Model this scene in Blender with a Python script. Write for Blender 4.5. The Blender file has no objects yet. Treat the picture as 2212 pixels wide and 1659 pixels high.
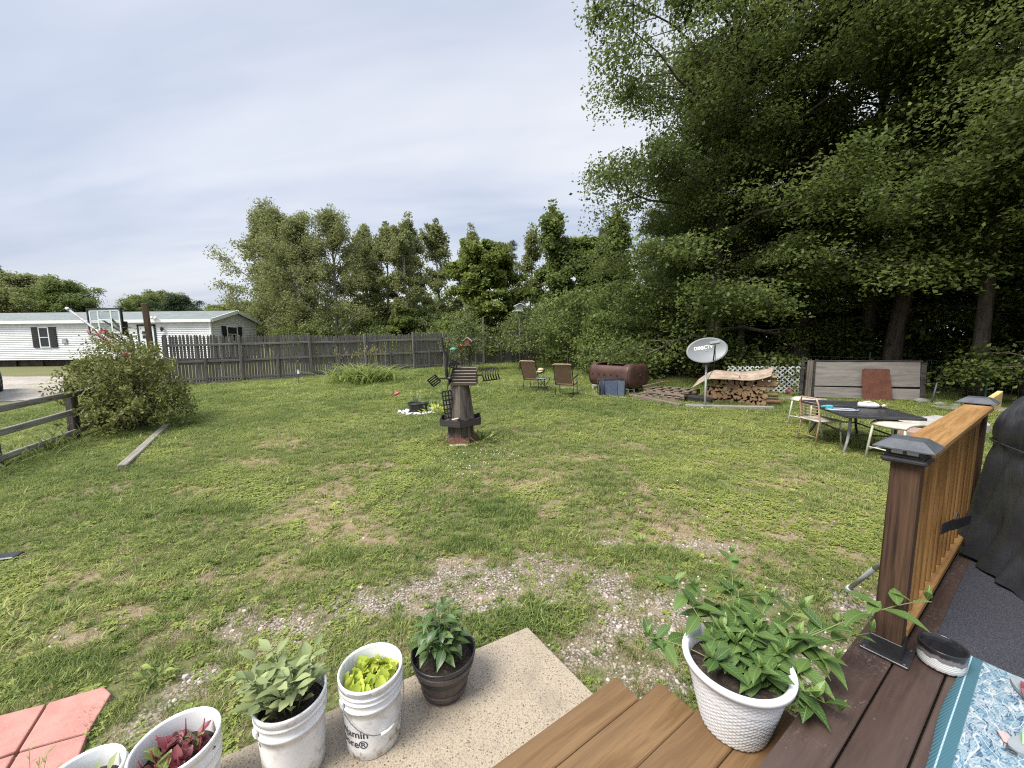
import bpy, bmesh, math, random
import numpy as np
from mathutils import Vector, Matrix, Euler

# ------------------------------------------------------------------ camera, sky, sun, exposure
S = bpy.context.scene
COL = S.collection
CAM_H = 1.92
cam_d = bpy.data.cameras.new('camera')
cam_d.sensor_width = 36.0
cam_d.lens = 36.0 * 831.0 / 2212.0
cam_d.clip_start = 0.02
cam_d.clip_end = 2000.0
cam = bpy.data.objects.new('camera', cam_d)
COL.objects.link(cam)
cam.matrix_world = (Matrix.Translation((0, 0, CAM_H)) @ Matrix.Rotation(math.radians(90 - 6.4), 4, 'X')
                    @ Matrix.Rotation(math.radians(-0.6), 4, 'Z'))
S.camera = cam

SUN_EL, SUN_AZ = math.radians(56), math.radians(-125)      # azimuth from +Y towards +X
sun_d = bpy.data.lights.new('sun', 'SUN')
sun_d.energy = 2.1
sun_d.angle = math.radians(28)
sun_d.color = (1.0, 0.955, 0.88)
sun = bpy.data.objects.new('sun', sun_d)
COL.objects.link(sun)
sdir = Vector((math.sin(SUN_AZ) * math.cos(SUN_EL), math.cos(SUN_AZ) * math.cos(SUN_EL), math.sin(SUN_EL)))
sun.rotation_euler = sdir.to_track_quat('Z', 'Y').to_euler()
sun.location = sdir * 60

world = bpy.data.worlds.new('World')
S.world = world
world.use_nodes = True
wt = world.node_tree
for n in list(wt.nodes):
    wt.nodes.remove(n)


class NT:
    """small node-graph helper"""
    def __init__(self, tree):
        self.t = tree

    def n(self, kind, **kw):
        nd = self.t.nodes.new(kind)
        for k, v in kw.items():
            if k.startswith('i_'):
                key = k[2:].replace('_', ' ')
                nd.inputs[key].default_value = v
            else:
                setattr(nd, k, v)
        return nd

    def l(self, a, b):
        self.t.links.new(a, b)

    def math(self, op, a, b=None, clamp=False):
        m = self.t.nodes.new('ShaderNodeMath')
        m.operation = op
        m.use_clamp = clamp
        for k, v in enumerate((a, b)):
            if v is None:
                continue
            if hasattr(v, 'links'):
                self.l(v, m.inputs[k])
            else:
                m.inputs[k].default_value = v
        return m.outputs[0]

    def mix(self, f, a, b, mode='MIX'):
        m = self.t.nodes.new('ShaderNodeMix')
        m.data_type = 'RGBA'
        m.blend_type = mode
        m.clamp_factor = True
        for key, v in ((0, f), (6, a), (7, b)):
            if hasattr(v, 'links'):
                self.l(v, m.inputs[key])
            elif key == 0:
                m.inputs[0].default_value = v
            else:
                m.inputs[key].default_value = (v[0], v[1], v[2], 1)
        return m.outputs[2]

    def noise(self, vec, scale, detail=4, rough=0.6, dist=0.0):
        nd = self.t.nodes.new('ShaderNodeTexNoise')
        nd.inputs['Scale'].default_value = scale
        nd.inputs['Detail'].default_value = detail
        nd.inputs['Roughness'].default_value = rough
        nd.inputs['Distortion'].default_value = dist
        if vec is not None:
            self.l(vec, nd.inputs['Vector'])
        return nd.outputs[0]

    def ramp(self, f, stops):
        r = self.t.nodes.new('ShaderNodeValToRGB')
        e = r.color_ramp.elements
        while len(e) < len(stops):
            e.new(0.5)
        for el, (p, c) in zip(e, stops):
            el.position = p
            el.color = (c[0], c[1], c[2], 1) if hasattr(c, '__len__') else (c, c, c, 1)
        self.l(f, r.inputs[0])
        return r.outputs[0]

    def step(self, f, lo, hi):
        r = self.t.nodes.new('ShaderNodeMapRange')
        r.interpolation_type = 'SMOOTHSTEP'
        r.inputs['From Min'].default_value = lo
        r.inputs['From Max'].default_value = hi
        self.l(f, r.inputs['Value'])
        return r.outputs[0]

    def mapping(self, vec, scale=(1, 1, 1), loc=(0, 0, 0), rot=(0, 0, 0)):
        m = self.t.nodes.new('ShaderNodeMapping')
        m.inputs['Scale'].default_value = scale
        m.inputs['Location'].default_value = loc
        m.inputs['Rotation'].default_value = rot
        self.l(vec, m.inputs['Vector'])
        return m.outputs[0]


g = NT(wt)
tc = g.n('ShaderNodeTexCoord')
sep = g.n('ShaderNodeSeparateXYZ')
g.l(tc.outputs['Generated'], sep.inputs[0])
zc = g.math('ADD', g.math('MAXIMUM', sep.outputs[2], 0.0), 0.16)
comb = g.n('ShaderNodeCombineXYZ')
g.l(g.math('DIVIDE', sep.outputs[0], zc), comb.inputs[0])
g.l(g.math('DIVIDE', sep.outputs[1], zc), comb.inputs[1])
cl = g.mapping(comb.outputs[0], scale=(0.42, 1.0, 1.0), rot=(0, 0, math.radians(14)), loc=(3.1, 0.7, 0))
n1 = g.noise(cl, 0.75, 5, 0.5, 0.35)
n2 = g.noise(g.mapping(cl, scale=(0.6, 1.5, 1), loc=(7, 2, 0)), 1.9, 6, 0.55, 0.6)
cf = g.math('ADD', g.math('MULTIPLY', n1, 0.84), g.math('MULTIPLY', n2, 0.16))
cloud = g.ramp(cf, [(0.40, (0.285, 0.33, 0.435)), (0.47, (0.355, 0.395, 0.485)), (0.53, (0.43, 0.46, 0.53)), (0.61, (0.515, 0.535, 0.575))])
hz = g.step(sep.outputs[2], 0.34, -0.02)
cloud = g.mix(g.math('MULTIPLY', hz, 0.45), cloud, (0.47, 0.49, 0.515))
zen = g.math('ADD', 1.0, g.math('MULTIPLY', g.step(sep.outputs[2], .60, 1.0), 2.0))   # overcast skies brighten overhead
sky = g.n('ShaderNodeTexSky')
sky.sky_type = 'NISHITA'
sky.sun_disc = False
sky.sun_elevation = SUN_EL
sky.sun_rotation = SUN_AZ
sky.air_density = 1.0
sky.dust_density = 4.0
sca = g.mix(1.0, cloud, (5.45, 5.4, 5.3), 'MULTIPLY')
sca = g.mix(1.0, sca, zen, 'MULTIPLY')
mixed = g.mix(0.10, sca, sky.outputs[0])
bg = g.n('ShaderNodeBackground')
bg.inputs['Strength'].default_value = 0.115
g.l(mixed, bg.inputs['Color'])
wo = g.n('ShaderNodeOutputWorld')
g.l(bg.outputs[0], wo.inputs['Surface'])

S.view_settings.view_transform = 'Standard'
S.view_settings.look = 'None'
S.view_settings.exposure = 1.45
S.view_settings.gamma = 1.0
S.view_settings.use_curve_mapping = False
S.render.engine = 'CYCLES'
S.cycles.max_bounces = 6
S.cycles.diffuse_bounces = 2
S.cycles.glossy_bounces = 2
S.cycles.transmission_bounces = 4
S.cycles.transparent_max_bounces = 8
S.cycles.use_denoising = False
S.cycles.filter_width = 1.15
S.cycles.sample_clamp_indirect = 4.0
S.cycles.caustics_reflective = False
S.cycles.caustics_refractive = False

rnd = random.Random(7)
rng = np.random.default_rng(11)
PI = math.pi


# ------------------------------------------------------------------ the lie of the land
def gz(x, y):
    """height of the lawn: level by the house, then a gentle rise"""
    return 0.025 * max(0.0, min(y, 60.0) - 2.0)


A56 = math.radians(56)
UX, UY = math.sin(A56), math.cos(A56)          # along the deck boards
VX, VY = -math.cos(A56), math.sin(A56)         # out from the deck to the lawn
DECK_ROT = math.atan2(UY, UX)


def ab(a, b, z=0.0):
    return Vector((a * UX + b * VX, a * UY + b * VY, z))


# ------------------------------------------------------------------ mesh helpers
class MB:
    def __init__(self):
        self.v, self.f, self.s = [], [], []

    def add(self, verts, faces, smooth=False, M=None):
        o = len(self.v)
        if M is not None:
            verts = [M @ Vector(p) for p in verts]
        self.v += [tuple(p) for p in verts]
        self.f += [tuple(i + o for i in f) for f in faces]
        self.s += [smooth] * len(faces)
        return self

    def box(self, c, d, rot=None, bev=0.0, taper=None):
        """box centre c, full size d; bev chamfers every edge"""
        hx, hy, hz = d[0] / 2, d[1] / 2, d[2] / 2
        M = Matrix.Translation(c)
        if rot is not None:
            M = M @ (rot.to_matrix().to_4x4() if isinstance(rot, Euler) else rot.to_4x4())
        if bev <= 0:
            vs = [(sx * hx, sy * hy, sz * hz) for sz in (-1, 1) for sy in (-1, 1) for sx in (-1, 1)]
            if taper:
                vs = [(x * (taper if z > 0 else 1), y * (taper if z > 0 else 1), z) for x, y, z in vs]
            fs = [(0, 2, 3, 1), (4, 5, 7, 6), (0, 1, 5, 4), (2, 6, 7, 3), (0, 4, 6, 2), (1, 3, 7, 5)]
            return self.add(vs, fs, False, M)
        b = min(bev, hx * .9, hy * .9, hz * .9)
        vs, idx = [], {}
        for sx in (-1, 1):
            for sy in (-1, 1):
                for sz in (-1, 1):
                    for k in range(3):
                        p = [sx * (hx - b), sy * (hy - b), sz * (hz - b)]
                        p[k] = (sx * hx, sy * hy, sz * hz)[k]
                        idx[(sx, sy, sz, k)] = len(vs)
                        vs.append(tuple(p))
        fs = []
        I = idx
        for s in (-1, 1):
            q = [I[(s, -1, -1, 0)], I[(s, 1, -1, 0)], I[(s, 1, 1, 0)], I[(s, -1, 1, 0)]]
            fs.append(q if s > 0 else q[::-1])
            q = [I[(-1, s, -1, 1)], I[(-1, s, 1, 1)], I[(1, s, 1, 1)], I[(1, s, -1, 1)]]
            fs.append(q if s > 0 else q[::-1])
            q = [I[(-1, -1, s, 2)], I[(1, -1, s, 2)], I[(1, 1, s, 2)], I[(-1, 1, s, 2)]]
            fs.append(q if s > 0 else q[::-1])
        for sx in (-1, 1):
            for sy in (-1, 1):
                fs.append([I[(sx, sy, -1, 0)], I[(sx, sy, 1, 0)], I[(sx, sy, 1, 1)], I[(sx, sy, -1, 1)]])
                fs.append([I[(sx, -1, sy, 0)], I[(sx, 1, sy, 0)], I[(sx, 1, sy, 2)], I[(sx, -1, sy, 2)]])
                fs.append([I[(-1, sx, sy, 1)], I[(1, sx, sy, 1)], I[(1, sx, sy, 2)], I[(-1, sx, sy, 2)]])
                for sz in (-1, 1):
                    fs.append([I[(sx, sy, sz, k)] for k in range(3)])
        self.add(vs, fs, False, M)
        return self

    def bar(self, p, q, w, h, up=(0, 0, 1), bev=0.0):
        """rectangular bar from p to q"""
        p, q = Vector(p), Vector(q)
        d = q - p
        L = d.length
        x = d.normalized()
        up = Vector(up)
        if abs(x.dot(up)) > .98:
            up = Vector((0, 1, 0))
        y = up.cross(x).normalized()
        z = x.cross(y)
        R = Matrix((x, y, z)).transposed()
        return self.box((p + q) / 2, (L, w, h), R, bev)

    def tube(self, pts, r, n=8, closed=False, caps=True):
        """round tube along a polyline; r number or list"""
        P = [Vector(p) for p in pts]
        m = len(P)
        rs = r if hasattr(r, '__len__') else [r] * m
        o = len(self.v)
        prev = None
        for i in range(m):
            if closed:
                t = (P[(i + 1) % m] - P[i - 1])
            else:
                t = P[min(i + 1, m - 1)] - P[max(i - 1, 0)]
            t = t.normalized() if t.length > 1e-9 else Vector((0, 0, 1))
            if prev is None:
                a = Vector((0, 0, 1)) if abs(t.z) < .9 else Vector((1, 0, 0))
                x = t.cross(a).normalized()
            else:
                x = (prev - t * prev.dot(t)).normalized()
            prev = x
            y = t.cross(x)
            for k in range(n):
                a = 2 * PI * k / n
                self.v.append(tuple(P[i] + (x * math.cos(a) + y * math.sin(a)) * rs[i]))
        for i in range(m if closed else m - 1):
            j = (i + 1) % m
            for k in range(n):
                l = (k + 1) % n
                self.f.append((o + i * n + k, o + i * n + l, o + j * n + l, o + j * n + k))
                self.s.append(True)
        if caps and not closed:
            self.f.append(tuple(o + k for k in range(n))[::-1])
            self.f.append(tuple(o + (m - 1) * n + k for k in range(n)))
            self.s += [False, False]
        return self

    def lathe(self, prof, n=32, M=None, smooth=True, sharp=None):
        """profile [(r, z)] round the z axis"""
        vs, fs = [], []
        for r, z in prof:
            for k in range(n):
                a = 2 * PI * k / n
                vs.append((r * math.cos(a), r * math.sin(a), z))
        for i in range(len(prof) - 1):
            for k in range(n):
                l = (k + 1) % n
                fs.append((i * n + k, i * n + l, (i + 1) * n + l, (i + 1) * n + k))
        return self.add(vs, fs, smooth, M)

    def disc(self, c, r, n=24, z=0.0, M=None):
        vs = [(c[0] + r * math.cos(2 * PI * k / n), c[1] + r * math.sin(2 * PI * k / n), z) for k in range(n)]
        return self.add(vs, [tuple(range(n))], False, M)

    def prism(self, poly, z0, z1, M=None):
        n = len(poly)
        vs = [(x, y, z0) for x, y in poly] + [(x, y, z1) for x, y in poly]
        fs = [tuple(range(n))[::-1], tuple(range(n, 2 * n))]
        fs += [(k, (k + 1) % n, n + (k + 1) % n, n + k) for k in range(n)]
        return self.add(vs, fs, False, M)

    def mesh(self, name):
        me = bpy.data.meshes.new(name)
        me.from_pydata(self.v, [], self.f)
        me.polygons.foreach_set('use_smooth', self.s)
        me.update()
        return me

    def build(self, name, mat, parent=None, recalc=True):
        me = self.mesh(name)
        if recalc:
            bm = bmesh.new()
            bm.from_mesh(me)
            bmesh.ops.recalc_face_normals(bm, faces=bm.faces)
            bm.to_mesh(me)
            bm.free()
        return link(name, me, mat, parent)


def link(name, me, mat=None, parent=None):
    if mat is not None:
        if len(me.materials) == 0:
            me.materials.append(mat)
    o = bpy.data.objects.new(name, me)
    COL.objects.link(o)
    o.parent = parent
    return o


def empty(name, loc=(0, 0, 0), rz=0.0, label=None, cat=None, group=None, rot=None):
    o = bpy.data.objects.new(name, None)
    o.empty_display_size = 0.1
    COL.objects.link(o)
    o.location = loc
    o.rotation_euler = rot if rot is not None else (0, 0, rz)
    tag(o, label, cat, group)
    return o


def tag(o, label=None, cat=None, group=None, kind=None):
    if label:
        o['label'] = label
    if cat:
        o['category'] = cat
    if group:
        o['group'] = group
    if kind:
        o['kind'] = kind
    return o


def kids(o):
    return [c for c in bpy.data.objects if c.parent == o]


def copy_tree(o, parent=None, ch=None):
    c = o.copy()
    COL.objects.link(c)
    c.parent = parent
    for k in list(o.children):
        copy_tree(k, c)
    return c


def np_mesh(name, V, Fq):
    """fast mesh from numpy vertices (n,3) and faces (m,k)"""
    me = bpy.data.meshes.new(name)
    V = np.asarray(V, dtype=np.float32)
    Fq = np.asarray(Fq, dtype=np.int32)
    k = Fq.shape[1]
    me.vertices.add(len(V))
    me.vertices.foreach_set('co', V.ravel())
    me.loops.add(Fq.size)
    me.loops.foreach_set('vertex_index', Fq.ravel())
    me.polygons.add(len(Fq))
    me.polygons.foreach_set('loop_start', np.arange(0, Fq.size, k, dtype=np.int32))
    me.polygons.foreach_set('loop_total', np.full(len(Fq), k, dtype=np.int32))
    me.update(calc_edges=True)
    return me


def vnoise(x, y, s, seed=0):
    """smooth value noise in numpy, about -1..1"""
    x = np.asarray(x, float) / s + 137.3 * (seed + 1)
    y = np.asarray(y, float) / s + 71.7 * (seed + 2)
    xi, yi = np.floor(x).astype(np.int64), np.floor(y).astype(np.int64)
    xf, yf = x - xi, y - yi
    u, v = xf * xf * (3 - 2 * xf), yf * yf * (3 - 2 * yf)

    def h(a, b):
        q = (a * 374761393 + b * 668265263 + seed * 974711) & 0x7fffffff
        q = ((q ^ (q >> 13)) * 1274126177) & 0x7fffffff
        return ((q ^ (q >> 16)) & 0xffff) / 32767.5 - 1
    return ((h(xi, yi) * (1 - u) + h(xi + 1, yi) * u) * (1 - v) + (h(xi, yi + 1) * (1 - u) + h(xi + 1, yi + 1) * u) * v)


def fbm(x, y, s, seed=0, o=4):
    r, a, t = 0, 1, 0
    for k in range(o):
        r = r + a * vnoise(x, y, s / 2 ** k, seed + 17 * k)
        t += a
        a *= .55
    return r / t


# ------------------------------------------------------------------ materials
MATS = {}


def new_mat(name):
    m = bpy.data.materials.new(name)
    m.use_nodes = True
    t = m.node_tree
    for n in list(t.nodes):
        t.nodes.remove(n)
    k = NT(t)
    b = k.n('ShaderNodeBsdfPrincipled')
    o = k.n('ShaderNodeOutputMaterial')
    k.l(b.outputs[0], o.inputs['Surface'])
    MATS[name] = m
    return m, k, b, o


def ocoord(k, rand=True):
    tc = k.n('ShaderNodeTexCoord')
    if not rand:
        return tc.outputs['Object']
    oi = k.n('ShaderNodeObjectInfo')
    sc = k.n('ShaderNodeVectorMath', operation='SCALE')
    sc.inputs[0].default_value = (17.3, 9.1, 23.7)
    k.l(oi.outputs['Random'], sc.inputs['Scale'])
    ad = k.n('ShaderNodeVectorMath', operation='ADD')
    k.l(tc.outputs['Object'], ad.inputs[0])
    k.l(sc.outputs[0], ad.inputs[1])
    return ad.outputs[0]


def bump(k, b, h, strength=0.3, dist=0.01):
    bp = k.n('ShaderNodeBump')
    bp.inputs['Strength'].default_value = strength
    bp.inputs['Distance'].default_value = dist
    k.l(h, bp.inputs['Height'])
    k.l(bp.outputs[0], b.inputs['Normal'])


def mat_plain(name, c1, c2=None, rough=0.6, scale=8, metal=0.0, bmp=0.1, bscale=60, dirt=None, dirt_amt=0.4, spec=0.5, bdist=0.004):
    m, k, b, o = new_mat(name)
    v = ocoord(k)
    c2 = c2 or tuple(x * .75 for x in c1)
    f = k.noise(v, scale, 5, .6)
    c = k.mix(k.step(f, .35, .65), c1, c2)
    if dirt:
        d = k.noise(v, scale * .45, 6, .7, .4)
        c = k.mix(k.math('MULTIPLY', k.step(d, .5, .68), dirt_amt), c, dirt)
    k.l(c, b.inputs['Base Color'])
    b.inputs['Roughness'].default_value = rough
    b.inputs['Metallic'].default_value = metal
    b.inputs['Specular IOR Level'].default_value = spec
    if bmp > 0:
        bump(k, b, k.noise(v, bscale, 4, .6), bmp, bdist)
    return m


def mat_wood(name, light, dark, axis='x', scale=1.0, rough=.75, vary=.35, grain=14, knots=True, weather=None, wamt=.5, bmp=.35):
    """long-grained wood; axis = the board's long local axis"""
    m, k, b, o = new_mat(name)
    v = ocoord(k)
    st = {'x': (.9, grain, grain), 'y': (grain, .9, grain), 'z': (grain, grain, .9)}[axis]
    st = tuple(q * scale for q in st)
    mv = k.mapping(v, scale=st)
    warp = k.noise(k.mapping(v, scale=tuple(q * .16 for q in st)), 3, 3, .5)
    addv = k.n('ShaderNodeVectorMath', operation='ADD')
    k.l(mv, addv.inputs[0])
    wv = k.n('ShaderNodeVectorMath', operation='SCALE')
    wv.inputs[0].default_value = (1.2, 1.2, 1.2)
    k.l(warp, wv.inputs['Scale'])
    k.l(wv.outputs[0], addv.inputs[1])
    g1 = k.noise(addv.outputs[0], 1.6, 6, .62, .6)
    g2 = k.noise(addv.outputs[0], 7.0, 4, .6)
    gr = k.math('ADD', k.math('MULTIPLY', g1, .7), k.math('MULTIPLY', g2, .3))
    c = k.mix(k.step(gr, .36, .62), dark, light)
    oi = k.n('ShaderNodeObjectInfo')
    fac = k.math('MULTIPLY', oi.outputs['Random'], vary)
    c = k.mix(fac, c, tuple(x * .55 for x in dark))
    if weather:
        w = k.noise(k.mapping(v, scale=tuple(q * .22 for q in st)), 2.0, 5, .65)
        c = k.mix(k.math('MULTIPLY', k.step(w, .42, .62), wamt), c, weather)
    h = gr
    if knots:
        vo = k.n('ShaderNodeTexVoronoi')
        vo.inputs['Scale'].default_value = 2.1 * scale
        k.l(k.mapping(v, scale={'x': (.5, 2.2, 2.2), 'y': (2.2, .5, 2.2), 'z': (2.2, 2.2, .5)}[axis]), vo.inputs['Vector'])
        kn = k.step(vo.outputs['Distance'], .11, .05)
        c = k.mix(k.math('MULTIPLY', kn, .85), c, tuple(x * .3 for x in dark))
    k.l(c, b.inputs['Base Color'])
    b.inputs['Roughness'].default_value = rough
    b.inputs['Specular IOR Level'].default_value = .18
    bump(k, b, h, bmp, .006)
    return m


def mat_leaf(name, c1, c2, c3=None, rough=.5, trans=.35, veins=False, spec=.2, objvar=.25):
    """foliage: colour varies per leaf (mesh island) and per plant, light shows through"""
    m, k, b, o = new_mat(name)
    geo = k.n('ShaderNodeNewGeometry')
    r = geo.outputs['Random Per Island']
    oi = k.n('ShaderNodeObjectInfo')
    rr = k.math('FRACT', k.math('ADD', r, k.math('MULTIPLY', oi.outputs['Random'], 7.3)))
    c3 = c3 or tuple(x * .6 for x in c1)
    c = k.ramp(rr, [(0.0, c3), (.35, c1), (.8, c2), (1.0, tuple(min(1, x * 1.18) for x in c2))])
    tc = k.n('ShaderNodeTexCoord')
    big = k.noise(tc.outputs['Object'], .55, 2, .5)
    c = k.mix(k.math('MULTIPLY', k.step(big, .42, .62), .55), c, c2)
    if veins:
        sp = k.n('ShaderNodeSeparateXYZ')
        k.l(tc.outputs['Object'], sp.inputs[0])
        ay = k.math('ABSOLUTE', sp.outputs[1])
        mid = k.step(ay, .0016, .0004)
        la = k.math('SINE', k.math('MULTIPLY', k.math('SUBTRACT', sp.outputs[0], k.math('MULTIPLY', ay, .9)), 620.0))
        lat = k.math('MULTIPLY', k.step(la, .72, 1.0), .45)
        vv = k.math('MAXIMUM', k.math('MULTIPLY', mid, .8), lat)
        c = k.mix(vv, c, tuple(min(1, x * 1.7 + .02) for x in c2))
        bump(k, b, k.math('SUBTRACT', 1.0, vv), .35, .002)
    k.l(c, b.inputs['Base Color'])
    b.inputs['Roughness'].default_value = rough
    b.inputs['Specular IOR Level'].default_value = spec
    tr = k.n('ShaderNodeBsdfTranslucent')
    k.l(k.mix(.5, c, tuple(min(1, x * 1.6) for x in c2)), tr.inputs['Color'])
    mx = k.n('ShaderNodeMixShader')
    mx.inputs[0].default_value = trans
    k.l(b.outputs[0], mx.inputs[1])
    k.l(tr.outputs[0], mx.inputs[2])
    k.l(mx.outputs[0], o.inputs['Surface'])
    return m
# ------------------------------------------------------------------ ground
GRAV = [(-1.73, 2.04, .2, .14), (-1.62, 2.23, .28, .18), (-1.55, 2.43, .33, .19), (-1.16, 2.55, .34, .18), (-.8, 2.69, .27, .17), (-.3, 2.9, .36, .23),
        (-.11, 2.68, .24, .22), (.29, 2.83, .28, .25), (.68, 2.77, .27, .26), (.47, 3.07, .24, .16), (.66, 2.31, .24, .2), (.9, 2.24, .2, .18),
        (1.13, 2.56, .24, .22), (2.02, 2.65, .28, .13), (2.37, 2.55, .28, .14), (.54, 2.21, .2, .14), (.76, 2.01, .2, .16), (-1.81, 1.76, .17, .14),
        (-1.82, 1.92, .16, .13), (-1.86, 2.52, .2, .12), (1.35, 1.78, .2, .25), (1.66, 3.33, .27, .13), (.83, 3.43, .28, .14), (1.6, 2.2, .5, .3)]
DRY = [(-2.41, 4.6, .41, .21), (-2.3, 3.9, .3, .15), (-2.14, 4.16, .26, .14), (-2.1, 5.5, .55, .2), (-4.04, 6.73, .51, .23), (.13, 4.75, .3, .18),
       (.58, 5.06, .38, .2), (.76, 4.27, .27, .22), (.36, 3.99, .3, .16), (1.0, 3.78, .28, .14), (-.44, 3.15, .24, .08), (-.04, 3.8, .29, .14),
       (2.44, 3.56, .27, .1), (3.1, 3.83, .19, .1), (-3.71, 2.96, .27, .08), (-3.46, 2.54, .2, .07), (-2.85, 2.29, .18, .05), (-2.63, 2.53, .17, .05),
       (-1.19, 3.47, .18, .08), (2.19, 6.51, .48, .16), (3.04, 5.54, .41, .14), (3.55, 4.81, .29, .12), (1.17, 5.81, .29, .17), (-3.83, 5.75, .36, .17),
       (1.95, 4.56, .34, .12), (-1.91, 3.18, .21, .06), (-1.45, 1.97, .11, .06), (-.74, 4.63, .23, .11), (-3.99, 4.71, .3, .12), (2.87, 3.17, .24, .1),
       (-3.0, 2.89, .23, .06), (1.4, 3.5, .7, .3), (2.3, 3.9, .5, .25), (1.2, 4.1, .5, .25), (-2.0, 2.95, .5, .12)]
LUSH = [(-.1, 4.0, .32, .30), (-1.63, 3.2, .25, .12), (-3.3, 4.2, .35, .15), (-1.17, 5.28, .22, .18),
        (2.37, 4.85, .36, .23), (1.18, 3.19, .32, .11), (-.04, 2.42, .28, .1), (-.38, 3.37, .21, .12), (-2.7, 2.1, .25, .1)]


def blobs(L, x, y):
    m = np.zeros_like(x)
    for cx, cy, rx, ry in L:
        d = ((x - cx) / (rx * 1.45)) ** 2 + ((y - cy) / (ry * 1.45)) ** 2
        m = np.maximum(m, np.exp(-d * .9))
    return m


def smooth01(v, a, b):
    t = np.clip((v - a) / (b - a), 0, 1)
    return t * t * (3 - 2 * t)


def masks(x, y):
    n = fbm(x, y, .55, 3, 4)
    n2 = fbm(x, y, 1.7, 9, 4)
    n3 = fbm(x, y, .22, 21, 3)
    gr = smooth01(blobs(GRAV, x, y) * .98 + .55 * n + .55 * n3, .18, 1.15)
    lush = smooth01(blobs(LUSH, x, y) + .35 * n3, .42, .75)
    fade = np.clip(1.25 - np.hypot(x, y) / 12.0, .25, 1)
    dry = smooth01(blobs(DRY, x, y) * .62 + .60 * n + .25 * n3 + .50 * n2 * fade + .16 * smooth01(-y, -5.5, -3.0) * smooth01(x, -3.5, -1.0), .05, .95) * (1 - .8 * lush)
    return gr * (1 - .6 * lush), dry, lush


def lines(fine0, fine1, step, out0, out1):
    a = list(np.arange(fine0, fine1 + 1e-6, step))
    d, q = step, fine1
    while q < out1:
        d *= 1.16
        q += d
        a.append(q)
    d, q = step, fine0
    while q > out0:
        d *= 1.16
        q -= d
        a.insert(0, q)
    return np.array(a)


gx, gy = lines(-5.5, 5.0, .075, -450, 450), lines(.6, 8.0, .075, -60, 500)
GX, GY = np.meshgrid(gx, gy)
GZ = .025 * np.clip(np.minimum(GY, 60) - 2, 0, None) + .012 * fbm(GX, GY, .5, 5, 3) * np.exp(-((GX / 14) ** 2 + (GY / 20) ** 2))
V = np.stack([GX.ravel(), GY.ravel(), GZ.ravel()], 1)
ny, nx = GX.shape
ii = np.arange(ny * nx).reshape(ny, nx)
Fq = np.stack([ii[:-1, :-1].ravel(), ii[:-1, 1:].ravel(), ii[1:, 1:].ravel(), ii[1:, :-1].ravel()], 1)
gme = np_mesh('ground', V, Fq)
gm_, dm_, lm_ = masks(GX.ravel(), GY.ravel())
for nm, arr in (('gravel', gm_), ('dry', dm_)):
    at = gme.attributes.new(nm, 'FLOAT', 'POINT')
    at.data.foreach_set('value', arr.astype(np.float32))
gme.polygons.foreach_set('use_smooth', [True] * len(gme.polygons))

m, k, b, o = new_mat('soil and turf')
tc = k.n('ShaderNodeTexCoord')
v = tc.outputs['Object']
ag = k.n('ShaderNodeAttribute', attribute_name='gravel')
ad_ = k.n('ShaderNodeAttribute', attribute_name='dry')
soil = k.mix(k.step(k.noise(v, 9, 6, .7), .35, .65), (.24, .185, .13), (.15, .11, .075))
soil = k.mix(k.step(k.noise(v, 60, 4, .7), .5, .62), soil, (.30, .245, .175))
thatch = k.mix(k.step(k.noise(v, 14, 6, .7), .35, .65), (.11, .125, .045), (.16, .145, .07))
thatch = k.mix(k.step(k.noise(v, 2.2, 4, .6), .45, .7), thatch, (.12, .15, .045))
dryc = k.mix(k.step(k.noise(v, 22, 6, .7), .35, .65), (.30, .235, .14), (.19, .145, .085))
vo = k.n('ShaderNodeTexVoronoi')
vo.inputs['Scale'].default_value = 62
k.l(v, vo.inputs['Vector'])
peb = k.ramp(k.noise(vo.outputs['Color'], 3.0, 1, .5), [(.3, (.25, .205, .165)), (.45, (.38, .33, .28)), (.55, (.33, .30, .275)), (.7, (.50, .455, .405))])
peb = k.mix(k.step(vo.outputs['Distance'], .32, .62), peb, (.12, .095, .07))
peb = k.mix(k.step(k.noise(v, 5, 5, .65), .48, .66), peb, (.27, .215, .16))
c = k.mix(ad_.outputs['Fac'], thatch, dryc)
c = k.mix(k.math('MULTIPLY', k.step(k.noise(v, 17, 5, .7), .5, .7), .55), c, soil)
c = k.mix(ag.outputs['Fac'], c, peb)
k.l(c, b.inputs['Base Color'])
b.inputs['Roughness'].default_value = .95
b.inputs['Specular IOR Level'].default_value = .15
hh = k.math('ADD', k.math('MULTIPLY', k.math('SUBTRACT', 1.0, vo.outputs['Distance']), ag.outputs['Fac']), k.noise(v, 45, 5, .7))
bump(k, b, hh, .7, .012)
ground = link('ground', gme, m)
tag(ground, 'patchy green lawn ground with bare gravel near the steps', kind='structure')

# gravel driveway draped over the ground beyond the rail fence
dp = [(-70, 8.5), (-30, 9.2), (-19, 10.2), (-14.6, 12.0), (-14.2, 14.0), (-16.2, 16.2), (-20, 18.4), (-28, 19.4), (-70, 19.6)]
me = bpy.data.meshes.new('driveway')
bm = bmesh.new()
N = 44
for i in range(N + 1):
    t = i / N
    x = -70 + t * (70 - 14.0)
    lo = np.interp(x, [-70, -30, -19, -14.4, -14.0], [8.5, 9.2, 10.2, 12.2, 13.0])
    hi = np.interp(x, [-70, -28, -20, -16.2, -14.0], [19.6, 19.4, 18.4, 16.0, 13.6])
    lo += .5 * float(vnoise(x, 3., 2.3, 1))
    hi += .4 * float(vnoise(x, 9., 1.9, 2))
    for j in range(9):
        y = lo + (hi - lo) * j / 8
        bm.verts.new((x, y, gz(x, y) + .012))
bm.verts.ensure_lookup_table()
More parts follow.
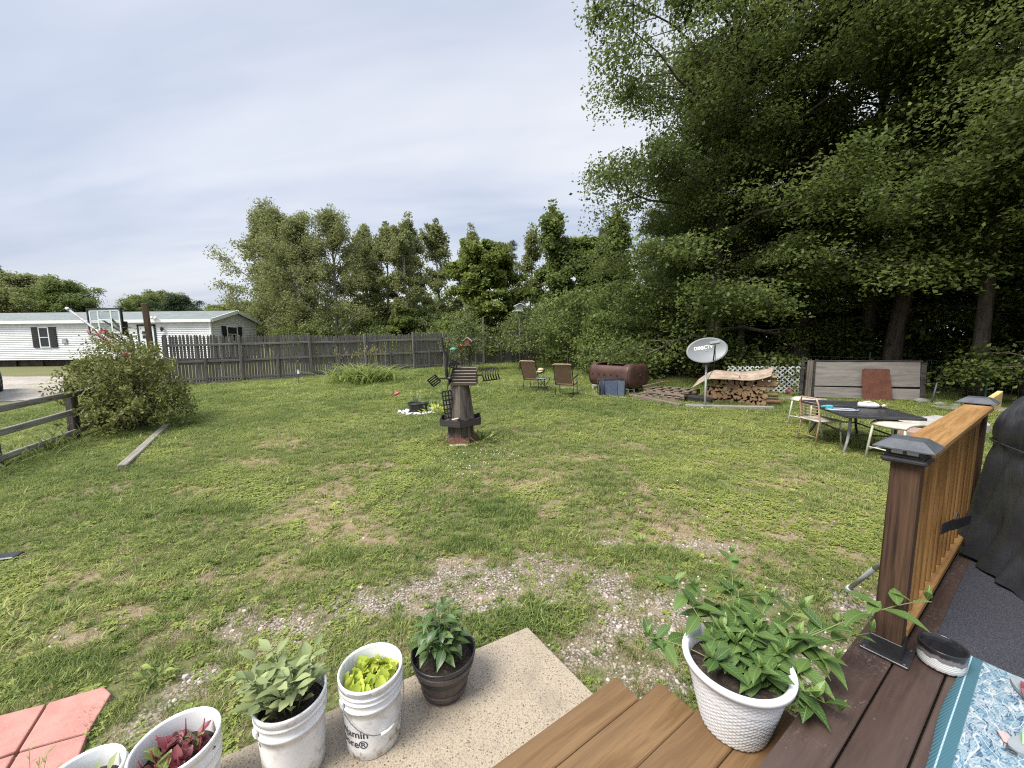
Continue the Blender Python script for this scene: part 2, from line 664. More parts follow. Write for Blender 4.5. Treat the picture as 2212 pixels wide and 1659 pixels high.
for i in range(N):
    for j in range(8):
        q = i * 9 + j
        bm.faces.new([bm.verts[q], bm.verts[q + 9], bm.verts[q + 10], bm.verts[q + 1]])
bm.to_mesh(me)
bm.free()
m, k, b, o = new_mat('driveway gravel')
tc = k.n('ShaderNodeTexCoord')
v = tc.outputs['Object']
c = k.mix(k.step(k.noise(v, 1.1, 6, .65), .4, .62), (.34, .30, .255), (.25, .215, .175))
c = k.mix(k.step(k.noise(v, 18, 5, .7), .45, .65), c, (.42, .385, .345))
c = k.mix(k.math('MULTIPLY', k.step(k.noise(k.mapping(v, scale=(.3, 1.4, 1)), 1.0, 5, .6), .52, .66), .8), c, (.16, .18, .07))
k.l(c, b.inputs['Base Color'])
b.inputs['Roughness'].default_value = .95
bump(k, b, k.noise(v, 30, 5, .7), .6, .02)
tag(link('driveway', me, m), 'pale gravel driveway in front of the white mobile home', kind='structure')

# ------------------------------------------------------------------ white mobile home
W_SIDING = mat_plain('white vinyl siding', (.82, .83, .84), (.76, .775, .785), .45, 1.4, bmp=.03, dirt=(.50, .50, .46), dirt_amt=.25)
W_TRIM = mat_plain('white trim', (.84, .845, .85), (.78, .785, .79), .5, 3, bmp=.03)
m, k, b, o = new_mat('grey green shingles')
v = ocoord(k, False)
br = k.n('ShaderNodeTexBrick')
br.inputs['Color1'].default_value = (.15, .175, .17, 1)
br.inputs['Color2'].default_value = (.21, .235, .225, 1)
br.inputs['Mortar'].default_value = (.09, .10, .10, 1)
br.inputs['Scale'].default_value = 1.0
br.inputs['Brick Width'].default_value = .33
br.inputs['Row Height'].default_value = .14
br.inputs['Mortar Size'].default_value = .008
k.l(k.mapping(v, scale=(1, 1, 1)), br.inputs['Vector'])
c = k.mix(.4, br.outputs['Color'], k.ramp(k.noise(v, 2.5, 6, .7), [(.3, (.10, .125, .12)), (.7, (.27, .29, .28))]))
k.l(c, b.inputs['Base Color'])
b.inputs['Roughness'].default_value = .95
SHINGLE = m
BLACK_VINYL = mat_plain('black shutters', (.018, .018, .022), (.03, .03, .034), .55, 6)
m, k, b, o = new_mat('dark window glass')
b.inputs['Base Color'].default_value = (.02, .025, .03, 1)
b.inputs['Roughness'].default_value = .08
GLASS = m
DARKVOID = mat_plain('crawl space shade', (.10, .075, .055), (.04, .032, .026), .9, 2.2, bmp=.3)  # dark tone carries the shade under the home

hx0, hx1, hy0, hy1 = -46.0, -19.35, 25.0, 29.4
hg, zb, ze, zr = .575, 1.02, 3.46, 4.08
home = empty('mobile_home', (0, 0, 0), 0, 'long white sided mobile home with grey green roof and black shutters', 'mobile home')
# clapboard siding: every course a sloping step
mb = MB()
nc = 21
ch = (ze - zb) / nc
for i in range(nc):
    z0, z1 = zb + i * ch, zb + (i + 1) * ch
    t0, t1 = .045, .002
    # long front wall and gable end as wedge courses
    mb.add([(hx0, hy0 - t0, z0), (hx1 + t0, hy0 - t0, z0), (hx1 + t1, hy0 - t1, z1), (hx0, hy0 - t1, z1),
            (hx0, hy0 + .01, z0), (hx1 - .01, hy0 + .01, z0), (hx1 + t0, hy1, z0), (hx1 + t1, hy1, z1), (hx1 - .01, hy1, z0)],
           [(0, 1, 2, 3), (0, 4, 5, 1), (1, 6, 7, 2), (1, 5, 8, 6)])
ym = (hy0 + hy1) / 2
ng = 5
for i in range(ng):           # gable triangle courses
    z0, z1 = ze + i * (zr - ze) / ng, ze + (i + 1) * (zr - ze) / ng
    h0, h1 = (hy1 - hy0) / 2 * (1 - i / ng), (hy1 - hy0) / 2 * (1 - (i + 1) / ng)
    mb.add([(hx1 + .022, ym - h0, z0), (hx1 + .022, ym + h0, z0), (hx1 + .004, ym + h1, z1), (hx1 + .004, ym - h1, z1)], [(0, 1, 2, 3)])
mb.add([(hx0, hy1, zb), (hx1, hy1, zb), (hx1, hy1, ze), (hx0, hy1, ze)], [(0, 1, 2, 3)])
mb.build('siding', W_SIDING, home, False)
mb = MB()                      # roof slabs with overhang
ov, th = .22, .07
sl = (zr - ze) / (ym - hy0)
for s in (-1, 1):
    ye = ym + s * ((hy1 - hy0) / 2 + ov)
    zee = ze - ov * sl + .06
    a_, b_ = (hx0 - .2, hx1 + .3)
    mb.add([(a_, ym, zr + .06), (b_, ym, zr + .06), (b_, ye, zee), (a_, ye, zee),
            (a_, ym, zr + .06 + th), (b_, ym, zr + .06 + th), (b_, ye, zee + th), (a_, ye, zee + th)],
           [(0, 1, 2, 3), (4, 7, 6, 5), (0, 4, 5, 1), (3, 2, 6, 7), (1, 5, 6, 2), (0, 3, 7, 4)])
roof = mb.build('roof', SHINGLE, home)
mb = MB()
zee = ze - ov * sl
mb.box(((hx0 + hx1) / 2, hy0 - ov - .02, zee + .02), (hx1 - hx0 + .5, .03, .20))
mb.box(((hx0 + hx1) / 2, hy0 - .12, ze - .06), (hx1 - hx0, .22, .02))
mb.build('fascia', W_TRIM, home)
for s in (-1, 1):
    mb = MB()
    mb.bar((hx1 + .33, ym, zr + .05), (hx1 + .33, ym + s * ((hy1 - hy0) / 2 + ov + .03), zee + .03), .05, .22)
    mb.build('gable_trim', W_TRIM, home)
mb = MB()
mb.box((hx1 + .035, hy0 - .035, (zb + ze) / 2), (.10, .10, ze - zb))
mb.build('corner_trim', W_TRIM, home)
mb = MB()
mb.box((hx1 + .05, ym, zr - .22), (.05, .22, .28))
mb.build('gable_vent', W_TRIM, home)
mb = MB()                      # dark skirt sheets; shade of the open crawl space is in their colour
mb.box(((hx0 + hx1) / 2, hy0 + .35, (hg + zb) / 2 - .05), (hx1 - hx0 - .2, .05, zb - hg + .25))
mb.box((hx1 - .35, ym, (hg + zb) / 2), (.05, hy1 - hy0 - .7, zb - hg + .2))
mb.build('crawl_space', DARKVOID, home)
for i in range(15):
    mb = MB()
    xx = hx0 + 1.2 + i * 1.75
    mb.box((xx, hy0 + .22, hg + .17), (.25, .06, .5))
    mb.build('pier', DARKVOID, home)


def home_window(x0, x1, z0, z1, shutters=True, gable=False):
    """window in the long wall, or in the gable end (x is then y)"""
    def P(x, d, z):
        return (hx1 + .055 + d, x, z) if gable else (x, hy0 - .055 - d, z)

    def bx(mb, xa, xb, za, zb_, d0, d1):
        a_, b_ = P(xa, d0, za), P(xb, d1, zb_)
        c_ = tuple((p + q) / 2 for p, q in zip(a_, b_))
        mb.box(c_, tuple(abs(p - q) for p, q in zip(a_, b_)))
    w = MB()
    bx(w, x0 - .06, x0, z0 - .06, z1 + .06, -.05, .035)
    bx(w, x1, x1 + .06, z0 - .06, z1 + .06, -.05, .035)
    bx(w, x0, x1, z1, z1 + .06, -.05, .035)
    bx(w, x0, x1, z0 - .06, z0, -.05, .035)
    wo_ = w.build('window', W_TRIM, home)
    w = MB()
    bx(w, x0, x1, z0, (z0 + z1) / 2 - .02, -.04, .0)
    w.build('pane', GLASS, wo_)
    w = MB()
    bx(w, x0, x1, (z0 + z1) / 2 + .02, z1, -.04, .008)
    w.build('pane', GLASS, wo_)
    w = MB()
    bx(w, x0, x1, (z0 + z1) / 2 - .02, (z0 + z1) / 2 + .02, -.04, .025)
    w.build('sash_bar', W_TRIM, wo_)
    if shutters:
        for xa in (x0 - .50, x1 + .10):
            w = MB()
            bx(w, xa, xa + .40, z0 - .06, z1 + .06, -.05, .03)
            for q in range(11):
                zz = z0 + (z1 - z0) * (q + .5) / 11
                bx(w, xa + .05, xa + .35, zz - .03, zz + .02, .0, .042)
            w.build('shutter', BLACK_VINYL, home)


home_window(-30.29, -29.75, 1.86, 3.05)
home_window(-38.6, -38.0, 1.86, 3.05)
home_window(-26.35, -25.75, 2.02, 2.72, False)
home_window(26.4, 27.3, 2.1, 3.05, True, True)
DOORW = mat_plain('white door', (.74, .79, .80), (.70, .75, .76), .4, 4, bmp=.02)
mb = MB()
mb.box((-23.42, hy0 - .04, 2.07), (.95, .05, 2.06))
door = mb.build('door', DOORW, home)
for dx in (-.53, .53):
    mb = MB()
    mb.box((-23.42 + dx, hy0 - .05, 2.1), (.10, .07, 2.2))
    mb.build('door_frame', BLACK_VINYL, home)
mb = MB()
mb.box((-23.42, hy0 - .05, 3.16), (1.16, .07, .10))
mb.build('door_frame', BLACK_VINYL, home)
for zz in (2.68, 2.42):
    mb = MB()
    mb.box((-23.42, hy0 - .07, zz), (.55, .02, .20))
    mb.build('pane', GLASS, door)
mb = MB()
mb.tube([(-23.75, hy0 - .08, 1.95), (-23.75, hy0 - .14, 1.95)], .03, 8)
mb.build('handle', BLACK_VINYL, door)
mb = MB()                      # lantern beside the door
mb.lathe([(.01, .16), (.07, .10), (.08, -.06), (.04, -.12), (.005, -.16)], 8, Matrix.Translation((-22.35, hy0 - .16, 2.9)))
mb.box((-22.35, hy0 - .06, 2.93), (.04, .16, .03))
mb.build('porch_lantern', BLACK_VINYL, home)
mb = MB()                      # flood lamp on the eave, meter box
mb.box((-22.6, hy0 - ov - .07, ze + .12), (.12, .08, .10))
mb.lathe([(.03, -.08), (.075, .05), (.07, .07), (.0, .07)], 10, Matrix.Translation((-22.72, hy0 - ov - .12, ze + .14)) @ Matrix.Rotation(.9, 4, 'X'))
mb.lathe([(.03, -.08), (.075, .05), (.07, .07), (.0, .07)], 10, Matrix.Translation((-22.48, hy0 - ov - .12, ze + .14)) @ Matrix.Rotation(.9, 4, 'X'))
mb.build('flood_lamp', W_TRIM, home)
mb = MB()
mb.box((-28.75, hy0 - .06, 2.2), (.30, .09, .32), bev=.02)
mb.build('meter_box', mat_plain('grey metal box', (.42, .43, .44), None, .5), home)

# ------------------------------------------------------------------ weathered stockade fence
GREYWOOD = mat_wood('weathered picket wood', (.27, .25, .235), (.10, .09, .086), 'z', 1.0, .9, .55, 18, weather=(.17, .15, .135), wamt=.6)
GREYRAIL = mat_wood('weathered rail wood', (.31, .29, .275), (.14, .13, .122), 'x', 1.0, .9, .3, 16, weather=(.14, .13, .12), wamt=.5)


def fence_line(x):
    return 23.55 + .70 * x


FD = Vector((1, .70, 0)).normalized()
FN = Vector((FD.y, -FD.x, 0))            # to the camera side
F_ANG = math.atan2(FD.y, FD.x)


def picket_mesh(seed):
    r = random.Random(seed)
    h, w, t = 1.86, .088, .018
    mb = MB()
    p = [(-w / 2, 0), (w / 2, 0), (w / 2 + r.uniform(-.004, .004), h * .5), (w / 2, h - .08), (.012, h), (-.012, h), (-w / 2, h - .08), (-w / 2 + r.uniform(-.004, .004), h * .5)]
    M = Matrix.Rotation(PI / 2, 4, 'X')
    mb.prism(p, -t / 2, t / 2, M)
    me = mb.mesh('picket')
    me.materials.append(GREYWOOD)
    return me


PICK = [picket_mesh(s) for s in range(5)]


def fence(name, xa, xb, label, posts, htop=0.0, skip=None, gap=.012):
    """straight picket run from x=xa to x=xb along the fence line"""
    root = empty(name, (xa, fence_line(xa), gz(0, fence_line(xa))), F_ANG, label, 'fence', 'weathered stockade fence runs')
    L = (xb - xa) / FD.x
    rise = (gz(0, fence_line(xb)) - gz(0, fence_line(xa)))
    n = int(L / (.088 + gap))
    for i in range(n):
        s = (i + .5) * L / n
        if skip and skip(s):
            continue
        o = bpy.data.objects.new('picket', PICK[rnd.randrange(5)])
        COL.objects.link(o)
        o.parent = root
        o.location = (s, rnd.uniform(-.006, .006), rise * s / L + .05 + rnd.uniform(-.02, .02) + htop + .035 * math.sin(s * .55 + 1) + .02 * math.sin(s * 1.9))
        o.rotation_euler = (rnd.uniform(-.012, .012), rnd.uniform(-.014, .014) + .012 * math.sin(s * .8), rnd.uniform(-.05, .05))
        o.scale = (rnd.uniform(.93, 1.03), 1, rnd.uniform(.985, 1.012))
    ps = [p for p in posts]
    for a_, b_ in zip(ps[:-1], ps[1:]):
        for zz in (.22, .92, 1.56):
            mb = MB()
            z0, z1 = rise * a_ / L + zz + rnd.uniform(-.02, .02), rise * b_ / L + zz + rnd.uniform(-.02, .02)
            d = Vector((b_ - a_, 0, z1 - z0))
            mb.box((d.length / 2, 0, 0), (d.length - .04, .045, .085), bev=.006)
            r_ = mb.build('rail', GREYRAIL, root)
            r_.location = (a_ + .02, -.042, z0 + htop)
            r_.rotation_euler = (0, -math.atan2(d.z, d.x), 0)
    for i, p in enumerate(ps):
        tall = (1.98 if i % 2 == 0 else 1.9)
        mb = MB()
        mb.box((0, 0, tall / 2 - .1), (.095, .095, tall + .2), bev=.012)
        po = mb.build('post', GREYWOOD, root)
        po.location = (p, -.115, rise * p / L + htop)
        po.rotation_euler = (rnd.uniform(-.02, .02), rnd.uniform(-.02, .02), 0)
        if i + 1 < len(ps):     # shorter intermediate post that stops at the middle rail
            mb = MB()
            mb.box((0, 0, .48), (.085, .06, 1.1), bev=.01)
            po = mb.build('short_post', GREYWOOD, root)
            q = (p + ps[i + 1]) / 2
            po.location = (q, -.10, rise * q / L + htop)
    mb = MB()                  # bottom board along the ground
    mb.box((L * .26, -.06, .05 + rise * .26), (L * .52, .03, .17), Euler((0, -math.atan2(rise, L), 0)), bev=.006)
    mb.build('kick_board', GREYRAIL, root)
    return root


fA = fence('stockade_fence', -13.05, -3.75, 'long grey stockade fence with pointed pickets behind the daylily clump', [0.1, 2.4, 4.95, 7.3, 9.7, 11.4])
fence('stockade_fence', -2.75, 2.3, 'grey stockade fence run with tall square posts beyond the green feeder bush', [0.1, 1.45, 3.6, 6.0], -.05)
# brown end post and stub post beside the fence
BROWNPOST = mat_wood('brown post wood', (.17, .115, .08), (.07, .048, .036), 'z', 1, .85, .2, 16)
mb = MB()
mb.box((0, 0, 1.5), (.16, .16, 3.2), bev=.012)
po = mb.build('gate_post', BROWNPOST)
po.location = (-13.21, 14.2, gz(0, 14.2))
po.rotation_euler = (0, -.02, .5)
tag(po, 'tall dark brown square post at the end of the picket fence', 'post')
mb = MB()
mb.box((0, 0, .85), (.15, .15, 1.9), bev=.012)
po = mb.build('gate_post', mat_wood('pale brown post', (.30, .235, .18), (.15, .115, .09), 'z', 1, .85, .2, 16))
po.location = (-12.78, 13.0, gz(0, 13))
po.rotation_euler = (0, 0, .4)
tag(po, 'short pale brown post standing behind the big shrub', 'post')
mb = MB()
mb.box((0, 0, 1.35), (.12, .12, 2.9), bev=.01)
po = mb.build('fence_post', GREYWOOD)
po.location = (-1.62, 22.25, gz(0, 22.25))
tag(po, 'tall grey pole rising above the fence right of the feeder bush', 'post')
# leaning brace gate between the two runs
gt = empty('fence_gate', (-3.65, fence_line(-3.65), gz(0, 20.9)), F_ANG, 'grey picket gate with diagonal brace behind the feeder bush', 'gate')
for i in range(11):
    o_ = bpy.data.objects.new('picket', PICK[i % 5])
    COL.objects.link(o_)
    o_.parent = gt
    o_.location = (.06 + i * .097, 0, .06)
    o_.scale = (1, 1, .97)
for zz in (.3, 1.5):
    mb = MB()
    mb.box((0, 0, 0), (1.06, .035, .085), bev=.005)
    mb.build('rail', GREYRAIL, gt).location = (.55, -.035, zz)
mb = MB()
mb.box((0, 0, 0), (1.45, .03, .085), bev=.005)
o_ = mb.build('brace', GREYRAIL, gt)
o_.location = (.55, -.07, .9)
o_.rotation_euler = (0, .87, 0)

# ------------------------------------------------------------------ rail fence by the drive
RAILWOOD = mat_wood('split rail wood', (.34, .315, .29), (.14, .128, .115), 'x', 1, .9, .25, 16, weather=(.33, .31, .28), wamt=.5)
DARKPOST = mat_wood('dark post wood', (.12, .105, .095), (.04, .035, .032), 'z', 1, .9, .2, 16)
rf = empty('rail_fence', (-8.42, 7.25, gz(0, 7.25)), 0, 'low three rail wooden fence beside the driveway', 'fence')
P0, P1, P2 = Vector((0, 0, 0)), Vector((.62, -1.62, -.04)), Vector((1.24, -3.25, -.08))
P3 = Vector((-.95, 2.45, .06))
for p in (P0, P1, P2, P3):
    mb = MB()
    mb.box((0, 0, .45), (.13, .13, 1.1), bev=.015)
    q = mb.build('post', DARKPOST, rf)
    q.location = p
    q.rotation_euler = (rnd.uniform(-.03, .03), rnd.uniform(-.03, .03), .15)
for a_, b_ in ((P0, P1), (P1, P2), (P0, P3)):
    for zz in (.87, .52, .16):
        d = b_ - a_
        mb = MB()
        mb.box((d.length / 2, 0, 0), (d.length + .1, .045, .105), bev=.01)
        q = mb.build('rail', RAILWOOD, rf)
        q.location = a_ + Vector((.06, 0, zz + rnd.uniform(-.015, .015)))
        q.rotation_euler = (0, -math.atan2(d.z, math.hypot(d.x, d.y)) + rnd.uniform(-.01, .01), math.atan2(d.y, d.x))

# weathered edging timber lying in the lawn
TIMBER = mat_wood('grey landscape timber', (.30, .28, .255), (.15, .14, .125), 'x', 1, .9, .1, 14, weather=(.22, .205, .185), wamt=.5)


def timber(p, q, label, w=.13, h=.11, mat=None, name='landscape_timber', lift=0.0, group=None):
    p, q = Vector((p[0], p[1], gz(*p))), Vector((q[0], q[1], gz(*q)))
    d = q - p
    mb = MB()
    mb.box((d.length / 2, 0, h / 2 - .02), (d.length, w, h), bev=.012)
    o_ = mb.build(name, mat or TIMBER)
    o_.location = p + Vector((0, 0, lift))
    o_.rotation_euler = (0, -math.asin(d.z / d.length), math.atan2(d.y, d.x))
    return tag(o_, label, 'timber', group)


timber((-5.80, 5.55), (-7.45, 8.15), 'pale weathered timber lying in the lawn in front of the big shrub', .12, .09, mat_wood('beige weathered timber', (.34, .31, .26), (.17, .15, .125), 'x', 1, .9, .1, 14, weather=(.24, .22, .19), wamt=.5))
# ------------------------------------------------------------------ trees and shrubs
BARK = mat_wood('grey brown bark', (.13, .105, .085), (.045, .036, .03), 'z', 1, .95, .2, 8, knots=False, bmp=.8)
BARKPALE = mat_wood('pale birch bark', (.36, .34, .31), (.16, .145, .13), 'z', 1, .9, .2, 6, knots=False, bmp=.5)
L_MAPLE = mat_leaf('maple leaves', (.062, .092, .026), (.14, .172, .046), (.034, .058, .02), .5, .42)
L_BIRCH = mat_leaf('willow green leaves', (.15, .175, .068), (.25, .27, .105), (.085, .105, .045), .55, .40)
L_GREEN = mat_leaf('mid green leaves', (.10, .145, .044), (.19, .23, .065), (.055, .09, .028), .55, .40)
L_YELLOW = mat_leaf('yellow green leaves', (.13, .18, .04), (.24, .27, .07), (.07, .11, .028), .5, .38)
L_DARK = mat_leaf('dark evergreen needles', (.035, .062, .026), (.075, .105, .045), (.02, .04, .018), .6, .2)
L_BLUE = mat_leaf('blue green needles', (.075, .105, .068), (.14, .17, .105), (.05, .075, .05), .6, .2)
L_SHRUB = mat_leaf('azalea leaves', (.115, .14, .042), (.24, .25, .08), (.058, .078, .024), .5, .28)


def leaf_cards(C, Nrm, size, seed, aspect=.62):
    """rhombic folded leaves: C centres, Nrm normals -> vertices, quads"""
    r = np.random.default_rng(seed)
    n = len(C)
    Nrm = Nrm / np.linalg.norm(Nrm, axis=1, keepdims=True)
    t = r.normal(size=(n, 3))
    t[:, 2] -= .5
    t -= Nrm * (t * Nrm).sum(1, keepdims=True)
    t /= np.linalg.norm(t, axis=1, keepdims=True)
    s = np.cross(Nrm, t)
    L = (size * r.uniform(.7, 1.3, n))[:, None]
    fold = (.16 * L) * Nrm
    V = np.empty((n, 4, 3))
    V[:, 0] = C - t * L * .5
    V[:, 1] = C + s * L * aspect * .5 - fold + t * L * .05
    V[:, 2] = C + t * L * .5
    V[:, 3] = C - s * L * aspect * .5 - fold + t * L * .05
    F_ = np.arange(n * 4).reshape(n, 4)
    return V.reshape(-1, 3), F_


def spray_leaves(P, per, ss, flat, size, seed, up=1.0, out=.3, rand=.7, axis=None, aspect=.62):
    r = np.random.default_rng(seed)
    P = np.asarray(P, float)
    n = len(P) * per
    C = np.repeat(P, per, 0)
    off = np.clip(r.normal(size=(n, 3)), -1.45, 1.45) * ss * np.repeat(r.uniform(.55, 1.45, len(P)), per)[:, None]
    off[:, 2] *= flat
    off[:, 2] -= .25 * np.hypot(off[:, 0], off[:, 1])      # sprays droop at their edge
    C = C + off
    rad = C.copy()
    cx = axis if axis is not None else np.zeros(3)
    rad = rad - cx
    rad[:, 2] = 0
    rad /= (np.linalg.norm(rad, axis=1, keepdims=True) + 1e-6)
    N_ = np.array([0, 0, up]) + rad * out + r.normal(size=(n, 3)) * rand
    return leaf_cards(C, N_, size, seed + 1, aspect)


def tree_mesh(seed, H, r0, first, R, prof, n_limb, per, ss, leaf, flat=.35, upang=(15, 50), droop=.18, subs=4, lean=(0, 0), wander=.25,
              sub_r=.38, seg=6, aspect=.62, up=1.0, rand=.7, multi=1, azfun=None, lvar=(.72, 1.18), dense=2, spire=0):
    """trunk mesh (with limbs) and crown mesh of a broad-leaved tree"""
    r = random.Random(seed)
    mb = MB()
    tips = []
    for st in range(multi):
        ph = r.uniform(0, 6.28)
        lx = lean[0] + (math.cos(st * 2.4 + ph) * .09 * H if multi > 1 else 0)
        ly = lean[1] + (math.sin(st * 2.4 + ph) * .09 * H if multi > 1 else 0)
        n = 11
        tp = []
        wx = wy = 0
        for i in range(n):
            t = i / (n - 1)
            if i > 1:
                wx += r.uniform(-1, 1) * wander * H * .02
                wy += r.uniform(-1, 1) * wander * H * .02
            tp.append(Vector((lx * t + wx + (st * .12 if multi > 1 else 0), ly * t + wy, H * t * (1 if st == 0 else r.uniform(.85, .98)) - (.25 if i == 0 else 0))))
        rr = [r0 * (1.25 if i == 0 else 1) * (1 - .93 * (i / (n - 1))) ** .8 + .012 for i in range(n)]
        mb.tube(tp, rr, 9)

        def at(t):
            q = t * (n - 1)
            i = min(int(q), n - 2)
            return tp[i].lerp(tp[i + 1], q - i)
        for i in range(n_limb):
            t = first + (1 - first) * ((i + r.random()) / n_limb)
            t = min(t, .995)
            az = i * 2.39996 + r.uniform(-.5, .5) + ph
            L = R * prof((t - first) / (1 - first)) * r.uniform(*lvar)
            if azfun:
                L *= azfun(az)
            e = math.radians(upang[0] + (upang[1] - upang[0]) * (t - first) / (1 - first) + r.uniform(-8, 8))
            d = Vector((math.cos(az) * math.cos(e), math.sin(az) * math.cos(e), math.sin(e)))
            p0 = at(t)
            sd = Vector((-math.sin(az), math.cos(az), 0))
            pts = []
            bend = r.uniform(-.15, .15)
            for s in range(seg):
                q = s / (seg - 1)
                pts.append(p0 + d * L * q + sd * bend * L * q * q + Vector((0, 0, -droop * L * q * q)) + Vector((r.uniform(-1, 1), r.uniform(-1, 1), r.uniform(-1, 1))) * .03 * L * (q > 0))
            rb = max(.012, r0 * .34 * (1 - t * .7))
            mb.tube(pts, [rb * (1 - .85 * s / (seg - 1)) + .004 for s in range(seg)], 5, caps=False)
            for j in range(subs):
                q = .3 + .68 * (j + r.random()) / subs
                i0 = min(int(q * (seg - 1)), seg - 2)
                b0 = pts[i0].lerp(pts[i0 + 1], q * (seg - 1) - i0)
                aa = az + r.choice((-1, 1)) * r.uniform(.5, 1.25)
                l2 = L * sub_r * (1.15 - q * .5) * r.uniform(.7, 1.2)
                e2 = e * .4 + r.uniform(-.2, .35)
                d2 = Vector((math.cos(aa) * math.cos(e2), math.sin(aa) * math.cos(e2), math.sin(e2)))
                m1 = b0 + d2 * l2 * .5
                m2 = b0 + d2 * l2 + Vector((0, 0, -droop * l2 * .8))
                mb.tube([b0, m1, m2], [rb * .4, rb * .28, .004], 4, caps=False)
                tips += [m2, m1.lerp(m2, .45)] + ([m1] if dense else []) + ([b0.lerp(m1, .5)] if dense > 1 else [])
            tips.append(pts[-1])
            tips.append(pts[-2])
        tips.append(tp[-1])
        for q in range(spire):
            tips.append(tp[-1] + Vector((r.uniform(-.1, .1), r.uniform(-.1, .1), .28 * (q + 1))))
    trunk = mb.mesh('trunk')
    P = np.array([tuple(p) for p in tips])
    V_, F_ = spray_leaves(P, per, ss, flat, leaf, seed + 5, up, .35, rand, None, aspect)
    crown = np_mesh('crown', V_, F_)
    return trunk, crown


def plant_tree(name, meshes, mats, loc, rz, sc, label, group=None, cat='tree', tilt=(0, 0)):
    tr, cr = meshes
    if len(tr.materials) == 0:
        tr.materials.append(mats[0])
    if len(cr.materials) == 0:
        cr.materials.append(mats[1])
    root = empty(name, (loc[0], loc[1], gz(*loc) - .02), 0, label, cat, group, rot=(tilt[0], tilt[1], rz))
    root.scale = (sc, sc, sc) if not hasattr(sc, '__len__') else sc
    link('trunk', tr, None, root)
    link('crown', cr, None, root)
    return root


prof_maple = lambda t: .55 + .55 * math.sin(PI * min(1, t * .9 + .18)) - .25 * t
MAP = [tree_mesh(101, 17.0, .24, .05, 4.7, prof_maple, 58, 185, .40, .11, .5, (4, 52), .16, 5, (.3, -.2), dense=0, lvar=(.6, 1.25)),
       tree_mesh(202, 16.0, .24, .14, 4.5, prof_maple, 47, 185, .40, .108, .5, (2, 50), .18, 5, (-.4, .2), dense=0, lvar=(.6, 1.25)),
       tree_mesh(303, 18.0, .24, .17, 4.3, prof_maple, 45, 185, .42, .11, .5, (6, 55), .16, 5, (.2, .3), dense=0, lvar=(.6, 1.25)),
       tree_mesh(404, 15.0, .16, .26, 3.6, prof_maple, 42, 170, .40, .108, .5, (10, 55), .14, 5, (.5, .0), dense=0, lvar=(.6, 1.25))]
big = [
    (0, (8.0, 15.3), 1.2, 1.14, 'broad dark maple at the left edge of the woods behind the white lattice', (0, 0)),
    (1, (10.9, 14.6), 2.9, 1.15, 'big dark maple standing straight behind the plywood panel wall', (0, 0)),
    (2, (12.4, 12.6), .3, 1.0, 'thick leaning maple trunk rising right behind the plywood panel', (0, .10)),
    (1, (12.9, 14.0), 4.4, .95, 'maple growing close beside the thick leaning trunk', (.03, .04)),
    (3, (12.6, 10.3), 2.0, 1.0, 'straight maple behind the far railing post', (0, 0)),
    (3, (13.4, 9.9), 5.1, .98, 'slim leaning maple above the covered grill', (0, .06)),
    (0, (14.6, 7.4), 4.0, .9, 'leafy maple overhanging beside the covered grill', (0, 0)),
    (3, (9.3, 15.6), 3.3, .85, 'slim maple trunk among the bushes behind the lattice', (0, 0)),
    (3, (8.9, 17.4), .9, .8, 'young maple deep behind the lattice', (0, 0)),
]
for mi, loc, rz, sc, lab, tl in big:
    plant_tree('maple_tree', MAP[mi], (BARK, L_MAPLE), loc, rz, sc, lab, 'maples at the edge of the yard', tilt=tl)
behind = [(3, (15.5, 15.0), .8), (0, (17.5, 19.5), .62), (2, (12.5, 20), .6), (1, (9.5, 23), .62), (3, (19, 12), .85), (2, (22, 15), .75), (1, (16, 25), .6),
          (0, (22, 8), .9), (3, (18, 9), .9), (2, (26, 22), .8), (1, (13, 28), .6), (3, (20, 30), .7), (0, (28, 12), .9), (3, (17, 5.0), .95)]
for i, (mi, loc, sc) in enumerate(behind):
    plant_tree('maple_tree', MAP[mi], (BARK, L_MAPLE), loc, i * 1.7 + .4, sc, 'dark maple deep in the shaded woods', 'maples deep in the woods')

# fine-leaved trees behind the fence
prof_tall = lambda t: .65 + .5 * math.sin(PI * min(1, t * 1.0 + .1)) - .22 * t
WIL = [tree_mesh(11, 9.6, .17, .08, 3.0, prof_tall, 50, 42, .27, .17, .8, (25, 76), .10, 4, (-.4, 0), .4, aspect=.45, up=.5, rand=.9, lvar=(.45, 1.4), dense=1, spire=2),
       tree_mesh(12, 9.4, .15, .06, 2.7, prof_tall, 48, 38, .26, .16, .9, (35, 80), .08, 4, (.2, 0), .4, aspect=.42, up=.4, rand=1.0, lvar=(.45, 1.45), dense=1, spire=3),
       tree_mesh(13, 9.9, .15, .05, 2.8, prof_tall, 48, 38, .26, .165, .9, (35, 80), .08, 4, (.3, 0), .4, aspect=.42, up=.4, rand=1.0, lvar=(.45, 1.5), dense=1, spire=4)]
wl = [(0, (-19.0, 31.5), 0.3, 1.10, 'leafy tree rising beside the end of the mobile home'),
      (1, (-14.9, 27.4), 1.3, .97, 'olive green willowy tree with thin bare top twigs behind the fence'),
      (2, (-12.1, 27.0), 2.2, .95, 'tall feathery topped tree behind the middle of the long fence'),
      (1, (-16.6, 29.5), 4.0, 1.05, 'willowy tree standing back between the feathery trees')]
for mi, loc, rz, sc, lab in wl:
    plant_tree('willow_tree', WIL[mi], (BARKPALE, L_BIRCH), loc, rz, sc, lab, 'fine leaved trees behind the fence')
prof_thin = lambda t: .5 + .6 * math.sin(PI * min(1, t * .95 + .05)) - .3 * t
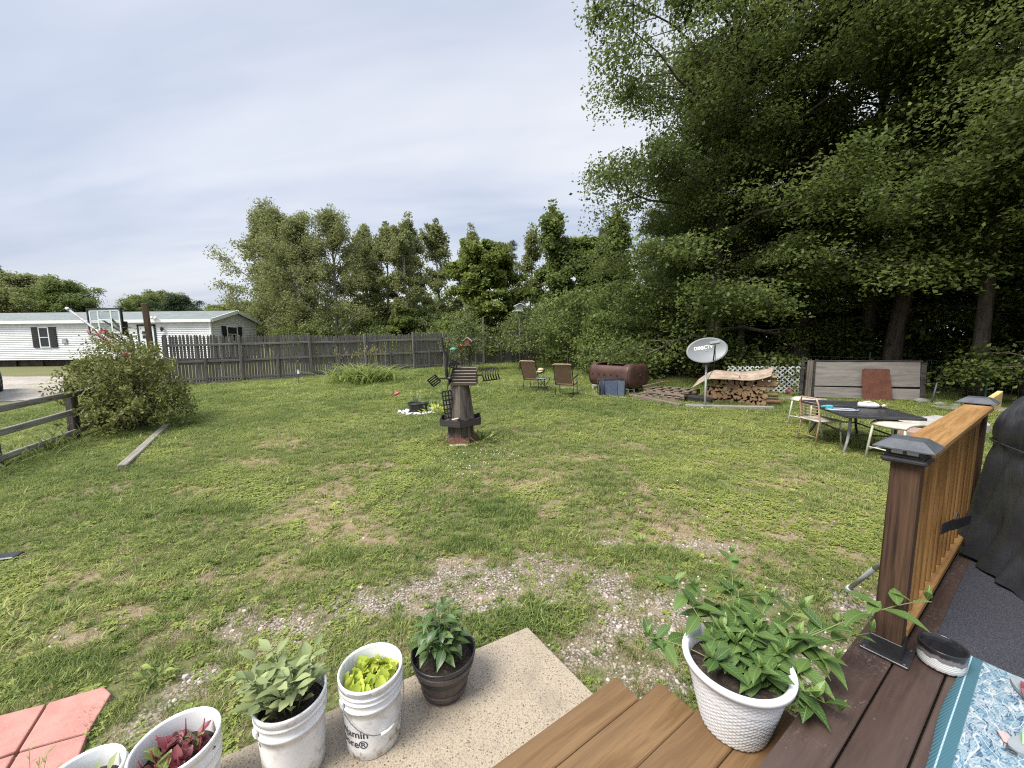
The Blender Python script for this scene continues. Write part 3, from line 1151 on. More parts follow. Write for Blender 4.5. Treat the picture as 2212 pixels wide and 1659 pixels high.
THN = [tree_mesh(21, 10.4, .12, .25, 2.1, prof_thin, 28, 40, .24, .19, .8, (30, 76), .05, 3, (.9, 0), .6, aspect=.6, up=.5, rand=.9, dense=1, spire=3, lvar=(.4, 1.5)),
       tree_mesh(22, 10.6, .12, .30, 1.8, prof_thin, 26, 40, .22, .19, .8, (35, 78), .05, 3, (-.6, 0), .6, aspect=.6, up=.5, rand=.9, dense=1, spire=4, lvar=(.4, 1.5))]
for mi, loc, rz, sc, lab in [(0, (-9.6, 29.0), 0, .88, 'sparse birch with pale stem right of the feathery trees'), (1, (-7.6, 30), 2, .90, 'thin open birch with sky showing through its crown'),
                             (0, (-5.6, 33.5), 3.4, 1.0, 'slender pale birch behind the round maple'), (1, (-10.8, 31), 1.1, .86, 'thin birch half hidden behind the feathery trees'),
                             (1, (-3.4, 34), 5, .95, 'slim birch showing over the shoulder of the round maple'),
                             (0, (-7.0, 27.5), 4.2, .82, 'leaning birch filling the gap behind the fence'), (1, (1.3, 33), 2.6, .9, 'slim birch between the round maple and the vine covered tree'),
                             (0, (-12.4, 33), 5.6, .95, 'tall birch standing behind the feathery trees')]:
    plant_tree('birch_tree', THN[mi], (BARKPALE, L_BIRCH), loc, rz, sc, lab, 'thin birches beyond the fence')
prof_round = lambda t: math.sin(PI * (.16 + .80 * t)) ** .7
RND = tree_mesh(31, 6.7, .14, .08, 2.75, prof_round, 56, 70, .21, .19, .6, (5, 70), .10, 4, aspect=.7, up=.8, dense=1, lvar=(.7, 1.2))
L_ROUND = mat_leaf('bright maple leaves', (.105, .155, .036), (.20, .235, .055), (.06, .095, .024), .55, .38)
plant_tree('round_maple', RND, (BARK, L_ROUND), (-1.5, 24.6), 0, 1.0, 'dense round crowned green maple standing above the fence gate', None)
plant_tree('round_maple', RND, (BARK, L_ROUND), (5.6, 29.5), 4.1, 1.18, 'tall green tree filling the gap before the big dark maple', None)
plant_tree('round_maple', RND, (BARK, L_GREEN), (-7.4, 27.0), 2.0, .48, 'low bright rounded tree peeping over the middle of the fence', None)
# vine-clad tree
prof_vine = lambda t: .9 - .5 * t + .25 * math.sin(t * 17)
VIN = tree_mesh(41, 10.0, .13, .10, 2.5, prof_vine, 32, 60, .26, .22, 1.0, (0, 66), .30, 3, (-.25, 0), .5, aspect=.7, up=.6, rand=.8, lvar=(.25, 1.35), dense=1, spire=4)
plant_tree('vine_covered_tree', VIN, (BARK, L_GREEN), (3.1, 27.0), .6, .93, 'ragged tall tree draped in vines with bare spiky top', None)
plant_tree('vine_covered_tree', VIN, (BARK, L_GREEN), (6.3, 24.5), 3.6, .84, 'vine draped tree beside the big maple crown', None)


def conifer_mesh(seed, H, R, first, per=26, n=52, leaf=.34):
    r = random.Random(seed)
    mb = MB()
    mb.tube([(0, 0, -.2), (0, 0, H * .5), (.05, 0, H)], [.02 * H * .8, .012 * H, .01], 8)
    P = []
    for i in range(n):
        t = first + (1 - first) * (i + r.random()) / n
        az = i * 2.4 + r.uniform(-.3, .3)
        L = R * (1.05 - t) * r.uniform(.75, 1.15) + .15
        e = math.radians(-8 + 34 * t)
        p0 = Vector((0, 0, H * t))
        p1 = p0 + Vector((math.cos(az) * math.cos(e), math.sin(az) * math.cos(e), math.sin(e))) * L
        mb.tube([p0, p1], [.03 * (1 - t) + .01, .006], 4, caps=False)
        for q in (.4, .65, .85, 1.0):
            P.append(tuple(p0.lerp(p1, q) + Vector((r.uniform(-1, 1), r.uniform(-1, 1), 0)) * .12 * L))
    P.append((.05, 0, H))
    V_, F_ = spray_leaves(np.array(P), per, .26, .4, leaf, seed, .8, .5, .7, None, .16)
    return mb.mesh('trunk'), np_mesh('crown', V_, F_)


CON = [conifer_mesh(51, 12.5, 2.8, .12), conifer_mesh(52, 14, 2.4, .2)]
for mi, loc, sc, lab, mt in [(1, (.2, 45), .86, 'thin pale conifer spire far behind the round maple', L_BLUE), (0, (7.2, 31), .78, 'conifer standing behind the vine draped trees', L_DARK),
                             (0, (4.6, 38), .8, 'conifer far back beyond the vine covered tree', L_DARK)]:
    root = plant_tree('conifer_tree', CON[mi], (BARK, mt), loc, mi * 2., sc, lab, 'conifers beyond the yard')
    for c_ in root.children:
        if c_.name.startswith('crown'):
            c_.material_slots[0].link = 'OBJECT'
            c_.material_slots[0].material = mt

# trees beyond the mobile home
FAR = [tree_mesh(61, 10, .22, .12, 5.2, prof_round, 46, 66, .55, .27, .6, (5, 65), .1, 3, aspect=.7), conifer_mesh(63, 15, 4.4, .05, 90, 64, .42)]
fl = [(0, (-66, 58), .86, 'rounded green tree behind the mobile home roof', L_GREEN), (0, (-58, 62), .72, 'rounded tree showing over the middle of the mobile home', L_GREEN),
      (0, (-73, 60), .98, 'tall airy tree behind the left of the mobile home', L_BIRCH), (1, (-86, 66), .92, 'dark evergreen tree beyond the driveway', L_DARK),
      (1, (-92, 70), 1.05, 'large dark evergreen at the far left of the mobile home', L_DARK), (0, (-51, 60), .68, 'low rounded tree over the mobile home roof ridge', L_DARK),
      (0, (-46, 62), .58, 'yellow green bushy tree behind the mobile home gable', L_YELLOW), (0, (-40, 60), .60, 'pale green tree top beside the mobile home gable', L_YELLOW),
      (0, (-35, 56), .55, 'bushy tree between the gable and the leafy tree', L_GREEN), (0, (-62, 70), .85, 'hazy tree in the row behind the mobile home', L_BIRCH)]
for i, (mi, loc, sc, lab, mt) in enumerate(fl):
    root = plant_tree('far_tree', FAR[mi], (BARK, mt), loc, i * 1.3, sc, lab, 'trees beyond the mobile home')
    for c_ in root.children:
        if c_.name.startswith('crown'):
            c_.material_slots[0].link = 'OBJECT'
            c_.material_slots[0].material = mt

# far woods that close the view: one mass
r = np.random.default_rng(77)
n = 46000
x = r.uniform(-23, 75, n)
top = 5.2 + 2.0 * fbm(x, x * 0, 9, 4, 3) + np.where(x > 8, 5.0, 0)
zz = r.beta(1.2, 1.1, n) * top
yy = 44 + r.normal(size=n) * 3.5 - np.where(x > 8, 8, 0) - np.clip((x - 20) * .55, 0, 26)
C = np.stack([x, yy, zz + 1.0], 1)
N_ = np.array([0, -.3, .8]) + r.normal(size=(n, 3)) * .7
V_, F_ = leaf_cards(C, N_, .40, 78, .7)
tag(link('far_woods', np_mesh('far_woods', V_, F_), L_GREEN), 'mass of green woods closing the view behind the fence', kind='stuff')


# shrubs ------------------------------------------------------------
def shrub_mesh(seed, R, H, stems, per, ss, leaf, aspect=.5, spread=1.0, lumps=90, up=.5, rand=.9, low=.12):
    r = random.Random(seed)
    mb = MB()
    for i in range(stems):
        az = i * 2.4 + r.uniform(-.4, .4)
        q = r.uniform(.25, 1)
        tip = Vector((math.cos(az) * R * q * .8, math.sin(az) * R * q * .8, H * (1 - .35 * q) * r.uniform(.8, 1)))
        b0 = Vector((math.cos(az) * .12 * R, math.sin(az) * .12 * R, -.08))
        m1 = b0.lerp(tip, .5) + Vector((0, 0, H * .12))
        mb.tube([b0, m1, tip], [.022, .015, .004], 5, caps=False)
    P = []
    for i in range(lumps):
        az = r.uniform(0, 2 * PI)
        u = r.random() ** .45
        cz = r.uniform(low, 1)
        rr = R * math.sqrt(max(.02, 1 - ((cz - .45) / .6) ** 2)) * u * r.uniform(.8, 1.12)
        P.append((math.cos(az) * rr, math.sin(az) * rr, H * cz * r.uniform(.85, 1.05)))
    V_, F_ = spray_leaves(np.array(P), per, ss, .8, leaf, seed + 3, up, .6, rand, None, aspect)
    return mb.mesh('stems'), np_mesh('foliage', V_, F_)


def plant_shrub(name, meshes, mats, loc, rz, sc, label, group=None):
    st, fo = meshes
    if len(st.materials) == 0:
        st.materials.append(mats[0])
    if len(fo.materials) == 0:
        fo.materials.append(mats[1])
    root = empty(name, (loc[0], loc[1], gz(*loc)), rz, label, 'bush', group)
    root.scale = (sc, sc, sc) if not hasattr(sc, '__len__') else sc
    link('stems', st, None, root)
    f_ = link('foliage', fo, None, root)
    if fo.materials[0] != mats[1]:
        f_.material_slots[0].link = 'OBJECT'
        f_.material_slots[0].material = mats[1]
    return root


# the big azalea at the left is two lobes of one bush
AZ = shrub_mesh(71, 1.35, 1.75, 26, 50, .10, .08, .5, lumps=215)
sh = plant_shrub('azalea_bush', AZ, (BARK, L_SHRUB), (-8.0, 8.05), .4, (.80, .90, .96), 'big rounded olive leaved bush at the end of the rail fence')
AZ2 = shrub_mesh(72, .75, 2.2, 16, 44, .12, .06, .5, lumps=80, low=.3)
plant_shrub('azalea_bush', AZ2, (BARK, L_SHRUB), (-8.45, 8.15), 1.4, .93, 'taller loose bush around the leaning flag pole')
LIL = [shrub_mesh(81, 1.3, 2.8, 18, 36, .17, .10, .55, lumps=110, low=.33), shrub_mesh(82, 1.75, 3.0, 20, 36, .19, .10, .5, lumps=140, low=.36)]
L_LIL = mat_leaf('lilac leaves', (.10, .135, .045), (.20, .23, .08), (.055, .08, .028), .5, .32)
plant_shrub('lilac_bush', LIL[0], (BARK, L_LIL), (-2.3, 18.9), 0, 1.0, 'leafy green bush hung with bird feeders before the fence')
plant_shrub('lilac_bush', LIL[1], (BARK, L_LIL), (.75, 19.6), 1, 1.0, 'open many stemmed bush behind the rocking chairs')
UND = [shrub_mesh(91, 1.5, 2.6, 10, 40, .22, .14, .6, lumps=110), shrub_mesh(92, 1.2, 1.6, 10, 40, .2, .11, .6, lumps=90), shrub_mesh(93, 1.7, 3.8, 10, 38, .26, .15, .6, lumps=130)]
for o_ in UND:
    pass
r = random.Random(5)
spots = [(3.0, 19.5, 2, 1.0, 0), (4.4, 18.0, 0, 1.1, 0), (5.2, 20.5, 2, 1.05, 0), (3.9, 16.8, 1, 1.0, 0), (5.6, 17.0, 0, 1.0, 1), (6.6, 18.5, 2, 1.0, 1), (7.4, 16.6, 0, .95, 1),
         (2.2, 22.5, 2, .95, 0), (5.0, 15.4, 1, .85, 1), (8.6, 18.8, 2, 1.05, 1), (4.4, 23, 2, 1.1, 0), (7.0, 22, 2, 1.1, 1), (9.9, 17.2, 0, 1.0, 1), (11.4, 16.9, 0, 1.05, 1),
         (13.5, 16.2, 0, 1.1, 1), (14.5, 13.5, 1, 1.1, 1), (15.2, 11.0, 0, 1.0, 1), (15.6, 8.8, 0, 1.1, 1), (16.5, 6.6, 0, 1.1, 1), (17.6, 13.2, 2, 1.0, 1), (10.2, 20.5, 2, 1.0, 1),
         (13.4, 18.8, 2, 1.0, 1), (19.2, 10.5, 2, 1.0, 1), (21, 7, 2, 1, 1), (16.4, 17.6, 2, 1.0, 1), (-5.2, 24.2, 1, 1.2, 0), (-8.6, 26.2, 1, 1.4, 0), (-4.2, 26.5, 0, 1.1, 0), (-6.6, 28.0, 2, 1.0, 0),
         (15.4, 12.4, 2, 1.35, 1), (16.2, 10.0, 2, 1.4, 1), (18.2, 7.6, 2, 1.4, 1), (14.9, 14.8, 2, 1.3, 1), (-10, 27.6, 2, .9, 0), (-12.6, 25.6, 0, 1.0, 0), (-15.0, 26.4, 0, .95, 0), (1.2, 26.5, 2, .9, 0), (-2.4, 28, 2, 1.0, 0)]
for i, (x_, y_, mi, sc, sh_) in enumerate(spots):
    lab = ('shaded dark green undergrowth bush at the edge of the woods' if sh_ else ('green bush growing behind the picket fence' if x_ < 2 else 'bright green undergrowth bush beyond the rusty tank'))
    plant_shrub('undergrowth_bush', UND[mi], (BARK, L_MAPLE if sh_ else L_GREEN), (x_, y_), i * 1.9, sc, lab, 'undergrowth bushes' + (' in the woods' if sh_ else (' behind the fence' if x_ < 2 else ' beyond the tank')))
plant_shrub('yellow_bush', UND[1], (BARK, L_YELLOW), (-7.6, 24.6), .5, 1.05, 'bright yellow green bush peeping over the fence')
# ------------------------------------------------------------------ lawn grass, weeds and loose gravel
def blade(mb, x, y, az, h, w, bend, lift=1.0):
    """three-segment curved blade"""
    dx, dy = math.cos(az), math.sin(az)
    sx, sy = -dy, dx
    vs = []
    for t, ww in ((0, 1), (.45, .85), (.8, .5)):
        q = bend * t * t
        px, py, pz = x + dx * q * h, y + dy * q * h, h * t * lift * (1 - .35 * bend * t)
        vs += [(px - sx * w * ww / 2, py - sy * w * ww / 2, pz), (px + sx * w * ww / 2, py + sy * w * ww / 2, pz)]
    q = bend
    vs.append((x + dx * q * h, y + dy * q * h, h * lift * (1 - .35 * bend)))
    mb.add(vs, [(0, 1, 3, 2), (2, 3, 5, 4), (4, 5, 6)], True)


def flat_leaf(mb, p, az, L, w, tilt, cup=.15):
    dx, dy = math.cos(az), math.sin(az)
    sx, sy = -dy, dx
    c, s = math.cos(tilt), math.sin(tilt)
    vs = []
    for t, ww in ((0, .12), (.35, .8), (.65, 1.0), (1.0, .05)):
        px, py, pz = p[0] + dx * L * t * c, p[1] + dy * L * t * c, p[2] + L * t * s - .25 * L * t * t * (1 if tilt > .2 else 0)
        vs += [(px - sx * w * ww / 2, py - sy * w * ww / 2, pz + cup * w * ww), (px, py, pz), (px + sx * w * ww / 2, py + sy * w * ww / 2, pz + cup * w * ww)]
    fs = []
    for i in range(3):
        a = i * 3
        fs += [(a, a + 1, a + 4, a + 3), (a + 1, a + 2, a + 5, a + 4)]
    mb.add(vs, fs, True)


def mat_grass(name, stops, trans=.42, rough=.6):
    m, k, b, o = new_mat(name)
    at = k.n('ShaderNodeAttribute', attribute_type='INSTANCER', attribute_name='tint')
    geo = k.n('ShaderNodeNewGeometry')
    f = k.math('ADD', at.outputs['Fac'], k.math('MULTIPLY', k.math('SUBTRACT', geo.outputs['Random Per Island'], .5), .75))
    c = k.ramp(f, stops)
    k.l(c, b.inputs['Base Color'])
    b.inputs['Roughness'].default_value = rough
    b.inputs['Specular IOR Level'].default_value = .3
    tr = k.n('ShaderNodeBsdfTranslucent')
    k.l(c, tr.inputs['Color'])
    mx = k.n('ShaderNodeMixShader')
    mx.inputs[0].default_value = trans
    k.l(b.outputs[0], mx.inputs[1])
    k.l(tr.outputs[0], mx.inputs[2])
    k.l(mx.outputs[0], o.inputs['Surface'])
    return m


G_FINE = mat_grass('lawn grass', [(0, (.125, .185, .048)), (.35, (.235, .30, .082)), (.7, (.36, .395, .125)), (1, (.50, .49, .20))])
G_CLOVER = mat_grass('clover weeds', [(0, (.17, .235, .055)), (.5, (.30, .365, .09)), (1, (.43, .46, .13))])
G_DRY = mat_grass('dry straw', [(0, (.27, .20, .11)), (.5, (.42, .33, .195)), (1, (.56, .46, .30))], .15)
M_STONE = mat_grass('loose gravel', [(0, (.25, .19, .145)), (.4, (.38, .31, .25)), (.7, (.37, .33, .29)), (1, (.52, .46, .40))], 0.0, .9)
G_FLOWER = mat_plain('white clover blossom', (.78, .78, .70), (.62, .62, .52), .8, 60)

r = random.Random(3)
SRC = []


def src(name, mb, mat):
    me = mb.mesh(name)
    me.materials.append(mat)
    o_ = bpy.data.objects.new(name, me)
    SRC.append(o_)
    return o_


def mk_fine(n, h, sp, w, bend):
    mb = MB()
    for i in range(n):
        a, q = r.uniform(0, 6.28), sp * math.sqrt(r.random())
        blade(mb, math.cos(a) * q, math.sin(a) * q, r.uniform(0, 6.28), h * r.uniform(.55, 1.15), w, r.uniform(.2, bend))
    return mb


def mk_clover(n, sp, L):
    mb = MB()
    for i in range(n):
        a, q = r.uniform(0, 6.28), sp * math.sqrt(r.random())
        z = r.uniform(.008, .032)
        for j in range(3):
            flat_leaf(mb, (math.cos(a) * q, math.sin(a) * q, z), a + j * 2.1 + r.uniform(-.2, .2), L * r.uniform(.8, 1.2), L * .8, r.uniform(-.1, .35), .1)
    return mb


def mk_rosette(n, L, w):
    mb = MB()
    for i in range(n):
        flat_leaf(mb, (0, 0, .006), i * 6.28 / n + r.uniform(-.3, .3), L * r.uniform(.7, 1.15), w * r.uniform(.8, 1.2), r.uniform(.12, .75), .2)
    return mb


def mk_stone(s):
    bm = bmesh.new()
    bmesh.ops.create_icosphere(bm, subdivisions=1, radius=.5)
    for v_ in bm.verts:
        v_.co *= 1 + r.uniform(-.2, .2)
        v_.co.z *= .62
    mb = MB()
    bm.verts.ensure_lookup_table()
    mb.add([tuple(v_.co) for v_ in bm.verts], [tuple(v_.index for v_ in f.verts) for f in bm.faces], False)
    bm.free()
    return mb


def mk_flower():
    mb = MB()
    mb.tube([(0, 0, 0), (.004, 0, .055)], .0008, 3, caps=False)
    mb.lathe([(.0, .05), (.007, .054), (.009, .061), (.006, .068), (0, .07)], 7)
    return mb


kinds = [src('grass_tuft', mk_fine(18, .062, .035, .0038, .9), G_FINE), src('grass_tuft', mk_fine(18, .05, .04, .0036, 1.2), G_FINE),
         src('clover_patch', mk_clover(11, .04, .0125), G_CLOVER), src('clover_patch', mk_clover(9, .04, .016), G_CLOVER),
         src('straw_tuft', mk_fine(18, .038, .04, .0026, 1.6), G_DRY), src('crabgrass', mk_fine(13, .085, .03, .0085, 1.3), G_FINE),
         src('weed_rosette', mk_rosette(8, .07, .024), G_CLOVER), src('pebble', mk_stone(1), M_STONE), src('pebble', mk_stone(2), M_STONE),
         src('clover_flower', mk_flower(), G_FLOWER)]


def scatter(name, K, P, rotz, scl, tint, tiltx, label):
    """one object of points; geometry nodes set a small plant or stone on every point"""
    me = bpy.data.meshes.new(name)
    me.vertices.add(len(P))
    me.vertices.foreach_set('co', np.asarray(P, np.float32).ravel())
    for nm, ty, arr in (('kind', 'INT', K), ('scl', 'FLOAT', scl), ('tint', 'FLOAT', tint)):
        at = me.attributes.new(nm, ty, 'POINT')
        at.data.foreach_set('value', np.asarray(arr, np.int32 if ty == 'INT' else np.float32))
    at = me.attributes.new('rot', 'FLOAT_VECTOR', 'POINT')
    at.data.foreach_set('vector', np.stack([tiltx, np.zeros_like(tiltx), rotz], 1).astype(np.float32).ravel())
    ob = link(name, me)
    ng = bpy.data.node_groups.new(name, 'GeometryNodeTree')
    ng.interface.new_socket('Geometry', in_out='INPUT', socket_type='NodeSocketGeometry')
    ng.interface.new_socket('Geometry', in_out='OUTPUT', socket_type='NodeSocketGeometry')
    gi, go = ng.nodes.new('NodeGroupInput'), ng.nodes.new('NodeGroupOutput')

    def attr(nm, ty):
        a = ng.nodes.new('GeometryNodeInputNamedAttribute')
        a.data_type = ty
        a.inputs['Name'].default_value = nm
        return [s for s in a.outputs if s.enabled and s.name == 'Attribute'][0]
    ak, as_, ar = attr('kind', 'INT'), attr('scl', 'FLOAT'), attr('rot', 'FLOAT_VECTOR')
    jn = ng.nodes.new('GeometryNodeJoinGeometry')
    for kk in sorted(set(int(q) for q in K)):
        cmpn = ng.nodes.new('FunctionNodeCompare')
        cmpn.data_type = 'INT'
        cmpn.operation = 'EQUAL'
        ins = [s for s in cmpn.inputs if s.enabled]
        ng.links.new(ak, ins[0])
        ins[1].default_value = kk
        oi = ng.nodes.new('GeometryNodeObjectInfo')
        oi.inputs['Object'].default_value = kinds[kk]
        ip = ng.nodes.new('GeometryNodeInstanceOnPoints')
        ng.links.new(gi.outputs[0], ip.inputs['Points'])
        ng.links.new([s for s in cmpn.outputs if s.enabled][0], ip.inputs['Selection'])
        ng.links.new(oi.outputs['Geometry'], ip.inputs['Instance'])
        er = ng.nodes.new('FunctionNodeEulerToRotation')
        ng.links.new(ar, er.inputs[0])
        ng.links.new(er.outputs[0], ip.inputs['Rotation'])
        ng.links.new(as_, ip.inputs['Scale'])
        ng.links.new(ip.outputs[0], jn.inputs[0])
    ng.links.new(jn.outputs[0], go.inputs[0])
    md = ob.modifiers.new('scatter', 'NODES')
    md.node_group = ng
    tag(ob, label, kind='stuff')
    return ob


def keep(x, y):
    """where lawn plants may stand: not on the deck, slab, pavers, drive or in the woods"""
    a, b_ = x * UX + y * UY, x * VX + y * VY
    ok = (b_ > .62) | (a > 5.1)
    ok &= ~((a > -1.7) & (a < 1.38) & (b_ < 1.99 - .08 * (a + .2)) & (b_ > .3))
    ok &= ~((a < 1.6) & (b_ < 1.2))
    ok &= ~((a < -.80 + .06 * np.sin(b_ * 9)) & (b_ > 2.3) & (b_ < 2.92) & (y < 2.05))
    ok &= y < 23.4 + .70 * x
    ok &= ~((x < -14) & (y > 9 + .0 * x))
    ok &= x > -15
    ok &= np.hypot(x + 2.33, (y - 9.42) * 1.2) > .56
    ok &= np.hypot(x + .93, y - 6.8) > .30
    wood = 14.8 - .28 * np.clip(x - 6, 0, None)
    ok &= ~((x > 5.5) & (y > wood))
    ok &= np.abs(x) < 1.55 * y + 2.2
    return ok


def zat(x, y):
    return .025 * np.clip(np.minimum(y, 60) - 2, 0, None) + .012 * fbm(x, y, .5, 5, 3) * np.exp(-((x / 14) ** 2 + (y / 20) ** 2))


def lawn_points(dens, y0, y1, x0, x1, seed, sc0):
    q = np.random.default_rng(seed)
    n = int(dens * (y1 - y0) * (x1 - x0))
    x, y = q.uniform(x0, x1, n), q.uniform(y0, y1, n)
    ok = keep(x, y)
    x, y = x[ok], y[ok]
    gr, dry, lush = masks(x, y)
    t1 = fbm(x, y, .9, 31, 3)
    t2 = fbm(x, y, .35, 41, 3)
    t3 = fbm(x, y, 2.6, 51, 3)
    u = q.random(len(x))
    left = np.clip((-x - 1.5) / 4, 0, 1)
    far = smooth01(np.hypot(x, y), 5.0, 10.0)
    cover = (1 - .80 * gr) * (1 - .50 * dry) * (.48 + .36 * np.clip(t2 + .5, 0, 1) + .30 * lush + .28 * far + .14 * left)
    live = u < cover
    x, y, gr, dry, lush, t1, t2, t3, far = (v_[live] for v_ in (x, y, gr, dry, lush, t1, t2, t3, far))
    n = len(x)
    w = q.random(n)
    clover = smooth01(t1 + .25 * t3, .0, .45)
    K = np.where(w < .5, 0, 1)
    cl = (q.random(n) < (.14 + .62 * clover) * (1 - .75 * lush))
    K[cl] = np.where(q.random(n) < .5, 2, 3)[cl]
    st = q.random(n) < np.clip(.26 + .60 * dry + .45 * gr - .45 * lush, 0, .9) * (1 - .45 * far)
    K[st & ~cl] = 4
    cg = (q.random(n) < .025 + .09 * smooth01(-x, 1.5, 3.5) * (y < 3.2) + .25 * ((np.hypot(x + .0, y - 2.42) < .35) | (np.hypot(x - 1.2, y - 2.0) < .3)))
    K[cg] = 5
    K[(q.random(n) < .014) & (y < 6)] = 6
    tint = np.clip(.42 + .30 * t1 + .30 * t3 + .16 * t2 + .16 * dry - .06 * lush + q.normal(size=n) * .15, 0, 1)
    scl = sc0 * q.uniform(.7, 1.3, n) * (1 + .30 * lush * (K < 2) + .25 * t2) * np.where(gr > .5, .75, 1)
    return K, np.stack([x, y, zat(x, y) - .002], 1), q.uniform(0, 6.28, n), scl, tint, q.normal(size=n) * .12


parts = [lawn_points(1500, 1.2, 3.6, -6.5, 5.5, 1, .85), lawn_points(900, 3.6, 6.5, -9, 9, 2, 1.0), lawn_points(430, 6.5, 11, -14, 13, 3, 1.35),
         lawn_points(210, 11, 17, -15, 12, 4, 1.9), lawn_points(130, 17, 26, -9, 9, 5, 2.6)]
cat_ = [np.concatenate([p[i] for p in parts]) for i in range(6)]
scatter('lawn_grass', *cat_, 'short patchy lawn grass with clover and dry straw tufts')

# loose stones in the bare patches
q = np.random.default_rng(9)
n = 36000
x, y = q.uniform(-3.2, 3.6, n), q.uniform(1.3, 4.4, n)
ok = keep(x, y)
gr, dry, lush = masks(x, y)
ok &= q.random(n) < np.clip(gr * (.45 + .5 * (fbm(x, y, .18, 61, 2) > -.1)) + dry * .10, 0, 1)
x, y = x[ok], y[ok]
n = len(x)
scatter('gravel_stones', np.where(q.random(n) < .5, 7, 8), np.stack([x, y, zat(x, y) + .001], 1), q.uniform(0, 6.28, n), q.gamma(3.0, .0038, n) + .004, q.random(n), q.normal(size=n) * .3,
        'loose pale gravel stones in the bare ground near the steps')
# white clover blossoms
pts = []
for cx, cy, rx, ry, m_ in [(-.75, 5.5, .35, .3, 70), (-.35, 6.0, .3, .25, 34), (1.7, 2.6, .4, .3, 26), (2.0, 4.2, 1.2, 1.0, 10)]:
    for i in range(m_):
        pts.append((q.normal(cx, rx), q.normal(cy, ry)))
pts = np.array(pts)
pts = pts[keep(pts[:, 0], pts[:, 1])]
n = len(pts)
scatter('clover_flowers', np.full(n, 9), np.stack([pts[:, 0], pts[:, 1], zat(pts[:, 0], pts[:, 1])], 1), q.uniform(0, 6.28, n), q.uniform(.55, .85, n), q.random(n), q.normal(size=n) * .2,
        'scattered white clover blossoms in the lawn')
# ------------------------------------------------------------------ deck, steps, slab, railing
DECKBRN = mat_wood('brown painted deck board', (.066, .042, .034), (.046, .029, .023), 'x', 1, .42, .15, 10, knots=False, weather=(.115, .082, .07), wamt=.35, bmp=.15)
m, k, b, o = MATS['brown painted deck board'], NT(MATS['brown painted deck board'].node_tree), None, None
pb = [n_ for n_ in m.node_tree.nodes if n_.type == 'BSDF_PRINCIPLED'][0]
pb.inputs['Specular IOR Level'].default_value = .38
old = pb.inputs['Base Color'].links[0].from_socket
v = ocoord(k)                                   # pale scuffs and scratches
sc1 = k.noise(k.mapping(v, scale=(4, 26, 1), rot=(0, 0, .6)), 1.6, 3, .5, 1.2)
sc2 = k.noise(k.mapping(v, scale=(22, 3, 1), rot=(0, 0, .25)), 1.5, 3, .5, 1.6)
f = k.math('MAXIMUM', k.step(k.math('ABSOLUTE', k.math('SUBTRACT', sc1, .5)), .010, .0), k.step(k.math('ABSOLUTE', k.math('SUBTRACT', sc2, .52)), .009, .0))
f = k.math('MULTIPLY', f, k.step(k.noise(v, 3.0, 4, .6), .45, .65))
nc_ = k.mix(k.math('MULTIPLY', f, .6), old, (.27, .22, .195))
k.l(nc_, pb.inputs['Base Color'])
STEPWOOD = mat_wood('stained step wood', (.205, .125, .06), (.135, .077, .035), 'x', 1, .62, .12, 15, knots=True, weather=(.14, .085, .045), wamt=.5, bmp=.3)
RAILCEDAR = mat_wood('orange cedar rail', (.36, .205, .08), (.22, .115, .04), 'x', 1, .6, .1, 20, knots=True, bmp=.25)
BALCEDAR = mat_wood('orange cedar baluster', (.34, .185, .066), (.19, .095, .032), 'z', 1, .65, .3, 20, knots=False, bmp=.25)
POSTDARK = mat_wood('dark stained post', (.085, .048, .031), (.02, .012, .009), 'z', 1, .7, .1, 26, knots=True, weather=(.13, .075, .042), wamt=.35, bmp=.5)
BLKMETAL = mat_plain('black powder coat', (.02, .02, .022), (.03, .03, .034), .35, 8, bmp=.05)
GREYMETAL = mat_plain('dark grey cap plastic', (.075, .082, .09), (.05, .055, .06), .5, 20, bmp=.06)

DK, SL, T1 = .45, .10, .275
deck = empty('deck', (0, 0, 0), DECK_ROT, 'low brown painted board deck with dark seams', 'deck')
bw = .1475
for i in range(9):
    b1 = .505 - i * bw
    mb = MB()
    mb.box((1.2, b1 - bw / 2 + .003, DK - .018), (7.6, bw - .007, .036), bev=.004)
    bo_ = mb.build('board', DECKBRN, deck)
    mb = MB()
    for a_ in (-2.35, -1.95, -.8, .35, 1.5, 1.9, 2.65, 3.8):
        for e_ in (.028, bw - .03):
            mb.lathe([(.0, .0012), (.0035, .001), (.004, -.001)], 8, Matrix.Translation((a_, b1 - e_, DK)))
    mb.build('screw_heads', GREYMETAL, bo_)
mb = MB()
mb.box((1.2, .475, DK - .036 - .10), (7.6, .04, .20), bev=.004)
mb.build('rim_joist', mat_wood('grey rim board', (.26, .25, .24), (.15, .14, .135), 'x', 1, .8, .1, 12), deck)
for a_ in (-2.4, 0, 1.9, 4.8):
    mb = MB()
    mb.box((a_, .35, .15), (.09, .09, .5), bev=.006)
    mb.build('support_post', POSTDARK, deck)

steps = empty('wooden_steps', (0, 0, 0), DECK_ROT, 'stained wooden step treads below the brown deck', 'steps')
for (b0, b1, ae, dz) in ((1.0095, 1.148, 1.372, 0), (.831, 1.0075, 1.525, -.001), (.655, .8285, 1.86, 0), (.515, .6525, 1.86, -.002)):
    mb = MB()
    L = ae + 1.2
    mb.box((0, 0, 0), (L, b1 - b0, .038), bev=.005)
    t_ = mb.build('tread', STEPWOOD, steps)
    t_.location = (ae - L / 2, (b0 + b1) / 2, T1 - .019 + dz)
for a_ in (-.4, .6, 1.28):
    mb = MB()
    mb.box((a_, .82, T1 - .038 - .09), (.045, .6, .178))
    mb.build('stringer', STEPWOOD, steps)

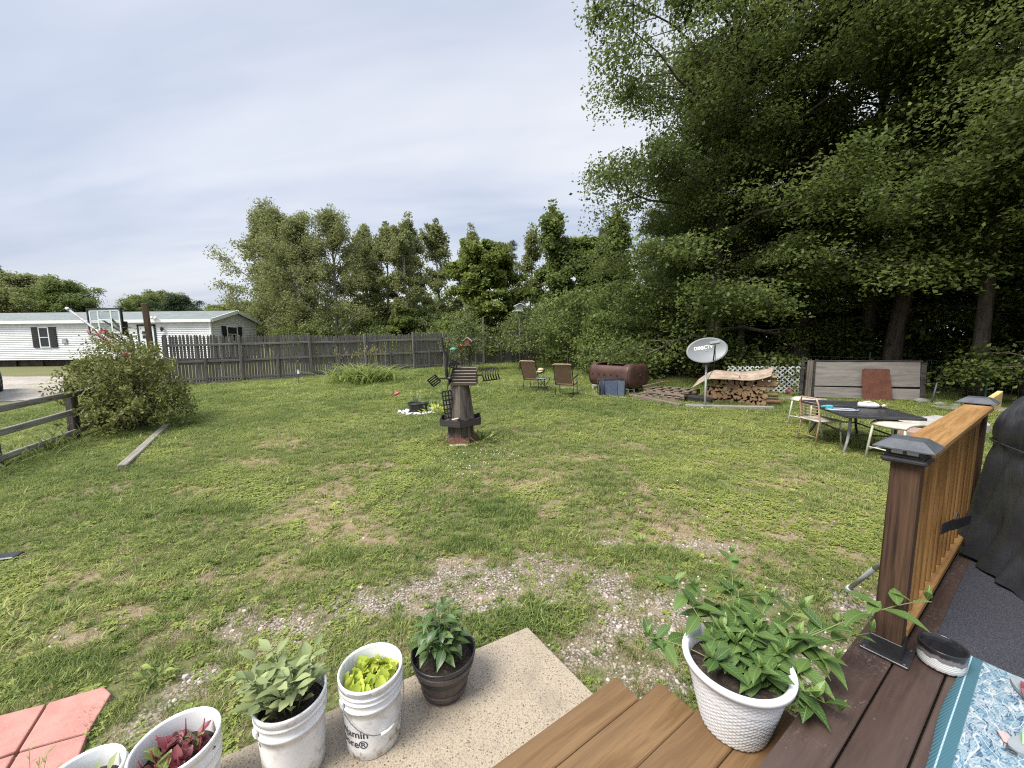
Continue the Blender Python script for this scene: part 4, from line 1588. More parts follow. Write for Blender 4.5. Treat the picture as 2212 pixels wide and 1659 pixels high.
# exposed aggregate slab
m, k, b, o = new_mat('exposed aggregate concrete')
v = ocoord(k, False)
vo = k.n('ShaderNodeTexVoronoi')
vo.inputs['Scale'].default_value = 115
k.l(v, vo.inputs['Vector'])
c = k.ramp(k.noise(vo.outputs['Color'], 3, 1, .5), [(.28, (.11, .082, .058)), (.42, (.30, .24, .16)), (.55, (.38, .31, .215)), (.72, (.23, .185, .135))])
c = k.mix(k.step(vo.outputs['Distance'], .35, .65), c, (.38, .32, .24))
c = k.mix(k.math('MULTIPLY', k.step(k.noise(v, 230, 3, .6), .57, .63), .75), c, (.10, .08, .062))
c = k.mix(k.math('MULTIPLY', k.step(k.noise(v, 3, 6, .65), .46, .66), .5), c, (.21, .175, .13))
k.l(c, b.inputs['Base Color'])
b.inputs['Roughness'].default_value = .9
bump(k, b, k.math('SUBTRACT', 1.0, vo.outputs['Distance']), .35, .006)
AGG = m
mb = MB()
mb.prism([(-1.75, .45), (1.348, .45), (1.342, 1.84), (-1.75, 2.13)], -.04, SL)
sl_ = mb.build('concrete_slab', AGG)
sl_.rotation_euler = (0, 0, DECK_ROT)
bv = sl_.modifiers.new('edge', 'BEVEL')
bv.width = .008
bv.segments = 2
tag(sl_, 'tan speckled aggregate concrete slab under the buckets', 'slab')

# red pavers
m, k, b, o = new_mat('red concrete paver')
v = ocoord(k)
c = k.mix(k.step(k.noise(v, 7, 6, .7), .35, .65), (.46, .225, .185), (.38, .175, .145))
c = k.mix(k.math('MULTIPLY', k.step(k.noise(v, 90, 3, .6), .56, .66), .5), c, (.50, .27, .22))
k.l(c, b.inputs['Base Color'])
b.inputs['Roughness'].default_value = .9
bump(k, b, k.noise(v, 120, 4, .7), .4, .004)
PAVER = m
for i, (pl, lab) in enumerate([([(-2.484, 1.849), (-2.29, 1.943), (-2.204, 1.9), (-2.1, 1.689), (-2.331, 1.603)], 'red concrete paver with clipped corner beside the gravel and grass'),
                               ([(-2.96, 1.655), (-2.651, 1.779), (-2.49, 1.842), (-2.342, 1.603), (-2.487, 1.515), (-2.80, 1.40)], 'red concrete paver farthest from the white buckets'),
                               ([(-2.316, 1.592), (-2.09, 1.678), (-1.998, 1.548), (-1.941, 1.419), (-2.143, 1.312)], 'red concrete paver beside the row of white buckets'),
                               ([(-2.48, 1.508), (-2.325, 1.586), (-2.152, 1.306), (-2.30, 1.22), (-2.79, 1.39)], 'red concrete paver behind the small feathery weed')]):
    mb = MB()
    mb.prism([(x_, y_) for x_, y_ in pl], -.02, .034 + .002 * i)
    p_ = mb.build('paver', PAVER)
    bv = p_.modifiers.new('edge', 'BEVEL')
    bv.width = .007
    bv.segments = 2
    tag(p_, lab, 'paver', 'red pavers beside the slab')

# railing
rail = empty('deck_railing', (0, 0, 0), DECK_ROT, 'orange cedar deck railing between two dark posts with caps', 'railing')


def rail_post(a0, b0, w, label=None):
    mb = MB()
    mb.box((0, 0, (1.372 - DK) / 2), (w, w, 1.372 - DK), bev=.005)
    p = mb.build('post', POSTDARK, rail)
    p.location = (a0, b0, DK)
    p.rotation_euler = (0, .012, .02)
    # steel base bracket
    mb = MB()
    mb.box((0, 0, .006), (w + .07, w + .07, .012), bev=.003)
    for s in (-1, 1):
        mb.box((s * (w / 2 + .004), 0, .045), (.006, w + .008, .075), bev=.002)
        mb.box((0, s * (w / 2 + .004), .045), (w + .008, .006, .075), bev=.002)
    br_ = mb.build('base_bracket', BLKMETAL, p)
    for s in (-1, 1):
        for q in (-1, 1):
            mb = MB()
            mb.lathe([(.0, .004), (.005, .003), (.006, 0)], 8, Matrix.Translation((s * (w / 2 + .02), q * (w / 2 + .02), .012)))
            mb.build('bolt', GREYMETAL, p)
    return p


def solar_cap(a0, b0, s=1.0):
    """flat pyramid lid over a glazed lantern band and a moulded collar"""
    cap = empty('post_cap', (0, 0, 0))
    cap.parent = rail
    cap.location = (a0, b0, 1.372)
    w = .140 * s
    mb = MB()
    mb.box((0, 0, .010), (w, w, .026), bev=.009)
    mb.box((0, 0, .028), (w * .84, w * .84, .012), bev=.003)
    mb.build('collar', BLKMETAL, cap)
    mb = MB()
    mb.box((0, 0, .047), (w * .66, w * .66, .03))
    mb.build('lantern_core', mat_plain('lantern core', (.05, .05, .055), (.12, .12, .125), .3, 40) if 'lantern core' not in MATS else MATS['lantern core'], cap)
    lens = MATS.get('lantern lens')
    if lens is None:
        lens, k_, b_, o_ = new_mat('lantern lens')
        b_.inputs['Base Color'].default_value = (.42, .43, .44, 1)
        b_.inputs['Roughness'].default_value = .12
    for sx, sy in ((1, 0), (-1, 0), (0, 1), (0, -1)):
        for q in (-1, 1):
            mb = MB()
            cx, cy = sx * w * .35 + (q * w * .17 if sy else 0), sy * w * .35 + (q * w * .17 if sx else 0)
            mb.box((cx, cy, .047), (w * .26 if sy else .006, w * .26 if sx else .006, .022), bev=.002)
            mb.build('lens', lens, cap)
    mb = MB()
    for sx in (-1, 1):
        for sy in (-1, 1):
            mb.box((sx * w * .36, sy * w * .36, .047), (.012, .012, .034))
    mb.build('corner_pillar', BLKMETAL, cap)
    mb = MB()
    W_, w2 = w * .66, w * .36
    mb.add([(-W_, -W_, .062), (W_, -W_, .062), (W_, W_, .062), (-W_, W_, .062), (-W_, -W_, .067), (W_, -W_, .067), (W_, W_, .067), (-W_, W_, .067),
            (-w2, -w2, .102), (w2, -w2, .102), (w2, w2, .102), (-w2, w2, .102)],
           [(3, 2, 1, 0), (0, 1, 5, 4), (1, 2, 6, 5), (2, 3, 7, 6), (3, 0, 4, 7), (4, 5, 9, 8), (5, 6, 10, 9), (6, 7, 11, 10), (7, 4, 8, 11), (8, 9, 10, 11)])
    lid = mb.build('lid', GREYMETAL, cap)
    return cap


rail_post(2.385, .395, .096)
solar_cap(2.385, .397, 1.06)
rail_post(4.40, .40, .104)
solar_cap(4.40, .40, 1.06)
mb = MB()
mb.box((0, 0, 0), (1.93, .14, .038), bev=.008)
t_ = mb.build('top_rail', RAILCEDAR, rail)
t_.location = (3.39, .39, 1.405)
mb = MB()
mb.box((0, 0, 0), (1.90, .038, .085), bev=.005)
t_ = mb.build('upper_rail', RAILCEDAR, rail)
t_.location = (3.39, .385, 1.342)
mb = MB()
mb.box((0, 0, 0), (1.90, .085, .04), bev=.005)
t_ = mb.build('bottom_rail', RAILCEDAR, rail)
t_.location = (3.39, .385, .545)
for i in range(14):
    mb = MB()
    mb.box((0, 0, 0), (.036, .034, .76), bev=.004)
    t_ = mb.build('baluster', BALCEDAR, rail)
    t_.location = (2.50 + i * .137, .385, .945)
    t_.rotation_euler = (0, rnd.uniform(-.006, .006), rnd.uniform(-.05, .05))
mb = MB()
mb.box((5.1, .40, 1.34), (1.3, .036, .14), bev=.005)
mb.build('side_rail', mat_wood('yellow pine rail', (.66, .47, .20), (.46, .30, .11), 'x', 1, .6, .1, 9), rail)

# ------------------------------------------------------------------ covered grill
m, k, b, o = new_mat('black grill cover cloth')
v = ocoord(k, False)
c = k.mix(k.step(k.noise(v, 4, 5, .6), .4, .65), (.020, .020, .024), (.034, .034, .039))
c = k.mix(k.math('MULTIPLY', k.step(k.noise(v, 2.2, 6, .65), .55, .72), .25), c, (.10, .095, .09))
k.l(c, b.inputs['Base Color'])
b.inputs['Roughness'].default_value = .5
b.inputs['Specular IOR Level'].default_value = .6
bump(k, b, k.noise(k.mapping(v, scale=(6, 6, 1.2)), 1.3, 4, .5, .8), .5, .04)
COVER = m
grill = empty('covered_grill', tuple(ab(3.66, -.29, 0)), DECK_ROT + math.radians(31), 'barbecue grill under a black fabric cover on the deck', 'grill')
NU, NZ = 150, 34
ga, gb = 0.0, 0.0          # centre in deck coordinates
hw, hd = .62, .37            # half width (along boards) and depth
vs, fs = [], []
rr_ = random.Random(4)
fold_ph = [rr_.uniform(0, 6.28) for _ in range(6)]


def rrect(u, a, b_, r_):
    """point, outward normal and arc length on a rounded rectangle"""
    r_ = min(r_, a * .9, b_ * .9)
    L1, L2, q = 2 * (a - r_), 2 * (b_ - r_), PI * r_ / 2
    p = u * (2 * (L1 + L2) + 4 * q)
    p0 = p
    for seg, (ox, oy, dx, dy, L_) in enumerate(((-a + r_, -b_, 1, 0, L1), (a, -b_ + r_, 0, 1, L2), (a - r_, b_, -1, 0, L1), (-a, b_ - r_, 0, -1, L2))):
        if p <= L_:
            return (ox + dx * p, oy + dy * p), (dy, -dx), p0
        p -= L_
        if p <= q:
            cx_, cy_ = ((a - r_, -b_ + r_), (a - r_, b_ - r_), (-a + r_, b_ - r_), (-a + r_, -b_ + r_))[seg]
            th_ = -PI / 2 + seg * PI / 2 + p / r_
            return (cx_ + r_ * math.cos(th_), cy_ + r_ * math.sin(th_)), (math.cos(th_), math.sin(th_)), p0
        p -= q
    return (-a + r_, -b_), (0, -1), p0


for j in range(NZ + 1):
    t = j / NZ
    if t < .62:
        s = t / .62
        z = DK + .035 + s * .76
        kx = ky = 1.03 - .05 * s
    else:
        s = (t - .62) / .38
        z = DK + .795 + .36 * math.sin(s * PI / 2) * (1 - .04 * s)
        kx = .98 - .20 * s ** 2.2
        ky = .98 - .58 * s ** 1.8
    for i in range(NU):
        (x, y), (nx_, ny_), p = rrect(i / NU, hw * kx, hd * ky, .07 + .05 * t)
        fall = (1 - t) ** .8
        d = (.030 * (abs(math.sin(p * 9.5 + fold_ph[0] + 1.4 * t)) ** .55 - .6) + .016 * math.sin(p * 31 + fold_ph[1] - 2.5 * t + math.sin(p * 6)) + .008 * math.sin(p * 57 + fold_ph[2] + 4 * t)) * (fall + .14)
        d += .05 * max(0, 1 - t * 5) - .022 * math.exp(-((t - .60) / .05) ** 2)
        zz = z + (.03 * math.sin(p * 4 + .6) + .018 * math.sin(p * 11)) * (1 - t) ** 3 + .03 * math.sin(p * 5.0 + 2) * max(0, t - .6)
        vs.append((ga + x + nx_ * d, gb + y + ny_ * d, zz))
for j in range(NZ):
    for i in range(NU):
        l = (i + 1) % NU
        fs.append((j * NU + i, j * NU + l, (j + 1) * NU + l, (j + 1) * NU + i))
fs.append(tuple(NZ * NU + i for i in range(NU)))
mb = MB()
mb.add(vs, fs, True)
cv = mb.build('cover', COVER, grill)
sub = cv.modifiers.new('soft', 'SUBSURF')
sub.levels = sub.render_levels = 1
mb = MB()                    # hem seam round the hood
ring = []
for i in range(72):
    (x, y), nn_, p = rrect(i / 72, hw * .97, hd * .97, .10)
    ring.append((ga + x, gb + y, DK + .80 + .01 * math.sin(5 * p)))
mb.tube(ring, .006, 5, closed=True)
mb.build('seam', COVER, cv)
mb = MB()                    # buckled strap reaching the railing


def gloc(a, b_, z):
    c_, s_ = math.cos(math.radians(31)), math.sin(math.radians(31))
    x, y = a - 3.66, b_ + .29
    return Vector((c_ * x + s_ * y, -s_ * x + c_ * y, z))


mb.bar(gloc(3.62, .30, .79), gloc(3.30, .335, .83), .004, .06)
mb.bar(gloc(3.31, .335, .835), gloc(3.02, .345, .885), .004, .06)
st_ = mb.build('strap', BLKMETAL, grill)
mb = MB()
mb.tube([gloc(3.40 + .03 * math.cos(a), .335, .85 + .03 * math.sin(a)) for a in [q * PI / 6 for q in range(12)]], .004, 5, closed=True)
mb.build('buckle', GREYMETAL, st_)
for a_ in (-1, 1):
    for b_ in (-1, 1):
        mb = MB()
        mb.lathe([(.0, 0), (.03, 0), (.03, .03), (.02, .05), (0, .05)], 12, Matrix.Translation((ga + a_ * .5, gb + b_ * .26, DK)))
        mb.build('caster', BLKMETAL, grill)

# ------------------------------------------------------------------ mats, bowl, sandals
m, k, b, o = new_mat('charcoal carpet mat')
v = ocoord(k, False)
c = k.mix(k.step(k.noise(v, 240, 3, .7), .38, .62), (.012, .012, .016), (.055, .055, .07))
c = k.mix(k.step(k.noise(v, 420, 2, .6), .62, .68), c, (.16, .16, .18))
k.l(c, b.inputs['Base Color'])
b.inputs['Roughness'].default_value = 1
bump(k, b, k.noise(v, 300, 3, .7), .8, .006)
mb = MB()
mb.box((0, 0, .005), (1.15, .62, .010), bev=.003)
mt = mb.build('door_mat', m)
p_ = ab(3.22, -.02, DK)
mt.location = p_
mt.rotation_euler = (0, 0, DECK_ROT + .01)
tag(mt, 'charcoal black carpet mat in front of the covered grill', 'mat')

m, k, b, o = new_mat('blue white patterned rug')
v = ocoord(k, False)
sp = k.n('ShaderNodeSeparateXYZ')
k.l(v, sp.inputs[0])
w1 = k.noise(k.mapping(v, scale=(1, 1.9, 1)), 15, 5, .6, .9)
w2 = k.noise(k.mapping(v, scale=(1, 2.6, 1), rot=(0, 0, .5)), 24, 3, .5, 1.2)
c = k.ramp(w1, [(.33, (.27, .31, .33)), (.42, (.11, .21, .27)), (.47, (.045, .13, .19)), (.50, (.35, .38, .39)), (.56, (.13, .23, .29)), (.64, (.37, .39, .395))])
c = k.mix(k.step(w2, .585, .61), c, (.035, .075, .13))
lp = k.math('ABSOLUTE', k.math('SUBTRACT', k.noise(k.mapping(v, scale=(1, 1.5, 1)), 6.5, 1, .3, 2.2), .5))
c = k.mix(k.step(lp, .022, .012), c, (.42, .44, .44))
rib = k.math('SINE', k.math('MULTIPLY', k.math('ADD', sp.outputs[1], k.math('MULTIPLY', sp.outputs[0], .25)), 900.0))
c = k.mix(k.math('MULTIPLY', k.step(rib, -.2, 1), .28), c, (.25, .33, .40))
edge = k.math('MAXIMUM', k.step(sp.outputs[1], .270, .275), k.step(sp.outputs[0], .66, .665))
c = k.mix(edge, c, (.04, .115, .145))
st = k.math('ABSOLUTE', k.math('SUBTRACT', sp.outputs[1], .306))
c = k.mix(k.step(st, .0028, .0016), c, (.30, .42, .47))
k.l(c, b.inputs['Base Color'])
b.inputs['Roughness'].default_value = .95
bump(k, b, rib, .3, .003)
mb = MB()
NXr, NYr = 40, 20
vs, fs = [], []
for j in range(NYr + 1):
    for i in range(NXr + 1):
        x, y = -.7 + 1.4 * i / NXr, -.33 + .66 * j / NYr
        vs.append((x, y + .006 * math.sin(x * 9), .007 + .0035 * math.sin(x * 7 + y * 5) * (1 if 0 < j < NYr else .3)))
for j in range(NYr):
    for i in range(NXr):
        q = j * (NXr + 1) + i
        fs.append((q, q + 1, q + NXr + 2, q + NXr + 1))
mb.add(vs, fs, True)
rg = mb.build('woven_rug', m)
so = rg.modifiers.new('thick', 'SOLIDIFY')
so.thickness = .006
so.offset = -1
rg.location = ab(1.98, -.145, DK + .002)
rg.rotation_euler = (0, 0, DECK_ROT + .005)
tag(rg, 'teal edged blue and white patterned woven rug on the deck', 'rug')

# pet bowl
m, k, b, o = new_mat('banded glazed ceramic')
v = ocoord(k, False)
sp = k.n('ShaderNodeSeparateXYZ')
k.l(v, sp.inputs[0])
wob = k.math('ADD', sp.outputs[2], k.math('MULTIPLY', k.math('SUBTRACT', k.noise(k.mapping(v, scale=(1, 1, .2)), 42, 3, .6), .5), .034))
c = k.ramp(k.math('MULTIPLY', wob, 10.0), [(.10, (.05, .035, .03)), (.13, (.74, .74, .72)), (.50, (.70, .70, .69)), (.53, (.14, .14, .15)), (.66, (.20, .17, .17)), (.76, (.02, .02, .022))])
ln = k.math('SINE', k.math('MULTIPLY', sp.outputs[2], 780.0))
c = k.mix(k.math('MULTIPLY', k.step(ln, .55, .9), k.math('MULTIPLY', k.step(sp.outputs[2], .058, .05), .75)), c, (.10, .10, .10))
k.l(c, b.inputs['Base Color'])
b.inputs['Roughness'].default_value = .18
bowl = empty('pet_bowl', ab(2.475, .238, DK), 0, 'striped black and white ceramic pet bowl on the deck', 'bowl')
mb = MB()
mb.lathe([(.0, .002), (.070, .002), (.076, .008), (.077, .03), (.076, .07), (.0785, .093), (.079, .099), (.076, .100), (.072, .097), (.069, .06), (.060, .03), (.0, .026)], 48)
mb.build('body', m, bowl)
mw, k, b, o = new_mat('still dark water')
b.inputs['Base Color'].default_value = (.012, .013, .015, 1)
b.inputs['Roughness'].default_value = .03
mb = MB()
mb.disc((0, 0), .0705, 40, .082)
mb.build('water', mw, bowl)

# sandals on the rug
SAND_RED = mat_plain('dark red strap', (.22, .05, .06), (.14, .03, .04), .6, 30)
SAND_PINK = mat_plain('pink ribbon strap', (.62, .38, .36), (.50, .28, .27), .7, 40)
SAND_GREEN = mat_plain('lime green strap', (.30, .62, .20), (.24, .52, .16), .6, 30)
SOLE = mat_plain('grey foam sole', (.26, .28, .29), (.20, .24, .27), .8, 24)


def sandal(a0, b0, rz, strap, label, second=None):
    root = empty('sandal', ab(a0, b0, DK + .012), DECK_ROT + rz, label, 'sandal', 'sandals on the rug')
    poly = []
    for i in range(26):
        th = 2 * PI * i / 26
        x = .125 * math.cos(th)
        w = .040 + .008 * math.cos(th) - .007 * math.exp(-((x + .01) / .05) ** 2)
        poly.append((x, w * math.sin(th)))
    mb = MB()
    mb.prism(poly, 0, .014)
    mb.build('sole', SOLE, root)
    mb = MB()
    for s in (-1, 1):
        pts = [(.07, .002 * s, .016), (.05, .018 * s, .040), (.01, .036 * s, .038), (-.02, .040 * s, .014)]
        for p, q in zip(pts[:-1], pts[1:]):
            mb.bar(p, q, .014, .003)
    mb.build('thong_strap', strap, root)
    mb = MB()
    mb.tube([(-.02, .038 * math.cos(a), .02 + .05 * math.sin(a)) for a in [q * PI / 8 for q in range(9)]], .005, 6)
    mb.build('heel_strap', second or strap, root)
    return root


sandal(2.50, -.02, .5, SAND_RED, 'sandal with dark red straps lying on the patterned rug', SAND_PINK)
sandal(2.23, -.045, 2.6, SAND_GREEN, 'sandal with lime green straps lying on the patterned rug', SAND_PINK)
kt = empty('key_fob', ab(2.17, .035, DK + .012), 1.0, 'small pink tag with metal rings lying on the rug', 'key ring')
mb = MB()
mb.box((0, 0, .008), (.05, .028, .009), bev=.003)
mb.build('tag', SAND_PINK, kt)
for i in range(3):
    mb = MB()
    mb.tube([(-.04 - i * .012 + .012 * math.cos(a), .012 * math.sin(a) + .005 * i, .006 + .002 * i) for a in [q * PI / 6 for q in range(12)]], .0016, 5, closed=True)
    mb.build('ring', GREYMETAL, kt)

# grey pole with a pronged tip leaning behind the railing post
pl = empty('garden_torch', (0, 0, 0), 0, 'grey plastic rod with pronged metal tip behind the railing post', 'garden tool')
mb = MB()
A_, B_ = ab(3.36, .80, .12), ab(2.97, .58, .558)
mb.tube([A_.lerp(B_, .22), B_], .013, 10)
mb.build('rod', mat_plain('grey plastic rod', (.36, .37, .38), (.30, .31, .32), .5), pl)
mb = MB()
mb.tube([A_.lerp(B_, .10), A_.lerp(B_, .24)], [.017, .021], 10)
mb.build('socket', mat_plain('pale grey socket', (.45, .46, .47), None, .5), pl)
for s in (-1, 1):
    mb = MB()
    mb.tube([A_.lerp(B_, .12) + Vector((0, .006 * s, 0)), A_ + Vector((0, .022 * s, .01 * s)), A_.lerp(B_, -.04) + Vector((0, .02 * s, 0))], .003, 5)
    mb.build('prong', GREYMETAL, pl)
mb = MB()
mb.tube([B_, ab(2.78, .45, .76)], .013, 10)
mb.build('upper_rod', MATS['grey plastic rod'], pl)
# ------------------------------------------------------------------ pots, buckets and their plants
def leaf_mesh(name, L, W, mat, fold=.25, curl=.3, peak=.42, serr=0.0, wave=0.0, petiole=.0, n=7, tipw=.0):
    """leaf along +x, faces +z: two half blades with a folded midrib and a drooping tip"""
    vs, fs = [], []
    for i in range(n + 1):
        t = i / n
        if t <= peak:
            w = math.sin(t / peak * PI / 2) ** .8
        else:
            w = max(tipw, math.cos((t - peak) / (1 - peak) * PI / 2) ** 1.15)
        w = max(w, .04) * W / 2
        if serr and 0 < i < n:
            w *= 1 + serr * (1 if i % 2 else -1)
        x = petiole + L * t * (1 - .12 * curl * t)
        z = -curl * L * t * t * .55 + .12 * L * t
        wz = wave * W * math.sin(t * 14)
        vs += [(x, -w, z + fold * w + wz), (x, -w * .5, z + fold * w * .35), (x, 0, z), (x, w * .5, z + fold * w * .35), (x, w, z + fold * w - wz)]
    for i in range(n):
        for j in range(4):
            a = i * 5 + j
            fs.append((a, a + 1, a + 6, a + 5))
    mb = MB()
    mb.add(vs, fs, True)
    if petiole > 0:
        mb.tube([(0, 0, 0), (petiole, 0, .0)], .0016, 4, caps=False)
    me = mb.mesh(name)
    me.materials.append(mat)
    return me


def place(me, root, pos, az, pitch, roll=0.0, s=1.0, name='leaf'):
    o_ = bpy.data.objects.new(name, me)
    COL.objects.link(o_)
    o_.parent = root
    o_.matrix_local = (Matrix.Translation(pos) @ Matrix.Rotation(az, 4, 'Z') @ Matrix.Rotation(-pitch, 4, 'Y') @ Matrix.Rotation(roll, 4, 'X') @ Matrix.Scale(s, 4))
    return o_


SOIL = mat_plain('dark potting soil', (.045, .03, .022), (.022, .015, .011), .95, 90, bmp=.9, bscale=160, dirt=(.16, .11, .075), dirt_amt=.5, bdist=.01)
STEM = mat_plain('green plant stem', (.14, .20, .06), (.20, .17, .08), .6, 30)


def soil_disc(r_, z, root, seed=1):
    q = random.Random(seed)
    mb = MB()
    vs = [(0, 0, z)]
    nr, na = 7, 28
    for i in range(1, nr + 1):
        for k_ in range(na):
            a = 2 * PI * k_ / na
            rr = r_ * i / nr
            vs.append((rr * math.cos(a), rr * math.sin(a), z + (q.uniform(-.006, .006) if i < nr else 0)))
    fs = [(0, 1 + k_, 1 + (k_ + 1) % na) for k_ in range(na)]
    for i in range(nr - 1):
        for k_ in range(na):
            l = (k_ + 1) % na
            fs.append((1 + i * na + k_, 1 + (i + 1) * na + k_, 1 + (i + 1) * na + l, 1 + i * na + l))
    mb.add(vs, fs, False)
    return mb.build('soil', SOIL, root)


# ---- white woven planter with the big leafy plant
WPOT = mat_plain('white moulded plastic', (.74, .745, .75), (.70, .705, .71), .45, 5, bmp=.0, dirt=(.55, .52, .46), dirt_amt=.2)
pc = Vector((.935, 1.482, T1))
pp = empty('potted_plant', pc, 0, 'white woven pattern planter with a sprawling broad leaved plant', 'potted plant')
H_, R0, R1 = .305, .122, .188
na, nz = 216, 66
vs, fs = [], []
rows, cols = 30, 36
for j in range(nz + 1):
    t = j / nz
    rad = R0 + (R1 - R0) * t ** .85
    for i in range(na):
        th = 2 * PI * i / na
        row = t * rows
        off = .5 if int(row) % 2 else 0
        u = (th / (2 * PI) * cols + off) % 1
        bul = abs(math.sin(PI * u)) ** .7 * abs(math.sin(PI * (row % 1))) ** .6
        rr = rad + .0042 * bul
        vs.append((rr * math.cos(th), rr * math.sin(th), .006 + t * (H_ - .03)))
for j in range(nz):
    for i in range(na):
        l = (i + 1) % na
        fs.append((j * na + i, j * na + l, (j + 1) * na + l, (j + 1) * na + i))
mb = MB()
mb.add(vs, fs, True)
mb.lathe([(0, .0), (R0 - .004, .0), (R0, .006)], 48)
pot = mb.build('pot', WPOT, pp)
mb = MB()
mb.lathe([(R1 - .004, H_ - .026), (R1 + .020, H_ - .022), (R1 + .023, H_ - .004), (R1 + .020, H_ + .003), (R1 + .004, H_ + .004), (R1 - .005, H_ - .004), (R1 - .012, H_ - .10)], 72)
mb.build('rim', WPOT, pot)
soil_disc(R1 - .012, H_ - .055, pp, 2)
L_PEN = mat_leaf('glossy broad leaves', (.05, .10, .026), (.095, .155, .038), (.03, .064, .018), .48, .22, veins=True, spec=.3)
L_PENY = mat_leaf('young bright leaves', (.11, .185, .045), (.17, .25, .065), (.08, .145, .036), .42, .3, veins=True, spec=.5)
PL = [leaf_mesh('leaf', .125, .050, L_PEN, .22, .45, serr=.03), leaf_mesh('leaf', .115, .052, L_PEN, .18, .75, serr=.03), leaf_mesh('leaf', .10, .042, L_PEN, .3, .3, serr=.03)]
PLY = [leaf_mesh('leaf', .06, .024, L_PENY, .35, .2, serr=.03), leaf_mesh('leaf', .045, .016, L_PENY, .4, .05)]
rl = random.Random(21)


def shoot(root, base, tip, pairs, big, bow=.05, stem_r=.003, first=.4):
    base, tip = Vector(base), Vector(tip)
    mid = base.lerp(tip, .5) + Vector((0, 0, bow))
    pts = []
    for i in range(7):
        t = i / 6
        pts.append(base * (1 - t) ** 2 + mid * 2 * t * (1 - t) + tip * t * t)
    mb = MB()
    mb.tube(pts, [stem_r * (1 - .5 * i / 6) for i in range(7)], 5, caps=False)
    mb.build('stem', STEM, root)
    d = (pts[-1] - pts[-2]).normalized()
    for i in range(pairs):
        t = first + (1 - first) * i / max(1, pairs - 1)
        q = min(int(t * 6), 5)
        p = pts[q].lerp(pts[q + 1], t * 6 - q)
        az0 = rl.uniform(-.3, .3) + (PI / 2 if i % 2 else 0) + .5
        last = (t > .93)
        young = t > .8
        for s in (0, 1):
            az = az0 + s * PI + rl.uniform(-.25, .25)
            if last:
                place(rl.choice(PLY), root, p, az, rl.uniform(.6, 1.1), rl.uniform(-.3, .3), big * rl.uniform(.8, 1.1))
            elif young:
                place(PLY[0] if rl.random() < .5 else PL[2], root, p, az, rl.uniform(.25, .7), rl.uniform(-.3, .3), big * rl.uniform(.8, 1.05))
            else:
                place(rl.choice(PL), root, p, az, rl.uniform(-.25, .35), rl.uniform(-.35, .35), big * rl.uniform(.82, 1.15))
    for s in range(3):
        place(PLY[1], root, tip, s * 2.1 + rl.random(), rl.uniform(.9, 1.3), 0, big * rl.uniform(.7, 1.0))


def to_local(a, b_, z):
    return ab(a, b_, z) - pc


z0 = H_ - .06
SHOOTS = [(0.914, 1.808, 0.68), (1.03, 1.66, 0.66), (1.1, 1.76, 0.7), (1.22, 1.7, 0.7), (1.33, 1.65, 0.68), (1.42, 1.57, 0.66), (1.53, 1.52, 0.66), (1.22, 1.53, 0.64), (1.33, 1.45, 0.6), (1.11, 1.45, 0.63), (1.06, 1.55, 0.65), (1.16, 1.34, 0.54), (1.24, 1.32, 0.5), (1.02, 1.4, 0.58), (0.95, 1.52, 0.62), (0.93, 1.6, 0.62)]
special = [((.621, 1.674, .52), 5, 1.1, .05, .70), ((.79, 1.83, .75), 6, 1.15, .02, .45), ((1.143, 1.907, .80), 7, 1.15, .02, .42), ((1.80, 1.56, .78), 5, 1.3, .10, .66)]
special += [(t_, 5, 1.28, .04, .36) for t_ in SHOOTS]
for tip, n_, bg_, bow, fi in special:
    tip = Vector(tip) - pc
    az = math.atan2(tip.y, tip.x)
    shoot(pp, (math.cos(az) * .05, math.sin(az) * .05, z0), tip, n_, bg_, bow, .0032, fi)
for i in range(5):
    az = i * 2.4 + rl.uniform(-.3, .3)
    q = .05 + .11 * math.sqrt((i + .5) / 7)
    tip = Vector((math.cos(az) * q, math.sin(az) * q, z0 + .08 + .06 * rl.random()))
    shoot(pp, (math.cos(az) * q * .4, math.sin(az) * q * .4, z0), tip, 4, rl.uniform(.8, 1.0), .03, .003, .35)

# ---- brown barrel planter with the pepper plant
BARREL = mat_plain('brown barrel plastic', (.105, .085, .08), (.075, .06, .058), .5, 14, bmp=.08)
bc = Vector((-.372, 1.84, SL))
bp_ = empty('potted_plant', bc, 0, 'dark brown barrel shaped pot with a bushy pepper plant', 'potted plant')
na = 96
prof = [(.098, 0), (.103, .004), (.112, .03), (.114, .032), (.118, .052), (.116, .054), (.135, .115), (.148, .16), (.151, .162), (.155, .186), (.153, .188), (.160, .212)]
vs, fs = [], []
for rr, z in prof:
    band = rr
    for i in range(na):
        th = 2 * PI * i / na
        groove = .0022 if (i % 8 == 0) and not (.03 <= z <= .054 or .16 <= z <= .188) else 0
        q = rr + .004 * ((.031 < z < .053) or (.161 < z < .187)) - groove
        vs.append((q * math.cos(th), q * math.sin(th), z))
for j in range(len(prof) - 1):
    for i in range(na):
        l = (i + 1) % na
        fs.append((j * na + i, j * na + l, (j + 1) * na + l, (j + 1) * na + i))
mb = MB()
mb.add(vs, fs, False)
mb.disc((0, 0), .098, 48, .0005)
pot = mb.build('pot', BARREL, bp_)
mb = MB()
mb.lathe([(.160, .210), (.166, .213), (.167, .222), (.163, .226), (.157, .222), (.152, .19), (.140, .12)], 60)
mb.build('rim', mat_plain('black rim plastic', (.02, .02, .021), (.03, .03, .03), .4), pot)
soil_disc(.148, .165, bp_, 3)
L_PEP = mat_leaf('pepper leaves', (.05, .098, .027), (.09, .145, .042), (.032, .066, .02), .36, .2, veins=True, spec=.5)
